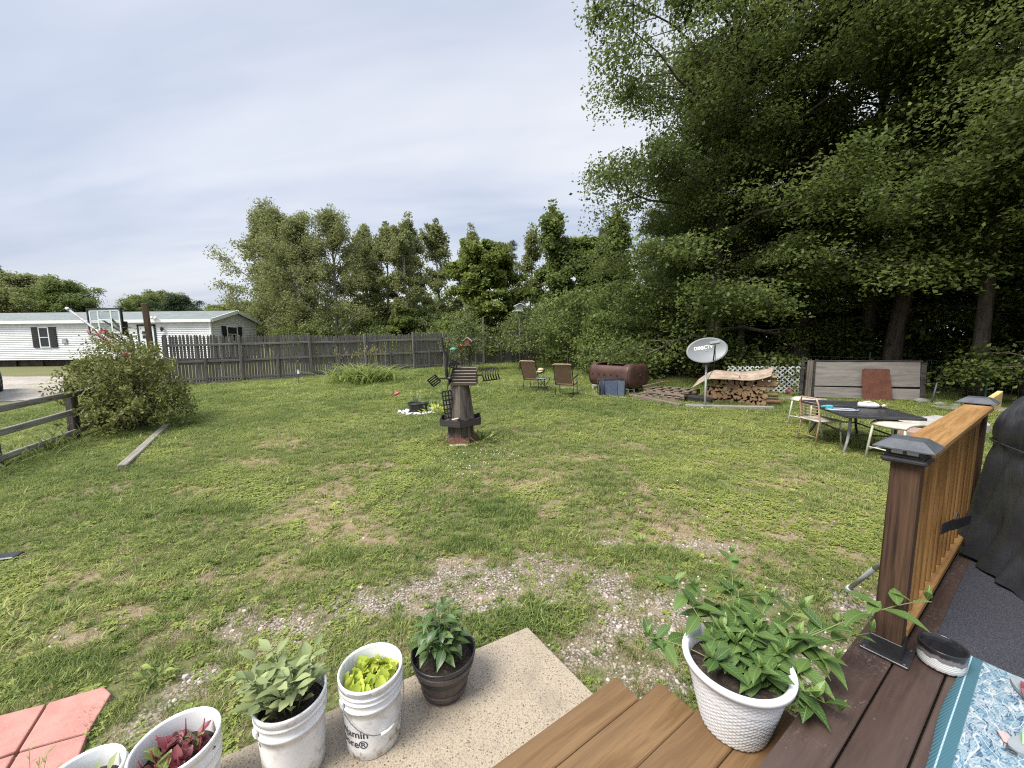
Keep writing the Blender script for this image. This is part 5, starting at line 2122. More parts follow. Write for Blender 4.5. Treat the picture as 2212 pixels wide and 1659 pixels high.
PE = [leaf_mesh('leaf', .085, .036, L_PEP, .22, .7, petiole=.02), leaf_mesh('leaf', .07, .030, L_PEP, .3, .4, petiole=.015), leaf_mesh('leaf', .095, .042, L_PEP, .2, .95, petiole=.022)]
rl = random.Random(33)
for i in range(13):
    az = i * 2.4
    q = .02 + .085 * math.sqrt(i / 13)
    b0 = Vector((math.cos(az) * .015, math.sin(az) * .015, .165))
    tip = Vector((math.cos(az) * q * 1.1 - .015, math.sin(az) * q * 1.1, .165 + .12 + .19 * (1 - (q / .11) ** 1.6) + rl.uniform(-.01, .04)))
    mid = b0.lerp(tip, .5) + Vector((0, 0, .02))
    mb = MB()
    mb.tube([b0, mid, tip], [.004, .003, .0018], 5, caps=False)
    mb.build('stem', STEM, bp_)
    for j in range(9):
        t = .35 + .65 * j / 8
        p = b0.lerp(mid, t * 2) if t < .5 else mid.lerp(tip, t * 2 - 1)
        top_ = t > .85
        place(rl.choice(PE if not top_ else PE[:2]), bp_, p, j * 2.4 + az + rl.uniform(-.3, .3), rl.uniform(-.3, .35) if not top_ else rl.uniform(.2, .8), rl.uniform(-.4, .4), rl.uniform(.8, 1.15) * (.65 if top_ else 1))


# ---- white buckets
def bucket_mat(name, seed, amt):
    m, k, b, o = new_mat(name)
    v = ocoord(k, False)
    mv = k.mapping(v, loc=(seed, seed * 1.7, 0))
    c = k.mix(k.step(k.noise(mv, 6, 5, .6), .4, .65), (.82, .825, .825), (.76, .76, .75))
    d = k.noise(mv, 11, 6, .7, .5)
    sp = k.n('ShaderNodeSeparateXYZ')
    k.l(v, sp.inputs[0])
    low = k.step(sp.outputs[2], .16, .0)
    c = k.mix(k.math('MULTIPLY', k.math('MULTIPLY', k.step(d, .48, .66), k.math('ADD', low, .45)), amt), c, (.36, .29, .21))
    vo = k.n('ShaderNodeTexVoronoi')
    vo.inputs['Scale'].default_value = 15
    k.l(mv, vo.inputs['Vector'])
    sr_ = k.n('ShaderNodeSeparateXYZ')
    k.l(vo.outputs['Color'], sr_.inputs[0])
    spot = k.math('MULTIPLY', k.step(vo.outputs['Distance'], .16, .10), k.step(sr_.outputs[0], .74, .76))
    spot = k.math('MULTIPLY', spot, k.step(sp.outputs[2], .25, .22))
    c = k.mix(spot, c, (.03, .028, .028))
    fine = k.math('MULTIPLY', k.step(k.noise(mv, 95, 3, .7), .68, .71), .6)
    c = k.mix(k.math('MULTIPLY', fine, amt), c, (.12, .10, .085))
    k.l(c, b.inputs['Base Color'])
    b.inputs['Roughness'].default_value = .4
    return m


WIRE = mat_plain('galvanised wire', (.30, .30, .31), (.22, .22, .23), .35, 30, metal=.7)
BK = MATS.get('x')


def bucket(loc, label, seed, amt, h=.35, r0=.118, r1=.1375, soil=.26, bail=None, ribs=((.235, .255), (.285, .30)), name='bucket_planter'):
    root = empty(name, loc, 0, label, 'bucket', 'white plastic bucket planters')
    mt_ = bucket_mat('scuffed white bucket %d' % seed, seed, amt)

    def rad(z):
        return r0 + (r1 - .004 - r0) * z / h
    pr = [(0, .003), (r0 - .006, .003), (r0 - .004, 0), (r0, .004), (rad(.05), .05), (rad(.2), .2)]
    for za, zb_ in ribs:
        pr += [(rad(za) , za), (rad(za) + .0075, za + .002), (rad(zb_) + .0075, zb_ - .004), (rad(zb_) + .001, zb_)]
    pr += [(rad(h - .03), h - .03), (r1 + .001, h - .028), (r1 + .003, h - .006), (r1 + .001, h), (r1 - .005, h), (r1 - .008, h - .01), (rad(h * .6) - .006, h * .6), (rad(.2) - .006, .1)]
    mb = MB()
    mb.lathe(pr, 72)
    body = mb.build('body', mt_, root)
    if soil:
        soil_disc(rad(soil) - .004, soil, root, seed)
    ears = []
    a0 = bail if bail is not None else 2.2
    for s in (0, PI):
        M = Matrix.Rotation(a0 + s, 4, 'Z') @ Matrix.Translation((rad(.262) + .008, 0, .262))
        mb = MB()
        mb.box(M @ Vector((0, 0, 0)), (.012, .034, .03), (Matrix.Rotation(a0 + s, 3, 'Z')), bev=.004)
        mb.build('handle_ear', mt_, body)
        ears.append(M @ Vector((.006, 0, 0)))
    # wire bail hanging down one side
    pts = []
    for i in range(15):
        t = i / 14
        a = a0 + PI * t
        drop = .135 * math.sin(PI * t)
        rr = rad(.262 - drop) + .012 + .004 * math.sin(PI * t)
        pts.append((rr * math.cos(a), rr * math.sin(a), .262 - drop))
    mb = MB()
    mb.tube(pts, .0019, 6)
    mb.build('bail', WIRE, root)
    mb = MB()
    mb.tube([Vector(p) for p in pts[6:9]], .006, 8)
    mb.build('grip', mt_, root)
    return root, rad


def wrap_text(txt, size, root, rad, z, a_center, mat, align='CENTER', name='lettering'):
    """flat lettering bent round the bucket wall"""
    cu = bpy.data.curves.new('lettering', 'FONT')
    cu.body = txt
    cu.size = size
    cu.align_x = align
    cu.offset = .0006
    cu.resolution_u = 3
    ob = bpy.data.objects.new('lettering', cu)
    COL.objects.link(ob)
    bpy.context.view_layer.update()
    me = bpy.data.meshes.new_from_object(ob.evaluated_get(bpy.context.evaluated_depsgraph_get()))
    bpy.data.objects.remove(ob)
    bm = bmesh.new()
    bm.from_mesh(me)
    bmesh.ops.subdivide_edges(bm, edges=[e for e in bm.edges if e.calc_length() > .008], cuts=2)
    for v_ in bm.verts:
        zz = z + v_.co.y
        R = rad(zz) + .0012
        th = a_center + v_.co.x / R
        v_.co = (R * math.cos(th), R * math.sin(th), zz)
    bm.to_mesh(me)
    bm.free()
    me.materials.clear()
    me.materials.append(mat)
    return link(name, me, None, root)


NAVY = mat_plain('navy print', (.025, .03, .055), (.03, .035, .06), .5, 10, bmp=0)
GREYPRINT = mat_plain('grey print', (.30, .30, .31), (.36, .36, .37), .5, 10, bmp=0)
cam_az = lambda p: math.atan2(-p[1], -p[0])

# bucket with lettuce and printed name
p2 = Vector((-.66, 1.605, SL))
bk, rad2 = bucket(p2, 'white paint bucket with navy lettering growing lime green lettuce', 2, 1.0, bail=cam_az(p2) - 1.15, ribs=((.235, .252), (.275, .288), (.30, .312)))
a_txt = cam_az(p2) - .98
wrap_text('Benjamin', .052, bk, rad2, .118, a_txt + .02, NAVY)
wrap_text('Moore\u00ae', .052, bk, rad2, .068, a_txt + .0, NAVY)
mb = MB()
for i in range(24):
    a_, b_ = cam_az(p2) - .75 + i * .03, cam_az(p2) - .75 + (i + 1) * .03
    R_ = rad2(.323) + .0045
    R_ = .1375 + .0036
    zz0, zz1 = .329, .342
    mb.add([(R_ * math.cos(a_), R_ * math.sin(a_), zz0), (R_ * math.cos(b_), R_ * math.sin(b_), zz0), (R_ * math.cos(b_), R_ * math.sin(b_), zz1), (R_ * math.cos(a_), R_ * math.sin(a_), zz1)], [(0, 1, 2, 3)])
mb.build('print_band', GREYPRINT, bk)
L_LET = mat_leaf('lime lettuce leaves', (.36, .44, .06), (.50, .55, .10), (.26, .34, .04), .5, .35)
LE = [leaf_mesh('leaf', .085, .052, L_LET, .35, .35, .62, .05, .05, n=9, tipw=.35), leaf_mesh('leaf', .07, .045, L_LET, .5, .15, .66, .06, .07, n=9, tipw=.4)]
rl = random.Random(44)
for i in range(64):
    az = i * 2.4
    q = .112 * math.sqrt((i + .3) / 64)
    place(rl.choice(LE), bk, (math.cos(az) * q, math.sin(az) * q, .272), az + rl.uniform(-.9, .9) + (PI if q > .062 else 0), rl.uniform(.35, 1.1) + (.25 if q > .062 else 0), rl.uniform(-.4, .4), rl.uniform(.75, 1.1))

# bucket with sage
p1 = Vector((-.962, 1.49, SL))
bk, rad1 = bucket(p1, 'scuffed white bucket growing grey green sage', 5, 1.0, h=.335, bail=cam_az(p1) + 1.9, soil=.27)
L_SAGE = mat_leaf('sage leaves', (.20, .245, .105), (.30, .345, .16), (.135, .175, .072), .7, .2, spec=.2)
SG = [leaf_mesh('leaf', .07, .034, L_SAGE, .2, .35, .5, petiole=.02, tipw=.2), leaf_mesh('leaf', .058, .03, L_SAGE, .3, .2, .52, petiole=.015, tipw=.2)]
rl = random.Random(55)
for i in range(19):
    az = i * 2.4
    q = .03 + .075 * math.sqrt(i / 19)
    b0 = Vector((math.cos(az) * q * .6 - .02, math.sin(az) * q * .6, .27))
    tip = Vector((math.cos(az) * q * 1.35 - .045, math.sin(az) * q * 1.2 + .01, .30 + .07 + .09 * rl.random() + .06 * (1 - q / .11)))
    mb = MB()
    mb.tube([b0, b0.lerp(tip, .5), tip], [.003, .0025, .0015], 5, caps=False)
    mb.build('stem', STEM, bk)
    for j in range(8):
        t = .3 + .7 * j / 7
        place(rl.choice(SG), bk, b0.lerp(tip, t), j * 1.9 + az + rl.uniform(-.3, .3), rl.uniform(.0, .8), rl.uniform(-.3, .3), rl.uniform(.9, 1.25))

# bucket with red-veined beet leaves
p0 = Vector((-1.305, 1.316, .045))
bk, rad0 = bucket(p0, 'clean white bucket of dark red beet leaves beside the slab edge', 8, .35, h=.365, r0=.115, bail=cam_az(p0) + 2.0, soil=.27)
L_BEET = mat_leaf('dark red beet leaves', (.10, .022, .03), (.20, .045, .05), (.055, .014, .02), .45, .25, veins=False, spec=.5)
L_BEETG = mat_leaf('green beet leaves', (.16, .21, .055), (.26, .30, .085), (.11, .12, .04), .45, .3, veins=True, spec=.5)
BT = [leaf_mesh('leaf', .085, .048, L_BEET, .3, .5, .55, .05, .06, petiole=.03, n=8, tipw=.15), leaf_mesh('leaf', .075, .044, L_BEETG, .3, .35, .55, .05, .05, petiole=.03, n=8, tipw=.15)]
STEMRED = mat_plain('crimson stalk', (.26, .03, .06), (.18, .02, .04), .5, 20)
rl = random.Random(66)
for i in range(40):
    az = i * 2.4
    q = .095 * math.sqrt((i + .3) / 40)
    b0 = Vector((math.cos(az) * q, math.sin(az) * q, .272))
    place(BT[1] if (i % 4 == 0) else BT[0], bk, b0 + Vector((0, 0, .01)), az + rl.uniform(-.8, .8) + (PI if q > .06 else 0), rl.uniform(.2, 1.2), rl.uniform(-.4, .4), rl.uniform(.65, 1.0))
    if i % 3 == 0:
        mb = MB()
        mb.tube([b0, b0 + Vector((math.cos(az) * .02, math.sin(az) * .02, .07 + .03 * rl.random()))], [.004, .002], 5)
        mb.build('stalk', STEMRED, bk)

# one more bucket, mostly out of the picture
p4 = Vector((-1.60, 1.245, .045))
bk, radE = bucket(p4, 'white bucket at the end of the row with only its rim showing', 11, .3, h=.30, r0=.10, r1=.118, soil=.22, bail=1.0, ribs=((.20, .215), (.24, .255)))
rl = random.Random(77)
for i in range(14):
    az = i * 2.4
    q = .07 * math.sqrt((i + .3) / 14)
    place(rl.choice(SG), bk, (math.cos(az) * q, math.sin(az) * q, .222), az, rl.uniform(.5, 1.2), 0, rl.uniform(.6, .9))
# feathery weed between pavers and the bucket
fw = empty('feathery_weed', (-1.93, 1.33, .02), 0, 'small feathery yellow green weed beside the red pavers', 'weed')
L_FEA = mat_leaf('feathery weed leaves', (.20, .26, .08), (.30, .34, .12), (.14, .19, .06), .6, .3)
FE = [leaf_mesh('leaf', .03, .006, L_FEA, .2, .3)]
rl = random.Random(88)
for i in range(11):
    az = i * 2.4
    tip = Vector((math.cos(az) * .09 * rl.uniform(.5, 1.2), math.sin(az) * .09 * rl.uniform(.5, 1.2), .16 + .12 * rl.random()))
    mb = MB()
    mb.tube([(0, 0, 0), tip * .6, tip], [.0018, .0014, .0008], 4, caps=False)
    mb.build('stem', STEM, fw)
    for j in range(12):
        t = .3 + .7 * j / 11
        place(FE[0], fw, tip * t, j * 2.4, rl.uniform(.2, .9), 0, rl.uniform(.7, 1.2))
# ------------------------------------------------------------------ yard things
OLDWOOD = mat_wood('weathered brown planks', (.145, .118, .098), (.05, .039, .033), 'z', 1, .85, .3, 12, weather=(.25, .22, .195), wamt=.45)
SHINGW = mat_wood('weathered roof slats', (.29, .23, .185), (.13, .10, .08), 'x', 1, .85, .3, 12, weather=(.32, .29, .265), wamt=.4)
BLKWOOD = mat_wood('black painted wood', (.05, .046, .045), (.018, .017, .017), 'x', 1, .8, .3, 12, knots=False, weather=(.10, .09, .085), wamt=.4)
RUSTRED = mat_plain('faded red concrete edging', (.25, .10, .078), (.18, .072, .058), .9, 12, bmp=.3)

# ---- lawn windmill
wx, wy = -.955, 6.85
wm = empty('lawn_windmill', (wx + .02, wy, gz(wx, wy)), .12, 'wooden lawn windmill with black slatted sails and plank tower', 'windmill')


def frustum(z0, z1, r0, r1, n=6, ph=PI / 6):
    return [(r0 * math.cos(ph + 2 * PI * i / n), r0 * math.sin(ph + 2 * PI * i / n), z0) for i in range(n)], [(r1 * math.cos(ph + 2 * PI * i / n), r1 * math.sin(ph + 2 * PI * i / n), z1) for i in range(n)]


def plank_side(z0, z1, r0, r1, n=6, per=2, mat=OLDWOOD, name='plank', ph=PI / 6):
    lo, hi = frustum(z0, z1, r0, r1, n, ph)
    for i in range(n):
        j = (i + 1) % n
        for q in range(per):
            t0, t1 = q / per + .012, (q + 1) / per - .012
            a_, b_ = Vector(lo[i]).lerp(Vector(lo[j]), t0), Vector(lo[i]).lerp(Vector(lo[j]), t1)
            c_, d_ = Vector(hi[i]).lerp(Vector(hi[j]), t1), Vector(hi[i]).lerp(Vector(hi[j]), t0)
            nn = (b_ - a_).cross(d_ - a_).normalized() * .016
            mb = MB()
            mb.add([a_, b_, c_, d_, a_ - nn, b_ - nn, c_ - nn, d_ - nn], [(0, 1, 2, 3), (7, 6, 5, 4), (0, 4, 5, 1), (1, 5, 6, 2), (2, 6, 7, 3), (3, 7, 4, 0)])
            mb.build(name, mat, wm)


plank_side(.02, .36, .27, .26)
plank_side(.40, 1.04, .292, .185, per=2)
mb = MB()
lo, hi = frustum(.0, 1.02, .24, .15)
mb.add(lo + hi, [(0, 1, 2, 3, 4, 5)[::-1], (6, 7, 8, 9, 10, 11)] + [(i, (i + 1) % 6, 6 + (i + 1) % 6, 6 + i) for i in range(6)])
mb.build('core', BLKWOOD, wm)
# gallery: floor and scalloped black fence boards
mb = MB()
lo, hi = frustum(.345, .365, .40, .40)
mb.add(lo + hi, [(5, 4, 3, 2, 1, 0), (6, 7, 8, 9, 10, 11)] + [(i, (i + 1) % 6, 6 + (i + 1) % 6, 6 + i) for i in range(6)])
mb.build('gallery_floor', BLKWOOD, wm)
for i in range(6):
    a_, b_ = Vector(lo[i]), Vector(lo[(i + 1) % 6])
    d = b_ - a_
    L = d.length
    mb = MB()
    poly = [(0, 0), (L, 0)] + [(L * (1 - t / 12), .125 + .016 * math.cos(t / 12 * 4 * PI) - (.012 if i % 2 else 0)) for t in range(13)]
    mb.prism(poly, -.009, .009, Matrix.Rotation(PI / 2, 4, 'X'))
    o_ = mb.build('gallery_board', BLKWOOD, wm)
    o_.location = (a_.x, a_.y, .33)
    o_.rotation_euler = (rnd.uniform(-.06, .06), 0, math.atan2(d.y, d.x))
# cap: slatted roof over the tower
cap = empty('cap', (0.04, 0, 1.03), -.12)
cap.parent = wm
for s in (-1, 1):
    for q in range(6):
        t0 = q / 6
        mb = MB()
        y_ = s * (.205 - .185 * t0 - .015)
        z_ = .03 + .30 * t0
        mb.box((0, 0, 0), (.44 - .02 * (q % 2), .016, .068), bev=.003)
        o_ = mb.build('roof_slat', SHINGW, cap)
        o_.location = (.055, y_, z_)
        o_.rotation_euler = (s * -.55, 0, rnd.uniform(-.02, .02))
mb = MB()
mb.add([(-.13, -.19, 0), (-.13, .19, 0), (-.13, 0, .33), (.24, -.19, 0), (.24, .19, 0), (.24, 0, .33)], [(0, 2, 1), (3, 4, 5), (0, 1, 4, 3), (0, 3, 5, 2), (1, 2, 5, 4)])
mb.build('cap_core', BLKWOOD, cap)
# slatted black front fan
for q in range(6):
    mb = MB()
    mb.box((0, 0, 0), (.018, .028, .30), bev=.003)
    o_ = mb.build('front_slat', BLKWOOD, cap)
    o_.location = (-.175 + q * .003, -.17 + q * .046, .15 + .006 * q)
    o_.rotation_euler = (0, .30, 0)


def sail(name, M, L, W, nl, nw, chevron=0.0):
    """lattice sail in the xz plane of M: long bars and cross slats on an arm"""
    root = empty(name, (0, 0, 0))
    root.parent = wm
    root.matrix_local = M
    for i in range(nl):
        mb = MB()
        x = -L / 2 + L * i / (nl - 1)
        if chevron:
            mb.bar((x + chevron, 0, -W / 2), (x, -.05, 0), .014, .026)
            mb.bar((x, -.05, 0), (x + chevron * .7, 0, W / 2), .014, .026)
        else:
            mb.box((x, 0, 0), (.024, .012, W))
        mb.build('slat', BLKWOOD, root)
    for j in range(nw):
        mb = MB()
        z = -W / 2 + W * j / (nw - 1)
        mb.box((0, .012, z), (L, .012, .022))
        mb.build('cross_bar', BLKWOOD, root)
    return root


sail('sail', Matrix.Translation((.535, -.05, 1.205)) @ Matrix.Rotation(-.08, 4, 'Y') @ Matrix.Rotation(.15, 4, 'Z'), .28, .205, 7, 2, .03)
sail('sail', Matrix.Translation((-.44, -.12, 1.12)) @ Matrix.Rotation(.95, 4, 'Y') @ Matrix.Rotation(.5, 4, 'Z'), .17, .16, 5, 2)
sail('sail', Matrix.Translation((-.205, -.20, .705)) @ Matrix.Rotation(-.10, 4, 'Y') @ Matrix.Rotation(.35, 4, 'Z'), .16, .47, 4, 7)
sail('sail', Matrix.Translation((-.10, -.16, 1.40)) @ Matrix.Rotation(.35, 4, 'Y') @ Matrix.Rotation(.5, 4, 'Z'), .14, .12, 4, 2)
mb = MB()
mb.bar((-.40, -.12, 1.15), (.42, -.05, 1.20), .022, .03)
mb.build('arm', BLKWOOD, wm)
mb = MB()
mb.bar((-.22, -.21, .92), (-.16, -.15, 1.34), .022, .03)
mb.build('arm', BLKWOOD, wm)
mb = MB()
mb.lathe([(.0, .0), (.035, .0), (.035, .07), (0, .08)], 12, Matrix.Translation((-.17, -.15, 1.16)) @ Matrix.Rotation(PI / 2, 4, 'X'))
mb.build('hub', BLKMETAL, wm)
# dark lamp box and little board on the gallery
sb = empty('solar_light', (wx + .08, wy - .24, gz(wx, wy) + .365), .4, 'dark square solar light tilted on the windmill gallery', 'solar light')
mb = MB()
mb.box((0, 0, .085), (.12, .02, .11), Euler((-.5, .78, 0)), bev=.004)
mb.build('panel', mat_plain('dark blue panel', (.02, .024, .04), (.03, .034, .05), .25), sb)
mb = MB()
mb.tube([(0, .0, 0), (0, .01, .07)], .012, 8)
mb.build('stem', BLKMETAL, sb)
mb = MB()
mb.box((-.13, -.02, .10), (.11, .05, .012), Euler((.1, -.15, 0)))
mb.build('shelf', mat_plain('pale shelf', (.5, .47, .42), None, .8), sb)
# scalloped red edging in front of the windmill
for i, (ex, ey, rz, lab) in enumerate([(-.93, 6.60, .10, 'scalloped red concrete edging stone at the foot of the windmill'), (-1.14, 6.78, -1.0, 'scalloped red edging stone turned beside the windmill foot'),
                                       (-.72, 6.80, 1.1, 'scalloped red edging stone behind the windmill weeds')]):
    mb = MB()
    L = .34 if i == 0 else .22
    n_ = 4 if i == 0 else 3
    poly = [(-L / 2, 0), (L / 2, 0)]
    for q in range(n_ * 5 + 1):
        t = q / (n_ * 5)
        poly.append((L / 2 - L * t, .115 + .022 * abs(math.sin(PI * t * n_))))
    mb.prism(poly, -.022, .022, Matrix.Rotation(PI / 2, 4, 'X'))
    o_ = mb.build('edging_stone', RUSTRED)
    o_.location = (ex, ey, gz(ex, ey) - .01)
    o_.rotation_euler = (0, 0, rz)
    tag(o_, lab, 'edging stone', 'red edging stones round the windmill')
mb = MB()
mb.box((0, 0, .012), (.34, .10, .03), bev=.005)
o_ = mb.build('stone_strip', mat_plain('pale paving strip', (.52, .49, .44), None, .9, 20, bmp=.3))
o_.location = (-.93, 6.54, gz(0, 6.54) - .006)
o_.rotation_euler = (0, 0, .08)
tag(o_, 'pale stone strip lying before the red edging stones', 'paving')


# ---- plants round the windmill, pot on white stones, daylilies
def strap_plant(name, loc, label, n, L, w, spread, mat, seed, group=None, droop=1.0):
    root = empty(name, (loc[0], loc[1], gz(*loc)), 0, label, 'plant', group)
    r = random.Random(seed)
    for i in range(n):
        az = i * 2.4 + r.uniform(-.3, .3)
        l_ = L * r.uniform(.7, 1.15)
        b0 = Vector((r.gauss(0, spread), r.gauss(0, spread * .7), 0))
        up_ = r.uniform(.85, 1.4)
        mb = MB()
        vs, fs = [], []
        for s in range(8):
            t = s / 7
            c_ = b0 + Vector((math.cos(az), math.sin(az), 0)) * l_ * (math.cos(up_) * t + .42 * droop * t * t) + Vector((0, 0, l_ * (math.sin(up_) * t - .62 * droop * t * t)))
            ww = w * (1 - t ** 2.2) * .5 + .001
            sd = Vector((-math.sin(az), math.cos(az), 0)) * ww
            vs += [c_ - sd + Vector((0, 0, ww * .4)), c_, c_ + sd + Vector((0, 0, ww * .4))]
        for s in range(7):
            fs += [(s * 3, s * 3 + 1, s * 3 + 4, s * 3 + 3), (s * 3 + 1, s * 3 + 2, s * 3 + 5, s * 3 + 4)]
        mb.add(vs, fs, True)
        mb.build('leaf', mat, root, False)
    return root


L_LILY = mat_leaf('daylily leaves', (.17, .235, .06), (.29, .34, .10), (.10, .15, .04), .5, .3)
lily = strap_plant('daylily_clump', (-5.85, 15.2), 'wide clump of arching green daylily leaves before the long fence', 260, 1.45, .06, .62, L_LILY, 5, None, .8)
rl = random.Random(9)
STALK = mat_plain('lily stalk', (.22, .25, .09), (.30, .27, .12), .7, 20)
BUD = mat_plain('green orange buds', (.34, .25, .08), (.22, .26, .08), .6, 12)
for i in range(22):
    x_ = rl.choice((-.75, -.15, .55)) + rl.gauss(0, .16)
    h_ = rl.uniform(1.05, 1.5)
    mb = MB()
    tp = Vector((x_ + rl.uniform(-.12, .12), rl.gauss(0, .2), h_))
    mb.tube([(x_, tp.y * .6, 0), (x_ * 1.02, tp.y * .8, h_ * .6), tp], [.008, .007, .005], 5, caps=False)
    for j in range(3):
        e_ = tp + Vector((rl.uniform(-.07, .07), rl.uniform(-.05, .05), rl.uniform(-.12, .05)))
        mb.tube([tp - Vector((0, 0, .1)), e_], [.005, .004], 4, caps=False)
    mb.build('flower_stalk', STALK, lily)
    for j in range(3):
        mb = MB()
        e_ = tp + Vector((rl.uniform(-.07, .07), rl.uniform(-.05, .05), rl.uniform(-.10, .06)))
        mb.lathe([(.0, -.03), (.012, -.01), (.014, .02), (.004, .06), (0, .065)], 6, Matrix.Translation(e_) @ Matrix.Rotation(rl.uniform(-.5, .5), 4, 'X'))
        mb.build('bud', BUD, lily)


def broad_plant(name, loc, label, n, L, w, mat, seed, group=None, tilt=(.1, .9), spread=.04):
    root = empty(name, (loc[0], loc[1], gz(*loc)), 0, label, 'plant', group)
    r = random.Random(seed)
    me_ = [leaf_mesh('leaf', L, w, mat, .25, .5, petiole=L * .3), leaf_mesh('leaf', L * .8, w * .8, mat, .3, .3, petiole=L * .3)]
    for i in range(n):
        q = spread * math.sqrt(i + 1)
        az = i * 2.4
        place(r.choice(me_), root, (math.cos(az) * q, math.sin(az) * q, r.uniform(.01, .10)), az + r.uniform(-.4, .4), r.uniform(*tilt), r.uniform(-.3, .3), r.uniform(.7, 1.15))
    return root


broad_plant('leafy_weed', (-1.32, 6.62), 'dark leafy weeds at the left foot of the windmill', 34, .11, .045, L_LIL, 3)
broad_plant('leafy_weed', (-.58, 6.70), 'leafy green weeds at the right foot of the windmill', 42, .12, .055, L_LILY, 4, None, (.1, 1.2), .045)
broad_plant('hosta', (-1.85, 9.15), 'yellow green hosta beside the black pot', 40, .16, .075, mat_leaf('yellow hosta leaves', (.30, .37, .06), (.42, .47, .10), (.22, .30, .05), .5, .3), 6, None, (.2, 1.3), .05)
broad_plant('hosta', (-2.05, 9.9), 'pale green hosta behind the black pot', 36, .15, .06, L_LIL, 7, None, (.2, 1.3), .05)
broad_plant('rosette_weed', (1.16, 3.30), 'ragged wide leaved weed rosette growing in the gravel', 12, .10, .035, L_LILY, 8, None, (.15, .7), .012)
broad_plant('rosette_weed', (-1.72, 1.95), 'flat broad leaved weed near the beet bucket', 9, .05, .022, L_LILY, 9, None, (.1, .6), .012)
broad_plant('rosette_weed', (-2.05, 2.02), 'bright leaved weed at the corner of the red pavers', 14, .055, .022, L_LILY, 10, None, (.1, .8), .015)

pt = empty('plant_pot', (-2.33, 9.42, gz(0, 9.42)), 0, 'round black nursery pot with a spiky yucca on white stones', 'potted plant')
mb = MB()
mb.lathe([(0, .0), (.205, .0), (.215, .02), (.24, .21), (.258, .212), (.258, .245), (.246, .247), (.238, .2)], 40)
mb.build('pot', mat_plain('black nursery plastic', (.018, .018, .02), (.03, .03, .03), .5), pt)
soil_disc(.235, .20, pt, 9)
rl = random.Random(12)
L_YUC = mat_leaf('yucca blades', (.15, .21, .12), (.25, .31, .18), (.10, .15, .08), .5, .15)
for i in range(26):
    az = i * 2.4
    el_ = rl.uniform(.6, 1.45)
    place(leaf_mesh('leaf', .34, .018, L_YUC, .3, .12, .3) if i == 0 else YB, pt, (-.05, 0, .21), az, el_, 0, rl.uniform(.7, 1.1))
    if i == 0:
        YB = [c_ for c_ in pt.children if c_.name.startswith('leaf')][0].data
WSTONE = mat_plain('white marble chips', (.80, .80, .79), (.66, .66, .65), .7, 9, bmp=.2)
me_st = []
for s in range(4):
    mbs = mk_stone(s)
    me_ = mbs.mesh('stone')
    me_.materials.append(WSTONE)
    me_st.append(me_)
for i in range(130):
    az = rl.uniform(0, 2 * PI)
    q = rl.uniform(.25, .52)
    x_, y_ = -2.33 + math.cos(az) * q, 9.42 + math.sin(az) * q * .8
    o_ = bpy.data.objects.new('white_stone', rl.choice(me_st))
    COL.objects.link(o_)
    o_.location = (x_, y_, gz(x_, y_) + .022)
    s_ = rl.uniform(.045, .085)
    o_.scale = (s_, s_, s_)
    o_.rotation_euler = (rl.uniform(-.3, .3), rl.uniform(-.3, .3), rl.uniform(0, 6))
    tag(o_, 'small white stone in the ring around the black pot', 'stone', 'white stones around the black pot')
# red bird ornament on a wire
rb = empty('bird_ornament', (-3.3, 10.9, gz(0, 10.9)), .3, 'small red bird ornament on a wire stake in the lawn', 'ornament')
mb = MB()
mb.tube([(0, 0, 0), (0, 0, .2)], .004, 5)
mb.build('stake', BLKMETAL, rb)
REDP = mat_plain('red painted plastic', (.36, .06, .045), (.42, .12, .09), .5, 12)
mb = MB()
mb.tube([(-.13, 0, .17), (-.05, 0, .205), (.02, 0, .235), (.07, 0, .26), (.10, 0, .265)], [.008, .03, .042, .028, .006], 10)
mb.build('body', REDP, rb)
mb = MB()
mb.prism([(-.08, 0), (.04, 0), (-.02, .13)], -.004, .004, Matrix.Translation((0, -.03, .22)) @ Matrix.Rotation(1.0, 4, 'X'))
mb.build('wing', REDP, rb)
# sapling with a white tag
sp_ = empty('sapling', (-8.0, 14.35, gz(0, 14.35)), 0, 'thin young sapling with a white nursery tag before the fence', 'sapling')
mb = MB()
mb.tube([(0, 0, -.02), (.02, 0, .5), (-.02, 0, .95)], [.010, .008, .004], 6)
mb.build('stem', BARK, sp_)
mb = MB()
mb.box((.03, -.03, .55), (.085, .004, .15))
mb.build('tag', mat_plain('white tag', (.8, .8, .8), (.3, .3, .3), .6, 30), sp_)
mb = MB()
mb.lathe([(.0, .03), (.12, .025), (.22, .0)], 16)
mb.build('mulch_ring', SOIL, sp_)
for i in range(12):
    place(PL[2], sp_, (0, 0, .55 + .035 * i), i * 2.4, .6, 0, .8)

# ---- bird feeders and bird house in the bushes
fd = empty('bird_feeder', (-2.72, 18.05, 0), 0, 'teal domed bird feeder hanging in the leafy bush', 'bird feeder')
TEAL = mat_plain('teal plastic', (.10, .32, .28), (.13, .38, .33), .4)
mb = MB()
mb.lathe([(0, 1.66), (.08, 1.64), (.17, 1.58), (.20, 1.54), (.0, 1.545)], 20)
mb.build('dome', TEAL, fd)
mb = MB()
mb.lathe([(0, 1.42), (.11, 1.42), (.12, 1.44), (.08, 1.47), (.07, 1.55), (0, 1.55)], 18)
mb.build('seed_tube', TEAL, fd)
mb = MB()
mb.tube([(0, 0, 1.66), (.05, .2, 2.3)], .006, 5)
mb.build('hanger', BLKMETAL, fd)
fd = empty('bird_feeder', (-2.05, 17.95, 0), 0, 'small red bird house with pale roof hanging in the leafy bush', 'bird feeder')
mb = MB()
mb.box((0, 0, 1.86), (.22, .2, .22), bev=.01)
mb.build('box', mat_plain('brick red paint', (.27, .085, .06), (.22, .07, .05), .7), fd)
mb = MB()
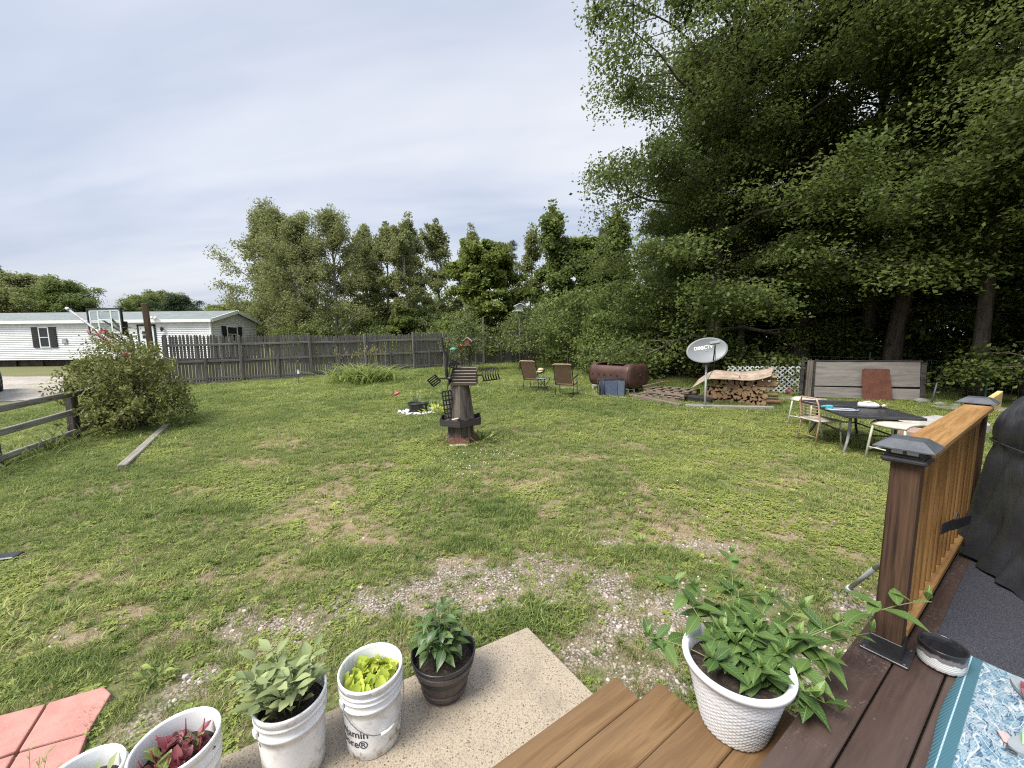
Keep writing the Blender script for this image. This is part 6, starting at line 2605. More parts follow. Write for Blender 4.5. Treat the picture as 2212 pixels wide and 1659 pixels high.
mb.bar((-.2, 0, 1.95), (0, 0, 2.10), .28, .02)
mb.bar((.2, 0, 1.95), (0, 0, 2.10), .28, .02)
mb.build('roof', mat_plain('pale green roof', (.62, .64, .52), (.5, .55, .42), .7), fd)
mb = MB()
mb.box((0, 0, 1.74), (.36, .26, .025))
mb.build('perch_tray', mat_plain('green tray', (.10, .30, .20), None, .6), fd)
mb = MB()
mb.tube([(0, 0, 2.1), (.0, .25, 2.5)], .006, 5)
mb.build('hanger', BLKMETAL, fd)
fd = empty('bird_feeder', (-2.35, 18.0, 0), 0, 'plain red hummingbird feeder between the two other feeders', 'bird feeder')
mb = MB()
mb.lathe([(0, 1.55), (.04, 1.56), (.075, 1.66), (.085, 1.75), (.03, 1.80), (0, 1.81)], 14)
mb.build('bottle', mat_plain('clear red plastic', (.25, .02, .02), (.2, .015, .015), .2), fd)
mb = MB()
mb.tube([(0, 0, 1.8), (0, .2, 2.3)], .006, 5)
mb.build('hanger', BLKMETAL, fd)
bh = empty('bird_house', (.40, 19.1, gz(0, 19.1)), .2, 'white roofed bird house on a tall pole above the bush', 'bird house')
mb = MB()
mb.tube([(0, 0, 0), (0, 0, 2.95)], .035, 8)
mb.build('pole', GREYRAIL, bh)
mb = MB()
mb.box((0, 0, 3.08), (.30, .26, .26), bev=.01)
mb.build('box', mat_plain('grey bird house paint', (.42, .42, .42), None, .7), bh)
mb = MB()
mb.bar((-.27, 0, 3.17), (0, 0, 3.30), .42, .025)
mb.bar((.27, 0, 3.17), (0, 0, 3.30), .42, .025)
mb.build('roof', W_TRIM, bh)
mb = MB()
mb.box((-.1, -.05, 2.93), (.5, .3, .025))
mb.build('landing', W_TRIM, bh)
# gnarled dark stem leaning before the feeder bush
dp_ = MB()
dp_.tube([(0, 0, -.05), (-.05, 0, .55), (-.02, .02, .9), (-.16, 0, 1.35), (-.19, .02, 1.72), (-.27, 0, 1.95)], [.075, .065, .06, .05, .045, .02], 8)
dp_.tube([(-.15, 0, 1.3), (-.05, .02, 1.45), (-.14, 0, 1.62)], [.03, .025, .02], 6)
o_ = dp_.build('old_trunk', mat_wood('black dead wood', (.06, .055, .06), (.02, .018, .02), 'z', 1, .9, .1, 8, knots=False, bmp=.8))
o_.location = (-2.62, 15.6, gz(0, 15.6))
tag(o_, 'crooked black dead trunk standing behind the windmill', 'dead tree')
strap_plant('iris_clump', (-2.0, 18.0), 'upright pale iris leaves under the feeder bush', 40, .95, .03, .18, L_LIL, 15, None, .35)

# ---- rocking lawn chairs and side table
BROWNSLING = mat_plain('brown woven sling', (.235, .145, .095), (.19, .115, .075), .8, 20, bmp=.2, bscale=200)
TAN = mat_plain('tan sling edge', (.42, .33, .22), None, .8)


def rocker(loc, rz, label):
    root = empty('rocking_chair', (loc[0], loc[1], gz(*loc)), rz, label, 'chair', 'brown rocking lawn chairs')
    w = .27
    for s in (-1, 1):
        mb = MB()
        mb.tube([(s * w, -.50, .98), (s * w, -.44, .95), (s * w, -.20, .40), (s * w, .0, .37), (s * w, .32, .42), (s * w, .38, .40)], .014, 8)
        mb.build('side_rail', BLKMETAL, root)
        mb = MB()
        mb.tube([(s * w, -.52, .075), (s * w, -.35, .03), (s * w, 0, .014), (s * w, .35, .03), (s * w, .55, .085)], .014, 8)
        mb.build('runner', BLKMETAL, root)
        mb = MB()
        mb.tube([(s * w, -.24, .03), (s * w, -.18, .42)], .012, 8)
        mb.build('leg', BLKMETAL, root)
        mb = MB()
        mb.tube([(s * w, .34, .03), (s * w, .22, .60)], .012, 8)
        mb.build('leg', BLKMETAL, root)
        mb = MB()
        mb.tube([(s * w, -.31, .57), (s * (w + .02), -.1, .60), (s * (w + .03), .24, .645), (s * (w + .02), .30, .63)], [.016, .024, .024, .014], 8)
        mb.build('armrest', BLKMETAL, root)
    for y_, z_ in ((-.24, .06), (.34, .06), (-.18, .37)):
        mb = MB()
        mb.tube([(-w, y_, z_), (w, y_, z_)], .010, 6)
        mb.build('cross_bar', BLKMETAL, root)
    mb = MB()
    mb.tube([(-w, -.50, .98), (-w * .8, -.515, 1.005), (w * .8, -.515, 1.005), (w, -.50, .98)], .016, 8)
    mb.build('top_bar', TAN, root)
    mb = MB()                    # corrugated sling back and seat
    n_ = 22
    for i in range(n_):
        t0, t1 = i / n_, (i + .84) / n_
        a_, b_ = Vector((0, -.485, .965)).lerp(Vector((0, -.215, .415)), t0), Vector((0, -.485, .965)).lerp(Vector((0, -.215, .415)), t1)
        mb.bar(a_ + Vector((0, 0, 0)), b_, .48, .012, (0, 1, .4))
    back = mb.build('sling_back', BROWNSLING, root)
    mb = MB()
    for i in range(14):
        t0, t1 = i / 14, (i + .84) / 14
        a_, b_ = Vector((0, -.19, .385)).lerp(Vector((0, .33, .42)), t0), Vector((0, -.19, .385)).lerp(Vector((0, .33, .42)), t1)
        mb.bar(a_, b_, .48, .012, (0, 0, 1))
    mb.build('sling_seat', BROWNSLING, root)
    mb = MB()                    # bungee lacing
    for i in range(14):
        t = (i + .5) / 14
        p = Vector((0, -.485, .965)).lerp(Vector((0, -.215, .415)), t)
        for s in (-1, 1):
            mb.tube([p + Vector((s * .235, 0, 0)), p + Vector((s * w, .0, .01 if i % 2 else -.01))], .003, 4, caps=False)
    mb.build('lacing', BLKMETAL, root)
    return root


rocker((.72, 12.75), math.radians(-28), 'brown sling rocking lawn chair beside the small round table')
rocker((1.62, 11.45), math.radians(-22), 'brown sling rocking lawn chair nearer the rusty tank')
st_ = empty('side_table', (.98, 12.15, gz(0, 12.15)), .4, 'small round folding side table between the rocking chairs', 'table')
mb = MB()
mb.lathe([(0, .47), (.225, .47), (.232, .48), (.225, .492), (.0, .490)], 32)
mb.build('table_top', mat_plain('dark glass table top', (.16, .18, .19), (.12, .13, .14), .2), st_)
for s in (-1, 1):
    for q in (-1, 1):
        mb = MB()
        mb.tube([(q * .19, s * .14, 0), (-q * .19, s * .14, .47)], .010, 6)
        mb.build('leg', BLKMETAL, st_)
for q in (-1, 1):
    mb = MB()
    mb.tube([(q * .17, -.14, .05), (q * .17, .14, .05)], .008, 6)
    mb.build('foot_bar', BLKMETAL, st_)
hat = empty('straw_hat', (.98, 12.95, gz(0, 12.95) + .62), 0, 'tan hat hung on the arm of the rocking chair', 'hat')
mb = MB()
mb.lathe([(0, .11), (.07, .105), (.095, .07), (.10, .02), (.17, .0), (.18, -.01), (.10, .01)], 24)
mb.build('crown', mat_plain('straw', (.55, .45, .27), (.46, .36, .2), .8, 40), hat)
mb = MB()
mb.lathe([(.101, .02), (.104, .022), (.100, .045), (.098, .045)], 24)
mb.build('band', mat_plain('maroon band', (.12, .04, .045), None, .8), hat)

# ---- rusty tank cut open, on cinder blocks
m, k, b, o = new_mat('rusted tank steel')
v = ocoord(k, False)
c = k.mix(k.step(k.noise(v, 2.6, 6, .65), .38, .62), (.066, .034, .028), (.098, .050, .038))
c = k.mix(k.step(k.noise(v, 7, 6, .7), .55, .70), c, (.125, .058, .028))
c = k.mix(k.step(k.noise(v, 16, 5, .7), .60, .70), c, (.055, .03, .028))
k.l(c, b.inputs['Base Color'])
b.inputs['Roughness'].default_value = .55
b.inputs['Metallic'].default_value = .25
bump(k, b, k.noise(v, 40, 5, .7), .25, .006)
RUST = m
TH = math.radians(-55)
tank = empty('rusty_tank', (3.43, 12.40, gz(0, 12.4)), TH, 'big rusty oil tank cut open on top and set on cinder blocks', 'tank')
TL, TW, TZ = 1.55, .50, .365      # length, half width, half height
zc_ = .18 + TZ


def obround(t, s=1.0):
    a = 2 * PI * t
    e = .62
    return (s * TW * math.copysign(abs(math.sin(a)) ** e, math.sin(a)), zc_ - s * TZ * math.copysign(abs(math.cos(a)) ** e, math.cos(a)))


NS, NX = 64, 18
vs, fs = [], []
xs = [-TL / 2 - .0] + [-TL / 2 + TL * i / NX for i in range(1, NX)] + [TL / 2]
for i, x in enumerate(xs):
    for j in range(NS):
        y_, z_ = obround(j / NS)
        vs.append((x, y_, z_))
for i in range(len(xs) - 1):
    for j in range(NS):
        if 26 <= j <= 38 and 2 <= i <= NX - 4:
            continue                   # opening cut in the top
        l = (j + 1) % NS
        fs.append((i * NS + j, i * NS + l, (i + 1) * NS + l, (i + 1) * NS + j))
mb = MB()
mb.add(vs, fs, True)
sh_ = mb.build('shell', RUST, tank, False)
so = sh_.modifiers.new('wall', 'SOLIDIFY')
so.thickness = .012
for s in (-1, 1):                      # dished ends with a raised seam
    mb = MB()
    vs, fs = [], []
    rings = [(1.0, 0), (.97, .025), (.86, .05), (.5, .065), (.0, .07)]
    for q, dx in rings:
        for j in range(NS):
            y_, z_ = obround(j / NS, max(q, .001))
            vs.append((s * (TL / 2 + dx), y_, zc_ + (z_ - zc_)))
    for i in range(len(rings) - 1):
        for j in range(NS):
            l = (j + 1) % NS
            fs.append((i * NS + j, i * NS + l, (i + 1) * NS + l, (i + 1) * NS + j))
    mb.add(vs, fs, True)
    mb.build('end_cap', RUST, tank)
    mb = MB()
    mb.tube([(s * TL / 2, *obround(j / NS, 1.008)) for j in range(NS)], .010, 5, closed=True)
    mb.build('end_seam', RUST, tank)
BLKHOLE = mat_plain('hole shade', (.008, .007, .007), (.015, .012, .01), .95)  # black discs stand in for the shade inside the holes
for i in range(5):
    mb = MB()
    mb.lathe([(0, .0), (.035, .0), (.036, -.004)], 12, Matrix.Translation((-.62 + i * .25, -TW - .004, zc_ + .02)) @ Matrix.Rotation(PI / 2, 4, 'X'))
    mb.build('vent_hole', BLKHOLE, tank)
mb = MB()
mb.lathe([(0, .07), (.05, .07), (.055, .085), (.03, .09), (0, .09)], 12, Matrix.Translation((TL / 2, .02, zc_)) @ Matrix.Rotation(PI / 2, 4, 'Y'))
mb.build('end_bung', RUST, tank)
CINDER = mat_plain('cinder block', (.40, .385, .36), (.30, .285, .265), .95, 14, bmp=.5, bscale=90)
for i, (dx, dy, rz, lab) in enumerate([(-.55, -.30, .1, 'grey cinder block under the rounded end of the rusty tank'), (-.55, .30, .0, 'cinder block hidden under the back of the rusty tank'),
                                       (.60, -.28, .15, 'grey cinder block under the flat end of the rusty tank beside the pallets'), (.60, .28, 0, 'cinder block under the rear corner of the rusty tank')]):
    p = Matrix.Rotation(TH, 3, 'Z') @ Vector((dx, dy, 0))
    x_, y_ = 3.43 + p.x, 12.40 + p.y
    mb = MB()
    z0_, z1_ = 0.0, .185
    W_, D_ = .39, .19
    t_ = .032
    for sx in (-1, 1):
        mb.box((0, sx * (D_ / 2 - t_ / 2), .0925), (W_, t_, .185), bev=.004)
    for xx in (-W_ / 2 + t_ / 2, 0, W_ / 2 - t_ / 2):
        mb.box((xx, 0, .0925), (t_, D_ - 2 * t_, .183))
    M = Euler((PI / 2, 0, 0))
    o_ = mb.build('cinder_block', CINDER)
    o_.location = (x_, y_, gz(x_, y_) + .095 - .01)
    o_.rotation_euler = (PI / 2, 0, rz - .1)
    o_.location.y += .09
    tag(o_, lab, 'cinder block', 'cinder blocks under the tank')

# ---- folded chairs leaning on the tank
BLUEF = mat_plain('slate blue fabric', (.075, .10, .16), (.055, .075, .125), .8, 14, bmp=.15)
for i, (x_, y_, rz, lab) in enumerate([(3.02, 11.28, .12, 'folded lawn chair with slate blue panels leaning on the tank'), (2.93, 11.42, .05, 'second folded chair behind the slate blue one')]):
    root = empty('folded_chair', (x_, y_, gz(x_, y_)), rz, lab, 'chair', 'folded chairs by the tank')
    M = Matrix.Rotation(-.16, 4, 'X')
    mb = MB()
    fr = [(-.36, 0, .02), (-.36, 0, .50), (-.32, 0, .54), (.32, 0, .54), (.36, 0, .50), (.36, 0, .02), (.32, 0, -.01), (-.32, 0, -.01)]
    mb.tube([M @ Vector(p) for p in fr], .014, 8, closed=True)
    mb.tube([M @ Vector((p[0] * .9, -.04, p[2] * .93 + .01)) for p in fr], .012, 8, closed=True)
    mb.build('frame', BLKMETAL, root)
    mb = MB()
    mb.box(M @ Vector((-.10, -.03, .25)), (.40, .012, .44), M.to_3x3(), bev=.004)
    mb.build('seat_panel', BLUEF, root)
    mb = MB()
    mb.box(M @ Vector((.215, -.035, .25)), (.20, .012, .44), M.to_3x3(), bev=.004)
    mb.build('back_panel', mat_plain('grey blue fabric', (.10, .125, .17), (.08, .10, .14), .8, 14) if i == 0 else MATS['grey blue fabric'], root)
    for s in (-1, 1):
        mb = MB()
        mb.tube([M @ Vector((s * .30, -.06, .0)), M @ Vector((s * .33, -.06, .52))], .010, 6)
        mb.build('leg', BLKMETAL, root)

# ---- pallets
PALW = mat_wood('old pallet wood', (.24, .185, .14), (.11, .08, .06), 'x', 1, .85, .35, 12, weather=(.29, .25, .21), wamt=.4)


def pallet(loc, rz, label, lx=1.25, ly=1.0, nb=6, lift=0.0, tilt=0.0):
    root = empty('wood_pallet', (loc[0], loc[1], gz(*loc) + lift), 0, label, 'pallet', 'old wooden pallets', rot=(tilt, 0, rz))
    for y_ in (-ly / 2 + .045, 0, ly / 2 - .045):
        mb = MB()
        mb.box((0, y_, .065), (lx, .04, .09), bev=.004)
        mb.build('stringer', PALW, root)
    for z_, n_ in ((.011, 3), (.121, nb)):
        for i in range(n_):
            x_ = -lx / 2 + .05 + (lx - .1) * i / (n_ - 1)
            mb = MB()
            mb.box((0, 0, 0), (ly, .092, .017), bev=.003)
            o_ = mb.build('deck_board', PALW, root)
            o_.location = (x_ + rnd.uniform(-.01, .01), 0, z_)
            o_.rotation_euler = (0, 0, PI / 2 + rnd.uniform(-.02, .02))
    return root


prz = math.radians(-52)
pallet((4.50, 11.05), prz, 'old wooden pallet lying lowest beside the rusty tank', 1.25, 1.1)
pallet((4.62, 11.05), prz + .05, 'gapped wooden pallet stacked on top of the lower one', 1.2, 1.05, 5, .135)
mb = MB()
mb.bar((0, 0, 0), (.75, .2, .10), .05, .035)
o_ = mb.build('loose_slat', PALW)
o_.location = (3.95, 11.5, gz(0, 11.5) + .285)
o_.rotation_euler = (0, 0, .1)
tag(o_, 'loose rough slat lying across the top pallet', 'board')
# timbers edging the yard bed
timber((3.50, 11.25), (4.28, 9.62), 'dark bed edging timber along the pallets', .14, .12, PALW)
timber((4.38, 9.60), (6.35, 9.22), 'long grey log edging the woodpile bed by the dish pole', .13, .11)
timber((4.9, 10.55), (6.75, 9.85), 'thin timber under the foot of the woodpile', .10, .07, PALW)
timber((-.35, 14.2), (2.4, 12.75), 'pale thin timber in the grass behind the rocking chairs', .09, .07)
timber((2.0, 12.1), (3.3, 10.95), 'pale timber in the grass before the rusty tank', .09, .07)

# ---- satellite dish
DISHG = mat_plain('dish grey enamel', (.20, .212, .22), (.185, .197, .205), .45, 5, bmp=.02)
dish = empty('satellite_dish', (4.835, 9.52, gz(0, 9.52)), 0, 'oval grey satellite dish on a pole beside the woodpile', 'satellite dish')
mb = MB()
mb.tube([(0, 0, -.1), (.0, .03, 1.15)], .026, 12)
mb.build('pole', mat_plain('weathered green steel', (.32, .38, .34), (.42, .42, .38), .55, 6, metal=.2), dish)
nrm = Vector((-.30, -.90, .34)).normalized()
sx_ = nrm.cross(Vector((0, 0, 1))).normalized() * -1
sy_ = nrm.cross(sx_).normalized()
if sy_.z < 0:
    sy_ = -sy_
if sx_.x < 0:
    sx_ = -sx_
ra = math.radians(11)
ex = sx_ * math.cos(ra) + sy_ * math.sin(ra)
ey = -sx_ * math.sin(ra) + sy_ * math.cos(ra)
dc = Vector((-.045, -.05, 1.455))
DA, DB = .46, .315


def dish_pt(u, w, lift=0.0):
    """u, w in metres on the oval face; shallow paraboloid"""
    q = (u / DA) ** 2 + (w / DB) ** 2
    return dc + ex * u + ey * w + nrm * (.07 * (q - 1) + lift)


vs, fs = [], []
NR, NA = 12, 60
for i in range(NR + 1):
    for j in range(NA):
        a = 2 * PI * j / NA
        vs.append(dish_pt(DA * i / NR * math.cos(a), DB * i / NR * math.sin(a)))
for i in range(NR):
    for j in range(NA):
        l = (j + 1) % NA
        fs.append((i * NA + j, i * NA + l, (i + 1) * NA + l, (i + 1) * NA + j))
mb = MB()
mb.add(vs, fs, True)
rf_ = mb.build('reflector', DISHG, dish, False)
so = rf_.modifiers.new('thick', 'SOLIDIFY')
so.thickness = .008
mb = MB()
mb.tube([dish_pt(DA * math.cos(2 * PI * j / NA), DB * math.sin(2 * PI * j / NA)) for j in range(NA)], .008, 6, closed=True)
mb.build('rim', DISHG, rf_)
cu = bpy.data.curves.new('lettering', 'FONT')
cu.body = 'DIRECTV'
cu.size = .115
cu.align_x = 'CENTER'
cu.offset = .0035
ob = bpy.data.objects.new('lettering', cu)
COL.objects.link(ob)
bpy.context.view_layer.update()
me = bpy.data.meshes.new_from_object(ob.evaluated_get(bpy.context.evaluated_depsgraph_get()))
bpy.data.objects.remove(ob)
bm = bmesh.new()
bm.from_mesh(me)
bmesh.ops.subdivide_edges(bm, edges=[e for e in bm.edges if e.calc_length() > .02], cuts=2)
for v_ in bm.verts:
    v_.co = dish_pt(v_.co.x * .93 - .055, v_.co.y + .055, .012)
bm.to_mesh(me)
bm.free()
me.materials.clear()
me.materials.append(mat_plain('white print', (.85, .86, .87), (.8, .81, .82), .5, 5, bmp=0))
link('lettering', me, None, rf_)
mb = MB()
p_a = dish_pt(.09, -DB + .02)
p_b = dc + nrm * .46 + ex * .10 + ey * -.05
mb.bar(p_a - nrm * .03, p_b, .03, .022)
mb.build('feed_arm', GREYMETAL, dish)
mb = MB()
mb.box(p_b + ey * .06, (.22, .09, .07), Matrix((ex, nrm, ey)).transposed(), bev=.012)
mb.build('feed_head', mat_plain('feed grey', (.30, .31, .33), None, .5), dish)
mb = MB()
mb.tube([p_b + ey * .02, p_b.lerp(p_a, .5) - ey * .12, p_a + Vector((.02, .02, -.2)), Vector((.03, .02, .7)), Vector((.02, 0, .1))], .006, 5)
mb.build('cable', BLKMETAL, dish)
mb = MB()
mb.box((0, .07, 1.22), (.10, .14, .26), bev=.01)
mb.bar((0, .10, 1.30), dc - nrm * .08, .05, .05)
mb.build('mount', GREYMETAL, dish)
for u_, w_ in ((.0, -.02), (.02, -.17), (-.12, -.10)):
    mb = MB()
    mb.lathe([(0, .006), (.008, .005), (.01, 0)], 8, Matrix.Translation(dish_pt(u_, w_)) @ nrm.to_track_quat('Z', 'Y').to_matrix().to_4x4())
    mb.build('bolt', GREYMETAL, rf_)
for i, (x_, y_, s_) in enumerate([(4.72, 9.42, .10), (4.60, 9.40, .07), (4.95, 10.6, .20), (4.45, 9.38, .08), (5.05, 9.35, .07)]):
    o_ = bpy.data.objects.new('rock', me_st[i % 4])
    COL.objects.link(o_)
    o_.location = (x_, y_, gz(x_, y_) + s_ * .2)
    o_.scale = (s_, s_ * .8, s_)
    tag(o_, 'pale rock lying near the foot of the dish pole', 'rock', 'pale rocks by the dish pole')

# ---- firewood stack with its sheet of board
m, k, b, o = new_mat('split firewood')
v = ocoord(k)
c = k.mix(k.step(k.noise(v, 9, 5, .65), .35, .65), (.30, .185, .10), (.19, .11, .06))
oi = k.n('ShaderNodeObjectInfo')
c = k.mix(k.math('MULTIPLY', oi.outputs['Random'], .6), c, (.20, .115, .07))
c = k.mix(k.math('MULTIPLY', k.step(k.noise(k.mapping(v, scale=(30, 30, 2)), 2, 4, .6), .5, .7), .5), c, (.37, .26, .16))
k.l(c, b.inputs['Base Color'])
b.inputs['Roughness'].default_value = .85
bump(k, b, k.noise(k.mapping(v, scale=(30, 30, 3)), 2, 4, .6), .4, .006)
FIRE = m


def log_mesh(seed):
    r = random.Random(seed)
    L = r.uniform(.36, .42)
    kind = seed % 4
    if kind == 3:
        poly = [(.07 * math.cos(a), .07 * math.sin(a) * .9) for a in [2 * PI * i / 9 for i in range(9)]]
    else:
        R_ = r.uniform(.085, .115)
        sp__ = r.uniform(.75, 1.35)
        poly = [(0, 0)] + [(R_ * math.cos(a), R_ * math.sin(a)) for a in np.linspace(-sp__ / 2, sp__ / 2, 5)]
        cx = sum(p[0] for p in poly) / len(poly)
        poly = [(x - cx, y * r.uniform(.95, 1.05)) for x, y in poly]
    mb = MB()
    mb.prism(poly, -L / 2, L / 2, Matrix.Rotation(PI / 2, 4, 'X'))
    me_ = mb.mesh('firewood_log')
    me_.materials.append(FIRE)
    return me_


LOGS = [log_mesh(s) for s in range(12)]
wd0, wd1 = Vector((5.42, 10.63, 0)), Vector((6.55, 9.75, 0))
wdir = (wd1 - wd0).normalized()
wrz = math.atan2(wdir.y, wdir.x)
rl = random.Random(17)
LW = (wd1 - wd0).length


def put_log(p, rz, roll, me_, lab='split firewood log in the stack under the board sheet', grp='firewood logs in the stack'):
    o_ = bpy.data.objects.new('firewood_log', me_)
    COL.objects.link(o_)
    o_.matrix_world = Matrix.Translation(p) @ Matrix.Rotation(rz, 4, 'Z') @ Matrix.Rotation(roll, 4, 'Y')
    tag(o_, lab, 'firewood', grp)


for row in range(7):
    n_ = 13 - (0 if row < 3 else (row - 2))
    off = .06 if row % 2 else 0
    for i in range(n_):
        t = LW - .05 - off - i * .118
        if t < 0 or (row == 6 and i > 5):
            continue
        p = wd0 + wdir * t
        put_log(Vector((p.x + rl.uniform(-.02, .02), p.y + rl.uniform(-.03, .03), gz(p.x, p.y) + .065 + row * .098 + rl.uniform(-.012, .012))), wrz + rl.uniform(-.12, .12), rl.uniform(0, 6.28), rl.choice(LOGS))
for i in range(5):                     # logs turned crosswise at the open end
    p = wd1 + wdir * rl.uniform(-.18, .02)
    put_log(Vector((p.x, p.y - .16, gz(p.x, p.y) + .14 + i * .155)), wrz + PI / 2 + rl.uniform(-.2, .2), rl.uniform(0, 6), LOGS[i * 2 % 12], 'pale firewood log laid crosswise at the open end of the stack', 'crosswise firewood logs')
m, k, b, o = new_mat('flaked board sheet')
v = ocoord(k, False)
vo = k.n('ShaderNodeTexVoronoi')
vo.inputs['Scale'].default_value = 16
k.l(k.mapping(v, scale=(1, 2.2, 1), rot=(0, 0, .4)), vo.inputs['Vector'])
c = k.ramp(k.noise(vo.outputs['Color'], 3, 1, .5), [(.3, (.21, .145, .10)), (.5, (.31, .235, .165)), (.7, (.37, .295, .22))])
c = k.mix(k.step(k.noise(v, 3.5, 5, .6), .45, .65), c, (.40, .33, .27))
k.l(c, b.inputs['Base Color'])
b.inputs['Roughness'].default_value = .85
bump(k, b, vo.outputs['Distance'], .3, .006)
mb = MB()
n1_, n2_ = 26, 10
prof_ = [(-.32, .52), (-.05, .72), (.12, .80), (.45, .79), (.85, .80), (1.12, .82), (1.36, .88), (1.50, .94)]
vs, fs = [], []
for i in range(n1_ + 1):
    t = -.32 + (1.50 + .32) * i / n1_
    z_ = np.interp(t, [p[0] for p in prof_], [p[1] for p in prof_])
    for j in range(n2_ + 1):
        s = -.34 + .85 * j / n2_
        vs.append((t, s, z_ + .20 * s + .012 * math.sin(t * 5 + s * 3)))
for i in range(n1_):
    for j in range(n2_):
        q = i * (n2_ + 1) + j
        fs.append((q, q + 1, q + n2_ + 2, q + n2_ + 1))
mb.add(vs, fs, True)
o_ = mb.build('board_sheet', m, None, False)
so = o_.modifiers.new('thick', 'SOLIDIFY')
so.thickness = .014
o_.location = (wd0.x, wd0.y, gz(0, 10.2) - .09)
o_.rotation_euler = (0, 0, wrz)
tag(o_, 'warped flaked board sheet covering the firewood stack', 'board')
mb = MB()
mb.box((.25, -.1, .10), (.65, .45, .14), bev=.02)
o_ = mb.build('scrap_boards', BLKWOOD)
o_.location = (4.98, 10.62, gz(0, 10.6))
o_.rotation_euler = (0, .1, wrz)
tag(o_, 'dark old boards under the low end of the board sheet', 'boards')
# ---- white lattice panel: every slat its own piece
WLAT = mat_plain('white vinyl lattice', (.72, .73, .74), (.66, .67, .68), .5, 5, bmp=.03)
la, lb = Vector((6.72, 11.95)), Vector((8.95, 11.35))
ld = lb - la
LL, LH = ld.length, .80
lat = empty('lattice_panel', (la.x, la.y, gz(*la) + .02), math.atan2(ld.y, ld.x), 'white diagonal lattice panel standing behind the firewood', 'lattice')
sp_l = .135
for sgn in (-1, 1):
    c0 = -LH
    while c0 < LL + LH:
        # line x = c0 + z (sgn 1) or x = c0 + LH - z
        z0_, z1_ = 0.0, LH
        x0_, x1_ = (c0, c0 + LH) if sgn > 0 else (c0 + LH, c0)
        pts = []
        f0, f1 = 0.0, 1.0
        dx = x1_ - x0_
        for lim, s in ((0, 1), (LL, -1)):
            ta = (lim - x0_) / dx
            if (dx > 0) == (s > 0):
                f0 = max(f0, ta)
            else:
                f1 = min(f1, ta)
        if f1 - f0 > .04:
            p, q = Vector((x0_ + dx * f0, sgn * .005, LH * f0)), Vector((x0_ + dx * f1, sgn * .005, LH * f1))
            mb = MB()
            mb.bar(p, q, .009, .036, up=(-(q - p).z, 0, (q - p).x))
            mb.build('slat', WLAT, lat)
        c0 += sp_l
# ---- old plywood panel wall
PLYW = mat_wood('weathered plywood', (.26, .24, .22), (.16, .14, .128), 'x', 1, .9, .1, 9, knots=True, weather=(.20, .185, .172), wamt=.5)
pa, pb = Vector((8.12, 10.75)), Vector((10.85, 10.12))
pd = pb - pa
PLn = pd.length
pw = empty('panel_wall', (pa.x, pa.y, gz(*pa)), math.atan2(pd.y, pd.x), 'weathered plywood panel with dark timber frame leaning at the wood edge', 'panel')
TILT = Euler((-.10, 0, 0))


def pbox(name, x0_, x1_, z0_, z1_, d, y_, mat, bev=.006, rz=0.0):
    mb = MB()
    mb.box((0, 0, 0), (x1_ - x0_, d, z1_ - z0_), bev=bev)
    o_ = mb.build(name, mat, pw)
    o_.location = ((x0_ + x1_) / 2, y_ + .10 * (z0_ + z1_) / 2, (z0_ + z1_) / 2)
    o_.rotation_euler = (-.10, rz, 0)
    return o_


pbox('upper_sheet', .36, PLn, .36, 1.02, .016, 0, PLYW)
pbox('lower_sheet', .34, PLn - .02, .03, .325, .02, -.03, PLYW, .006, .012)
pbox('top_edge', .0, PLn + .05, 1.02, 1.07, .06, .02, BLKWOOD)
pbox('backing', .1, PLn + .1, .05, 1.02, .02, .05, BLKWOOD)
pbox('frame_post', .0, .07, .0, 1.04, .07, -.02, BLKWOOD, .006, .05)
pbox('frame_post', .13, .27, .0, 1.07, .05, -.05, MATS['weathered brown planks'], .006, .06)
pbox('frame_post', .29, .345, .0, 1.05, .06, -.01, BLKWOOD, .006, .05)
pbox('torn_edge', PLn + .01, PLn + .12, .05, 1.0, .05, .0, BLKWOOD, .01, .03)
m, k, b, o = new_mat('rusted sheet steel')
v = ocoord(k, False)
c = k.mix(k.step(k.noise(v, 5, 6, .7), .35, .65), (.115, .038, .02), (.07, .023, .014))
c = k.mix(k.step(k.noise(v, 22, 5, .7), .56, .7), c, (.17, .068, .03))
k.l(c, b.inputs['Base Color'])
b.inputs['Roughness'].default_value = .8
bump(k, b, k.noise(v, 30, 5, .7), .3, .006)
mb = MB()
poly = [(-.33, 0), (.35, -.01), (.36, .86), (.34, .89), (-.22, .90), (-.27, .87), (-.29, .80)]
mb.prism(poly, -.006, .006, Matrix.Rotation(PI / 2, 4, 'X'))
o_ = mb.build('rusted_sheet', m)
p_ = pa.lerp(pb, .60)
o_.location = (p_.x - .04, p_.y - .26, gz(p_.x, p_.y))
o_.rotation_euler = (-.27, 0, math.atan2(pd.y, pd.x) + .03)
tag(o_, 'red brown rusted metal sheet leaning on the plywood panel', 'metal sheet')
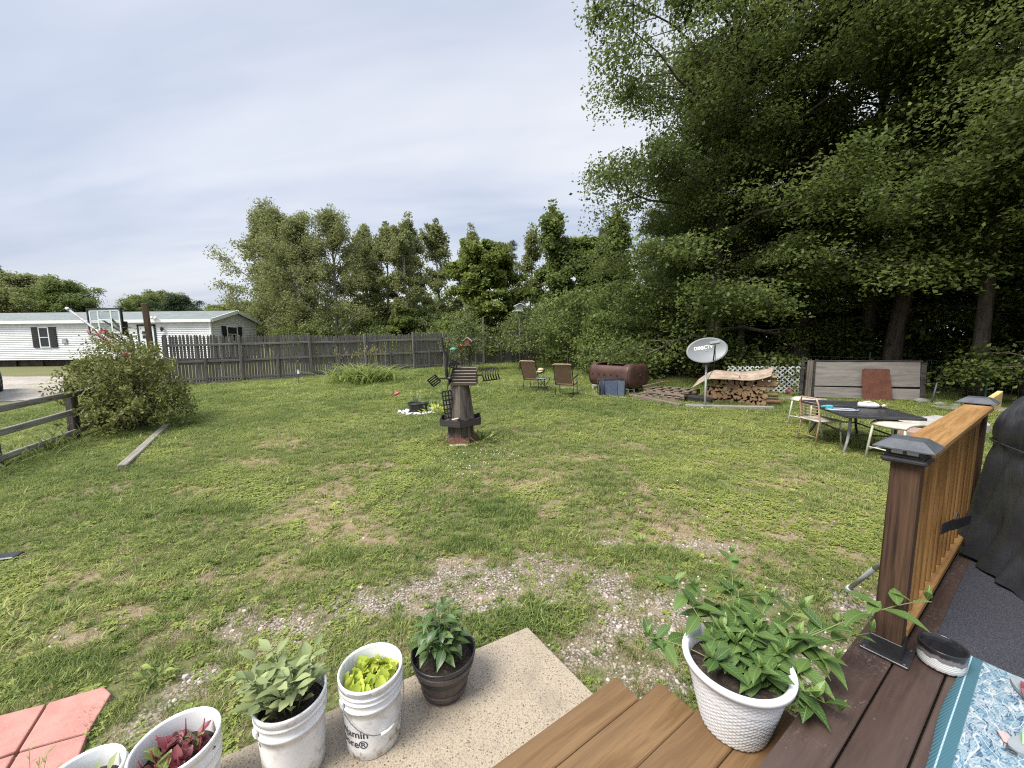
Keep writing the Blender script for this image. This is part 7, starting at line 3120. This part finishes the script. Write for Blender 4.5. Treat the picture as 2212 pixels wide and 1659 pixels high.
# ball, stones, iron bar, ground boards near the wall
mb = MB()
mb.lathe([(.11 * math.sin(PI * i / 12), -.11 * math.cos(PI * i / 12)) for i in range(13)], 20)
o_ = mb.build('ball', mat_plain('dark red rubber', (.16, .04, .05), (.11, .03, .035), .6))
o_.location = (8.2, 11.25, gz(0, 11.25) + .10)
tag(o_, 'dark red ball lying against the white lattice', 'ball')
for i, (x_, y_, s_, lab) in enumerate([(10.62, 9.85, .36, 'dark rounded boulder at the end of the plywood panel'), (10.75, 9.55, .24, 'grey stone beside the dark boulder'), (10.95, 9.35, .22, 'flat grey stone beyond the dark boulder')]):
    o_ = bpy.data.objects.new('boulder', mk_stone(i).mesh('boulder'))
    o_.data.materials.append(mat_plain('grey fieldstone %d' % i, (.20, .195, .185), (.13, .125, .12), .9, 6, bmp=.4))
    sb_ = o_.modifiers.new('round', 'SUBSURF')
    sb_.levels = sb_.render_levels = 1
    COL.objects.link(o_)
    o_.location = (x_, y_, gz(x_, y_) + s_ * .18)
    o_.scale = (s_ * 1.3, s_, s_)
    tag(o_, lab, 'stone', 'stones by the panel')
mb = MB()
mb.tube([(0, 0, -.1), (.10, 0, .55)], .018, 8)
o_ = mb.build('iron_bar', GREYMETAL)
o_.location = (10.75, 9.75, gz(0, 9.75))
tag(o_, 'thin iron bar stuck in the ground by the dark boulder', 'bar')
mb = MB()
mb.box((0, 0, .03), (1.5, .5, .05), bev=.01)
o_ = mb.build('flat_board', TIMBER)
o_.location = (11.0, 8.95, gz(0, 8.95))
o_.rotation_euler = (0, 0, -.35)
tag(o_, 'grey flat board lying on the ground by the woods', 'board')
mb = MB()
mb.box((0, 0, .02), (1.3, .42, .05), bev=.012)
o_ = mb.build('flat_board', TIMBER)
o_.location = (7.45, 10.75, gz(0, 10.75) - .01)
o_.rotation_euler = (0, 0, -.1)
tag(o_, 'weathered flat board lying in the grass before the lattice', 'board')
# rough stone bed beyond the table
CONC = mat_plain('rough old concrete', (.42, .40, .37), (.30, .285, .26), .95, 10, bmp=.6, bscale=40)
mb = MB()
mb.box((0, 0, .10), (1.2, .8, .28), bev=.05)
o_ = mb.build('concrete_block', CONC)
o_.location = (8.15, 7.15, gz(0, 7.15) - .03)
o_.rotation_euler = (0, 0, .3)
tag(o_, 'rough grey concrete block behind the cream stool', 'block')
mb = MB()
mb.box((0, 0, .08), (.7, .5, .20), bev=.03)
o_ = mb.build('brick_block', mat_plain('old pinkish brick', (.36, .24, .20), (.28, .19, .16), .95, 10, bmp=.5))
o_.location = (7.35, 6.75, gz(0, 6.75) - .02)
o_.rotation_euler = (0, 0, .2)
tag(o_, 'pinkish brown brick block behind the cream stool', 'block')

# ---- patio table
TBL = mat_plain('black table metal', (.028, .028, .030), (.045, .045, .047), .38, 9, bmp=.05)
e1 = Vector((.284, .959))
tc0 = Vector((5.70, 6.32))
tbl = empty('patio_table', (tc0.x, tc0.y, gz(*tc0)), math.atan2(e1.y, e1.x), 'black slatted patio table on the lawn', 'table')
TLx, TWy, TZt = 1.62, .98, .645
ns = 15
for i in range(ns):
    y_ = -TWy / 2 + .05 + (TWy - .1) * i / (ns - 1)
    mb = MB()
    mb.box((0, 0, 0), (TLx - .09, .052, .014), bev=.003)
    mb.build('slat', TBL, tbl).location = (0, y_, TZt - .012)
for s in (-1, 1):
    mb = MB()
    mb.box((0, s * (TWy / 2 - .02), TZt - .018), (TLx, .04, .042), bev=.006)
    mb.build('edge_rail', TBL, tbl)
    mb = MB()
    mb.box((s * (TLx / 2 - .022), 0, TZt - .018), (.044, TWy - .08, .042), bev=.006)
    mb.build('edge_rail', TBL, tbl)
mb = MB()
mb.box((0, 0, TZt - .022), (TLx - .09, TWy - .09, .006))
mb.build('underlay', TBL, tbl)
GREYLEG = mat_plain('greyed leg metal', (.20, .20, .20), (.30, .30, .29), .5, 8)
for sx in (-1, 1):
    for sy in (-1, 1):
        x_, y_ = sx * (TLx / 2 - .28), sy * (TWy / 2 - .20)
        mb = MB()
        mb.tube([(x_, y_, TZt - .03), (x_, y_, .35), (x_ + sx * .03, y_ + sy * .03, .20), (x_ + sx * .10, y_ + sy * .10, .0)], [.022, .022, .020, .018], 8)
        mb.build('leg', GREYLEG if (sx, sy) == (-1, 1) else TBL, tbl)
for s in (-1, 1):
    mb = MB()
    mb.tube([(-TLx / 2 + .28, s * (TWy / 2 - .2), .30), (TLx / 2 - .28, s * (TWy / 2 - .2), .30)], .013, 6)
    mb.build('stretcher', TBL, tbl)
    mb = MB()
    mb.tube([(s * (TLx / 2 - .28), -(TWy / 2 - .2), .30), (s * (TLx / 2 - .28), TWy / 2 - .2, .30)], .013, 6)
    mb.build('stretcher', TBL, tbl)
ztop = gz(*tc0) + TZt - .004
spk = empty('sprinkler', (5.32, 6.12, ztop), -.35, 'grey and teal oscillating sprinkler on the patio table', 'sprinkler')
GRYP = mat_plain('grey plastic', (.38, .42, .45), (.32, .36, .39), .4)
mb = MB()
fr = [(.21 * math.cos(a) * 1.0, .085 * math.sin(a), .014) for a in [2 * PI * i / 20 for i in range(20)]]
mb.tube(fr, .013, 8, closed=True)
mb.build('base_loop', GRYP, spk)
mb = MB()
mb.tube([(-.2 + .4 * t, 0, .03 + .05 * math.sin(PI * t)) for t in [i / 10 for i in range(11)]], .012, 8)
mb.build('spray_bar', TBL, spk)
mb = MB()
mb.box((-.17, .0, .045), (.10, .07, .07), bev=.015)
mb.tube([(-.2, 0, .06), (-.27, .03, .045)], .018, 8)
mb.build('motor', mat_plain('teal plastic part', (.05, .30, .36), (.06, .36, .42), .4), spk)
bt = empty('spray_bottle', (5.93, 6.30, ztop), -.5, 'white plastic jug lying on its side on the patio table', 'bottle')
mb = MB()
mb.tube([(-.15, 0, .048), (-.13, 0, .05), (.06, 0, .05), (.10, 0, .045), (.125, 0, .035)], [.03, .048, .050, .034, .018], 14)
mb.build('body', mat_plain('white hdpe', (.78, .78, .77), None, .4), bt)
mb = MB()
mb.tube([(.125, 0, .036), (.15, 0, .036)], .020, 12)
mb.build('collar', BLKMETAL, bt)
mb = MB()
mb.tube([(.15, 0, .036), (.185, .005, .05), (.20, .0, .065)], [.022, .026, .016], 10)
mb.build('cap', mat_plain('tan cap', (.55, .48, .40), None, .5), bt)
mb = MB()
mb.tube([(-.09, -.02, .09), (-.02, -.02, .112), (.05, -.015, .085)], .012, 8)
mb.build('grip', MATS['white hdpe'], bt)

# ---- chairs at the table
CREAM = mat_plain('cream vinyl', (.52, .48, .39), (.45, .40, .32), .5, 8, bmp=.05, dirt=(.40, .33, .24), dirt_amt=.35)
PINKMET = mat_plain('faded pink metal', (.46, .31, .23), (.34, .22, .16), .55, 8, dirt=(.20, .10, .06), dirt_amt=.5)
CREAMMET = mat_plain('cream tube metal', (.60, .59, .50), (.52, .50, .42), .5, 8, dirt=(.30, .22, .15), dirt_amt=.3)


def metal_chair(loc, rz, label):
    root = empty('metal_chair', (loc[0], loc[1], gz(*loc)), rz, label, 'chair')
    w, d, hs = .19, .18, .42
    mb = MB()                      # one bent tube: rear leg, back frame, rear leg
    mb.tube([(-d - .05, -w, 0), (-d, -w, hs), (-d - .04, -w, .70), (-d - .05, -w + .04, .80), (-d - .05, w - .04, .80), (-d - .04, w, .70), (-d, w, hs), (-d - .05, w, 0)], .013, 8)
    mb.build('back_frame', PINKMET, root)
    for i in range(6):
        z_ = .47 + .05 * i
        mb = MB()
        mb.tube([(-d - .02 - .01 * i / 5, -w, z_), (-d - .045, 0, z_), (-d - .02 - .01 * i / 5, w, z_)], .005, 6)
        mb.build('back_rung', PINKMET, root)
    for s in (-1, 1):
        mb = MB()
        mb.tube([(d, s * w, hs - .01), (d + .05, s * w, 0)], .012, 8)
        mb.build('leg', CREAMMET, root)
    mb = MB()
    mb.box((0, 0, hs), (.42, .40, .035), bev=.014)
    mb.build('seat', CREAM, root)
    mb = MB()
    mb.tube([(-d - .035, -w, .15), (-d - .035, w, .15)], .006, 6)
    mb.build('stretcher', PINKMET, root)
    return root


metal_chair((5.27, 6.47), .05, 'small pink framed metal chair with rung back and cream seat')


def stool(loc, rz, label, hs=.60, w=.20):
    root = empty('step_stool', (loc[0], loc[1], gz(*loc)), rz, label, 'stool')
    for s in (-1, 1):
        mb = MB()
        mb.tube([(-w - .05, s * (w + .03), 0), (-w, s * w, hs - .06), (-w + .04, s * w, hs - .01), (w - .04, s * w, hs - .01), (w, s * w, hs - .06), (w + .05, s * (w + .03), 0)], .016, 8)
        mb.build('leg_frame', CREAMMET, root)
    mb = MB()
    vs, fs = [], []
    for i in range(9):
        x_ = -w - .03 + (2 * w + .06) * i / 8
        z_ = hs + .012 - .05 * (abs(i - 4) / 4) ** 4
        for j in range(7):
            y_ = -w - .02 + (2 * w + .04) * j / 6
            vs.append((x_, y_, z_ - .012 * math.sin(PI * j / 6)))
    for i in range(8):
        for j in range(6):
            q = i * 7 + j
            fs.append((q, q + 1, q + 8, q + 7))
    mb.add(vs, fs, True)
    st__ = mb.build('seat', CREAM, root)
    so_ = st__.modifiers.new('pad', 'SOLIDIFY')
    so_.thickness = .03
    for s in (-1, 1):
        mb = MB()
        mb.tube([(-w - .03, s * (w + .02), .17), (w + .03, s * (w + .02), .17)], .010, 6)
        mb.build('stretcher', CREAMMET, root)
        mb = MB()
        mb.tube([(s * (w + .03), -(w + .02), .20), (s * (w + .03), w + .02, .20)], .010, 6)
        mb.build('stretcher', CREAMMET, root)
    return root


stool((5.62, 5.48), .22, 'cream metal stool tucked at the near side of the patio table')
stool((5.95, 7.62), .3, 'cream stool beyond the far end of the patio table', .58, .19)

# ---- green wire garden fence along the woods
GRNPOST = mat_plain('green steel post', (.014, .055, .04), (.02, .075, .052), .5)
WIREG = mat_plain('green coated wire', (.02, .05, .037), (.03, .06, .045), .5, bmp=0)
wf = empty('wire_fence', (0, 0, 0), 0, 'low green wire mesh fence with steel posts before the undergrowth', 'fence')
wpts = [Vector((2.4, 16.6)), Vector((3.9, 15.6)), Vector((5.65, 14.9)), Vector((7.2, 14.0)), Vector((8.9, 12.9)), Vector((10.8, 11.6)), Vector((11.7, 9.4)), Vector((12.3, 7.2))]
for p in wpts:
    mb = MB()
    mb.box((0, 0, .58), (.028, .016, 1.3))
    mb.box((0, .012, .58), (.008, .024, 1.28))
    o_ = mb.build('post', GRNPOST, wf)
    o_.location = (p.x, p.y, gz(p.x, p.y))
for a_, b_ in zip(wpts[:-1], wpts[1:]):
    mb = MB()
    L = (b_ - a_).length
    n_ = int(L / .10)
    for i in range(n_):
        q = a_.lerp(b_, i / n_)
        mb.box((q.x, q.y, gz(q.x, q.y) + .55), (.0025, .0025, 1.06))
    for j in range(8):
        z_ = .05 + j * .145
        mb.bar((a_.x, a_.y, gz(a_.x, a_.y) + z_), (b_.x, b_.y, gz(b_.x, b_.y) + z_), .0025, .0025)
    mb.build('wire_mesh', WIREG, wf)

# ---- basketball hoop by the drive
hp = empty('basketball_hoop', (-15.15, 14.55, gz(0, 14.5)), -.10, 'basketball hoop with clear framed backboard before the mobile home', 'basketball hoop')
BW, BH = 1.34, .90
zb0 = 2.03
FRW = mat_plain('white frame paint', (.68, .74, .72), (.6, .66, .64), .5)
m, k, b, o = new_mat('clear acrylic board')
gl = k.n('ShaderNodeBsdfGlossy')
gl.inputs['Roughness'].default_value = .05
gl.inputs['Color'].default_value = (.8, .8, .8, 1)
tr_ = k.n('ShaderNodeBsdfTransparent')
tr_.inputs['Color'].default_value = (.86, .89, .89, 1)
mx = k.n('ShaderNodeMixShader')
mx.inputs[0].default_value = .08
k.l(tr_.outputs[0], mx.inputs[1])
k.l(gl.outputs[0], mx.inputs[2])
k.l(mx.outputs[0], o.inputs['Surface'])
ACR = m
mb = MB()
mb.box((0, 0, zb0 + BH / 2), (BW, .012, BH))
bb = mb.build('backboard', ACR, hp)
mb = MB()
for s in (-1, 1):
    mb.box((s * (BW / 2 + .02), .0, zb0 + BH / 2), (.05, .07, BH + .09))
    mb.box((0, 0, zb0 + BH / 2 + s * (BH / 2 + .02)), (BW, .07, .05))
mb.box((BW / 2 + .06, .08, zb0 + .2), (.05, .1, .5))
mb.build('black_frame', BLKMETAL, hp)
mb = MB()
for s in (-1, 1):
    mb.box((s * (BW / 2 - .05), -.012, zb0 + BH / 2), (.06, .008, BH - .02))
    mb.box((0, -.012, zb0 + BH / 2 + s * (BH / 2 - .045)), (BW - .04, .008, .06))
    mb.box((s * .27, -.016, zb0 + BH / 2), (.055, .008, BH - .08))
mb.box((0, -.016, zb0 + .52), (.50, .008, .05))
mb.build('board_marking', FRW, bb)
REDM = mat_plain('red rim paint', (.45, .03, .04), (.36, .025, .03), .4)
mb = MB()
mb.tube([(.23 * math.cos(a), -.36 + .23 * math.sin(a), zb0 + .10) for a in [2 * PI * i / 24 for i in range(24)]], .010, 6, closed=True)
mb.box((0, -.07, zb0 + .07), (.16, .14, .16), bev=.01)
rim = mb.build('rim', REDM, hp)
mb = MB()
for i in range(12):
    a0_, a1_ = 2 * PI * i / 12, 2 * PI * (i + 1.0) / 12
    for d_ in (0, 1):
        p = [(.23 * math.cos(a0_), -.36 + .23 * math.sin(a0_), zb0 + .10)]
        for q in (1, 2, 3):
            aa = a0_ + (1 if d_ else -1) * .26 * q
            rr_q = .23 - .035 * q
            p.append((rr_q * math.cos(aa), -.36 + rr_q * math.sin(aa), zb0 + .10 - .12 * q))
        mb.tube(p, .005, 4, caps=False)
mb.build('net', mat_plain('white cord', (.7, .68, .66), (.6, .35, .35), .8, 5), rim)
mb = MB()
for s in (-1, 1):
    mb.bar((s * .22, .03, zb0 + .55), (0, .75, zb0 - .12), .05, .05)
    mb.bar((s * .22, .03, zb0 + .05), (0, .85, zb0 - .55), .05, .05)
mb.build('arm', BLKMETAL, hp)
mb = MB()
mb.tube([(.0, .8, zb0 + .0), (.05, .95, .0)], .055, 10)
mb.build('pole', BLKMETAL, hp)
mb = MB()
mb.box((.05, 1.05, .08), (.8, 1.1, .16), bev=.04)
mb.build('base', BLKMETAL, hp)

# ---- leaning flag pole with its furled flag
fp = empty('flag_pole', (-7.55, 8.6, gz(0, 8.6)), 0, 'leaning pole with a furled red and white flag above the big bush', 'flag')
o0 = Vector((-7.55, 8.6, gz(0, 8.6)))
A_ = Vector((-9.27, 8.2, 2.66)) - o0
B_ = Vector((-7.6, 8.2, 1.28)) - o0
mb = MB()
mb.tube([A_, B_], .026, 10)
mb.build('pole', mat_plain('grey pole metal', (.40, .39, .40), (.28, .26, .27), .4, 8, metal=.4), fp)
mb = MB()
mb.tube([A_ + Vector((-.05, 0, .04)), A_], [.03, .035], 10)
mb.build('finial', mat_plain('white finial', (.75, .73, .72), None, .5), fp)
m, k, b, o = new_mat('striped flag cloth')
v = ocoord(k, False)
wv_ = k.n('ShaderNodeTexWave')
wv_.inputs['Scale'].default_value = 5.5
wv_.inputs['Distortion'].default_value = 2.2
k.l(k.mapping(v, rot=(0, .7, 0)), wv_.inputs['Vector'])
c = k.mix(k.step(wv_.outputs['Fac'], .45, .62), (.55, .035, .09), (.72, .58, .64))
c = k.mix(k.step(k.noise(v, 6, 3, .5), .62, .68), c, (.08, .07, .16))
k.l(c, b.inputs['Base Color'])
b.inputs['Roughness'].default_value = .8
mb = MB()
pts, rs = [], []
for i in range(20):
    t = .30 + .62 * i / 19
    p = A_.lerp(B_, t)
    pts.append(p + Vector((.02 * math.sin(i * 1.7), .02 * math.cos(i * 2.1), -.035 - .015 * math.sin(i))))
    rs.append(.034 + .012 * math.sin(i * 1.3) + .016 * (i / 19))
mb.tube(pts, rs, 10)
mb.build('flag', m, fp)
mb = MB()
vs, fs = [], []
for i in range(12):
    t = .62 + .26 * i / 11
    p = A_.lerp(B_, t)
    for j in range(5):
        vs.append(p + Vector((.05 * math.sin(i * .9 + j), .05 * math.sin(i * 1.3 + j * .7), -.05 - .045 * j * (.4 + .6 * i / 11))))
for i in range(11):
    for j in range(4):
        q = i * 5 + j
        fs.append((q, q + 1, q + 6, q + 5))
mb.add(vs, fs, True)
mb.build('flag_fold', m, fp, False)

# ---- dark grey pickup at the edge of the drive
CARP = mat_plain('dark grey car paint', (.055, .055, .06), (.045, .045, .05), .3, 4, metal=.5, bmp=0)
TYRE = mat_plain('tyre rubber', (.022, .022, .023), (.03, .03, .03), .85, 20)
car = empty('parked_car', (-17.95, 12.20, gz(0, 12.2)), math.radians(-41), 'dark grey car parked on the gravel driveway', 'car')
sec = [(-2.3, .55, .80), (-2.25, .40, .98), (-1.6, .36, 1.04), (-1.15, .36, 1.08), (-.5, .34, 1.55), (.4, .34, 1.60), (1.2, .34, 1.52), (1.75, .36, 1.06), (2.15, .40, 1.00), (2.25, .55, .85)]
mb = MB()
vs, fs = [], []
for x_, zl, zh in sec:
    wd = .88 if abs(x_) < 2.0 else .80
    top_w = wd - (.22 if zh > 1.3 else .05)
    zm = min(zh, .98)
    ringp = [(-wd + .06, zl), (-wd, zl + .12), (-wd, zm - .1), (-wd + .04, zm), (-top_w, zh), (0, zh + .03), (top_w, zh), (wd - .04, zm), (wd, zm - .1), (wd, zl + .12), (wd - .06, zl)]
    vs += [(x_, y_, z_) for y_, z_ in ringp]
nr_ = 11
for i in range(len(sec) - 1):
    for j in range(nr_ - 1):
        fs.append((i * nr_ + j, (i + 1) * nr_ + j, (i + 1) * nr_ + j + 1, i * nr_ + j + 1))
    fs.append((i * nr_ + nr_ - 1, (i + 1) * nr_ + nr_ - 1, (i + 1) * nr_, i * nr_))
fs.append(tuple(range(nr_))[::-1])
fs.append(tuple((len(sec) - 1) * nr_ + j for j in range(nr_)))
mb.add(vs, fs, True)
mb.build('body', CARP, car)
for sx in (-1.42, 1.42):
    for sy in (-1, 1):
        wo_ = empty('wheel', (0, 0, 0))
        wo_.parent = car
        wo_.location = (sx, sy * .80, .36)
        M = Matrix.Rotation(PI / 2, 4, 'X')
        mb = MB()
        mb.lathe([(.22, -.11), (.33, -.12), (.36, -.09), (.365, 0), (.36, .09), (.33, .12), (.22, .11)], 32, M)
        mb.build('tyre', TYRE, wo_)
        mb = MB()
        mb.lathe([(.0, sy * -.08), (.06, sy * -.09), (.07, sy * -.06), (.21, sy * -.05), (.225, sy * -.10), (.235, sy * -.09)], 24, M)
        for q in range(5):
            a = 2 * PI * q / 5
            mb.bar((.05 * math.cos(a), sy * .085, .05 * math.sin(a)), (.21 * math.cos(a), sy * .09, .21 * math.sin(a)), .05, .03, (0, 1, 0))
        mb.build('rim', GREYMETAL, wo_)
        mb = MB()
        arc = [(.42 * math.cos(a), sy * .085, .42 * math.sin(a)) for a in [PI * i / 14 for i in range(15)]]
        mb.tube(arc, .035, 6)
        mb.build('arch_trim', BLKMETAL, wo_)
for s in (-1, 1):
    mb = MB()
    mb.box((2.17, s * .62, .86), (.12, .30, .14), bev=.03)
    mb.build('headlight', GLASS, car)
    mb = MB()
    mb.box((.3, s * .73, 1.28), (1.4, .02, .32), Euler((s * -.42, 0, 0)))
    mb.build('side_window', GLASS, car)
mb = MB()
mb.box((1.50, 0, 1.30), (.03, 1.20, .50), Euler((0, -.85, 0)))
mb.build('windscreen', GLASS, car)

# ---- tall weeds along the rail fence
L_WEED = mat_leaf('tall weed leaves', (.12, .165, .045), (.22, .26, .085), (.07, .10, .03), .55, .3)
for i, (x_, y_, n_) in enumerate([(-7.7, 5.4, 60), (-7.9, 6.0, 46), (-8.05, 6.5, 44), (-7.4, 4.9, 50), (-8.3, 6.9, 40)]):
    strap_plant('weed_clump', (x_, y_), 'tall grassy weeds growing along the foot of the rail fence', int(n_ * .7), .52, .02, .20, L_WEED, 30 + i, 'weeds along the rail fence', .6)
# dark scrap at the lawn's edge
sc_ = empty('lawn_scrap', (-4.62, 3.22, gz(0, 3.2)), .3, 'black plastic scrap with a white flap lying in the grass', 'scrap')
mb = MB()
mb.box((.05, 0, .02), (.26, .12, .03), bev=.008)
mb.build('black_piece', BLKMETAL, sc_)
mb = MB()
mb.box((-.02, -.02, .06), (.10, .08, .006), Euler((.5, .3, 0)))
mb.build('white_flap', W_TRIM, sc_)
# pale ring on a slim stake beyond the covered grill
ho = empty('shepherd_hook', (6.78, 4.98, gz(0, 5)), 0, 'pale ring hanging from a slim dark stake beyond the covered grill', 'hook')
mb = MB()
mb.tube([(.06, 0, 0), (.06, 0, 1.62), (.03, 0, 1.70), (-.03, 0, 1.72), (-.06, 0, 1.66)], .006, 6)
mb.build('stake', BLKMETAL, ho)
mb = MB()
mb.tube([(-.085 + .055 * math.cos(a), 0, 1.56 + .055 * math.sin(a)) for a in [2 * PI * i / 16 for i in range(16)]], .007, 6, closed=True)
mb.build('ring', W_TRIM, ho)
mb = MB()
mb.tube([(-.085, 0, 1.61), (-.06, 0, 1.66)], .012, 6)
mb.build('clip', W_TRIM, ho)
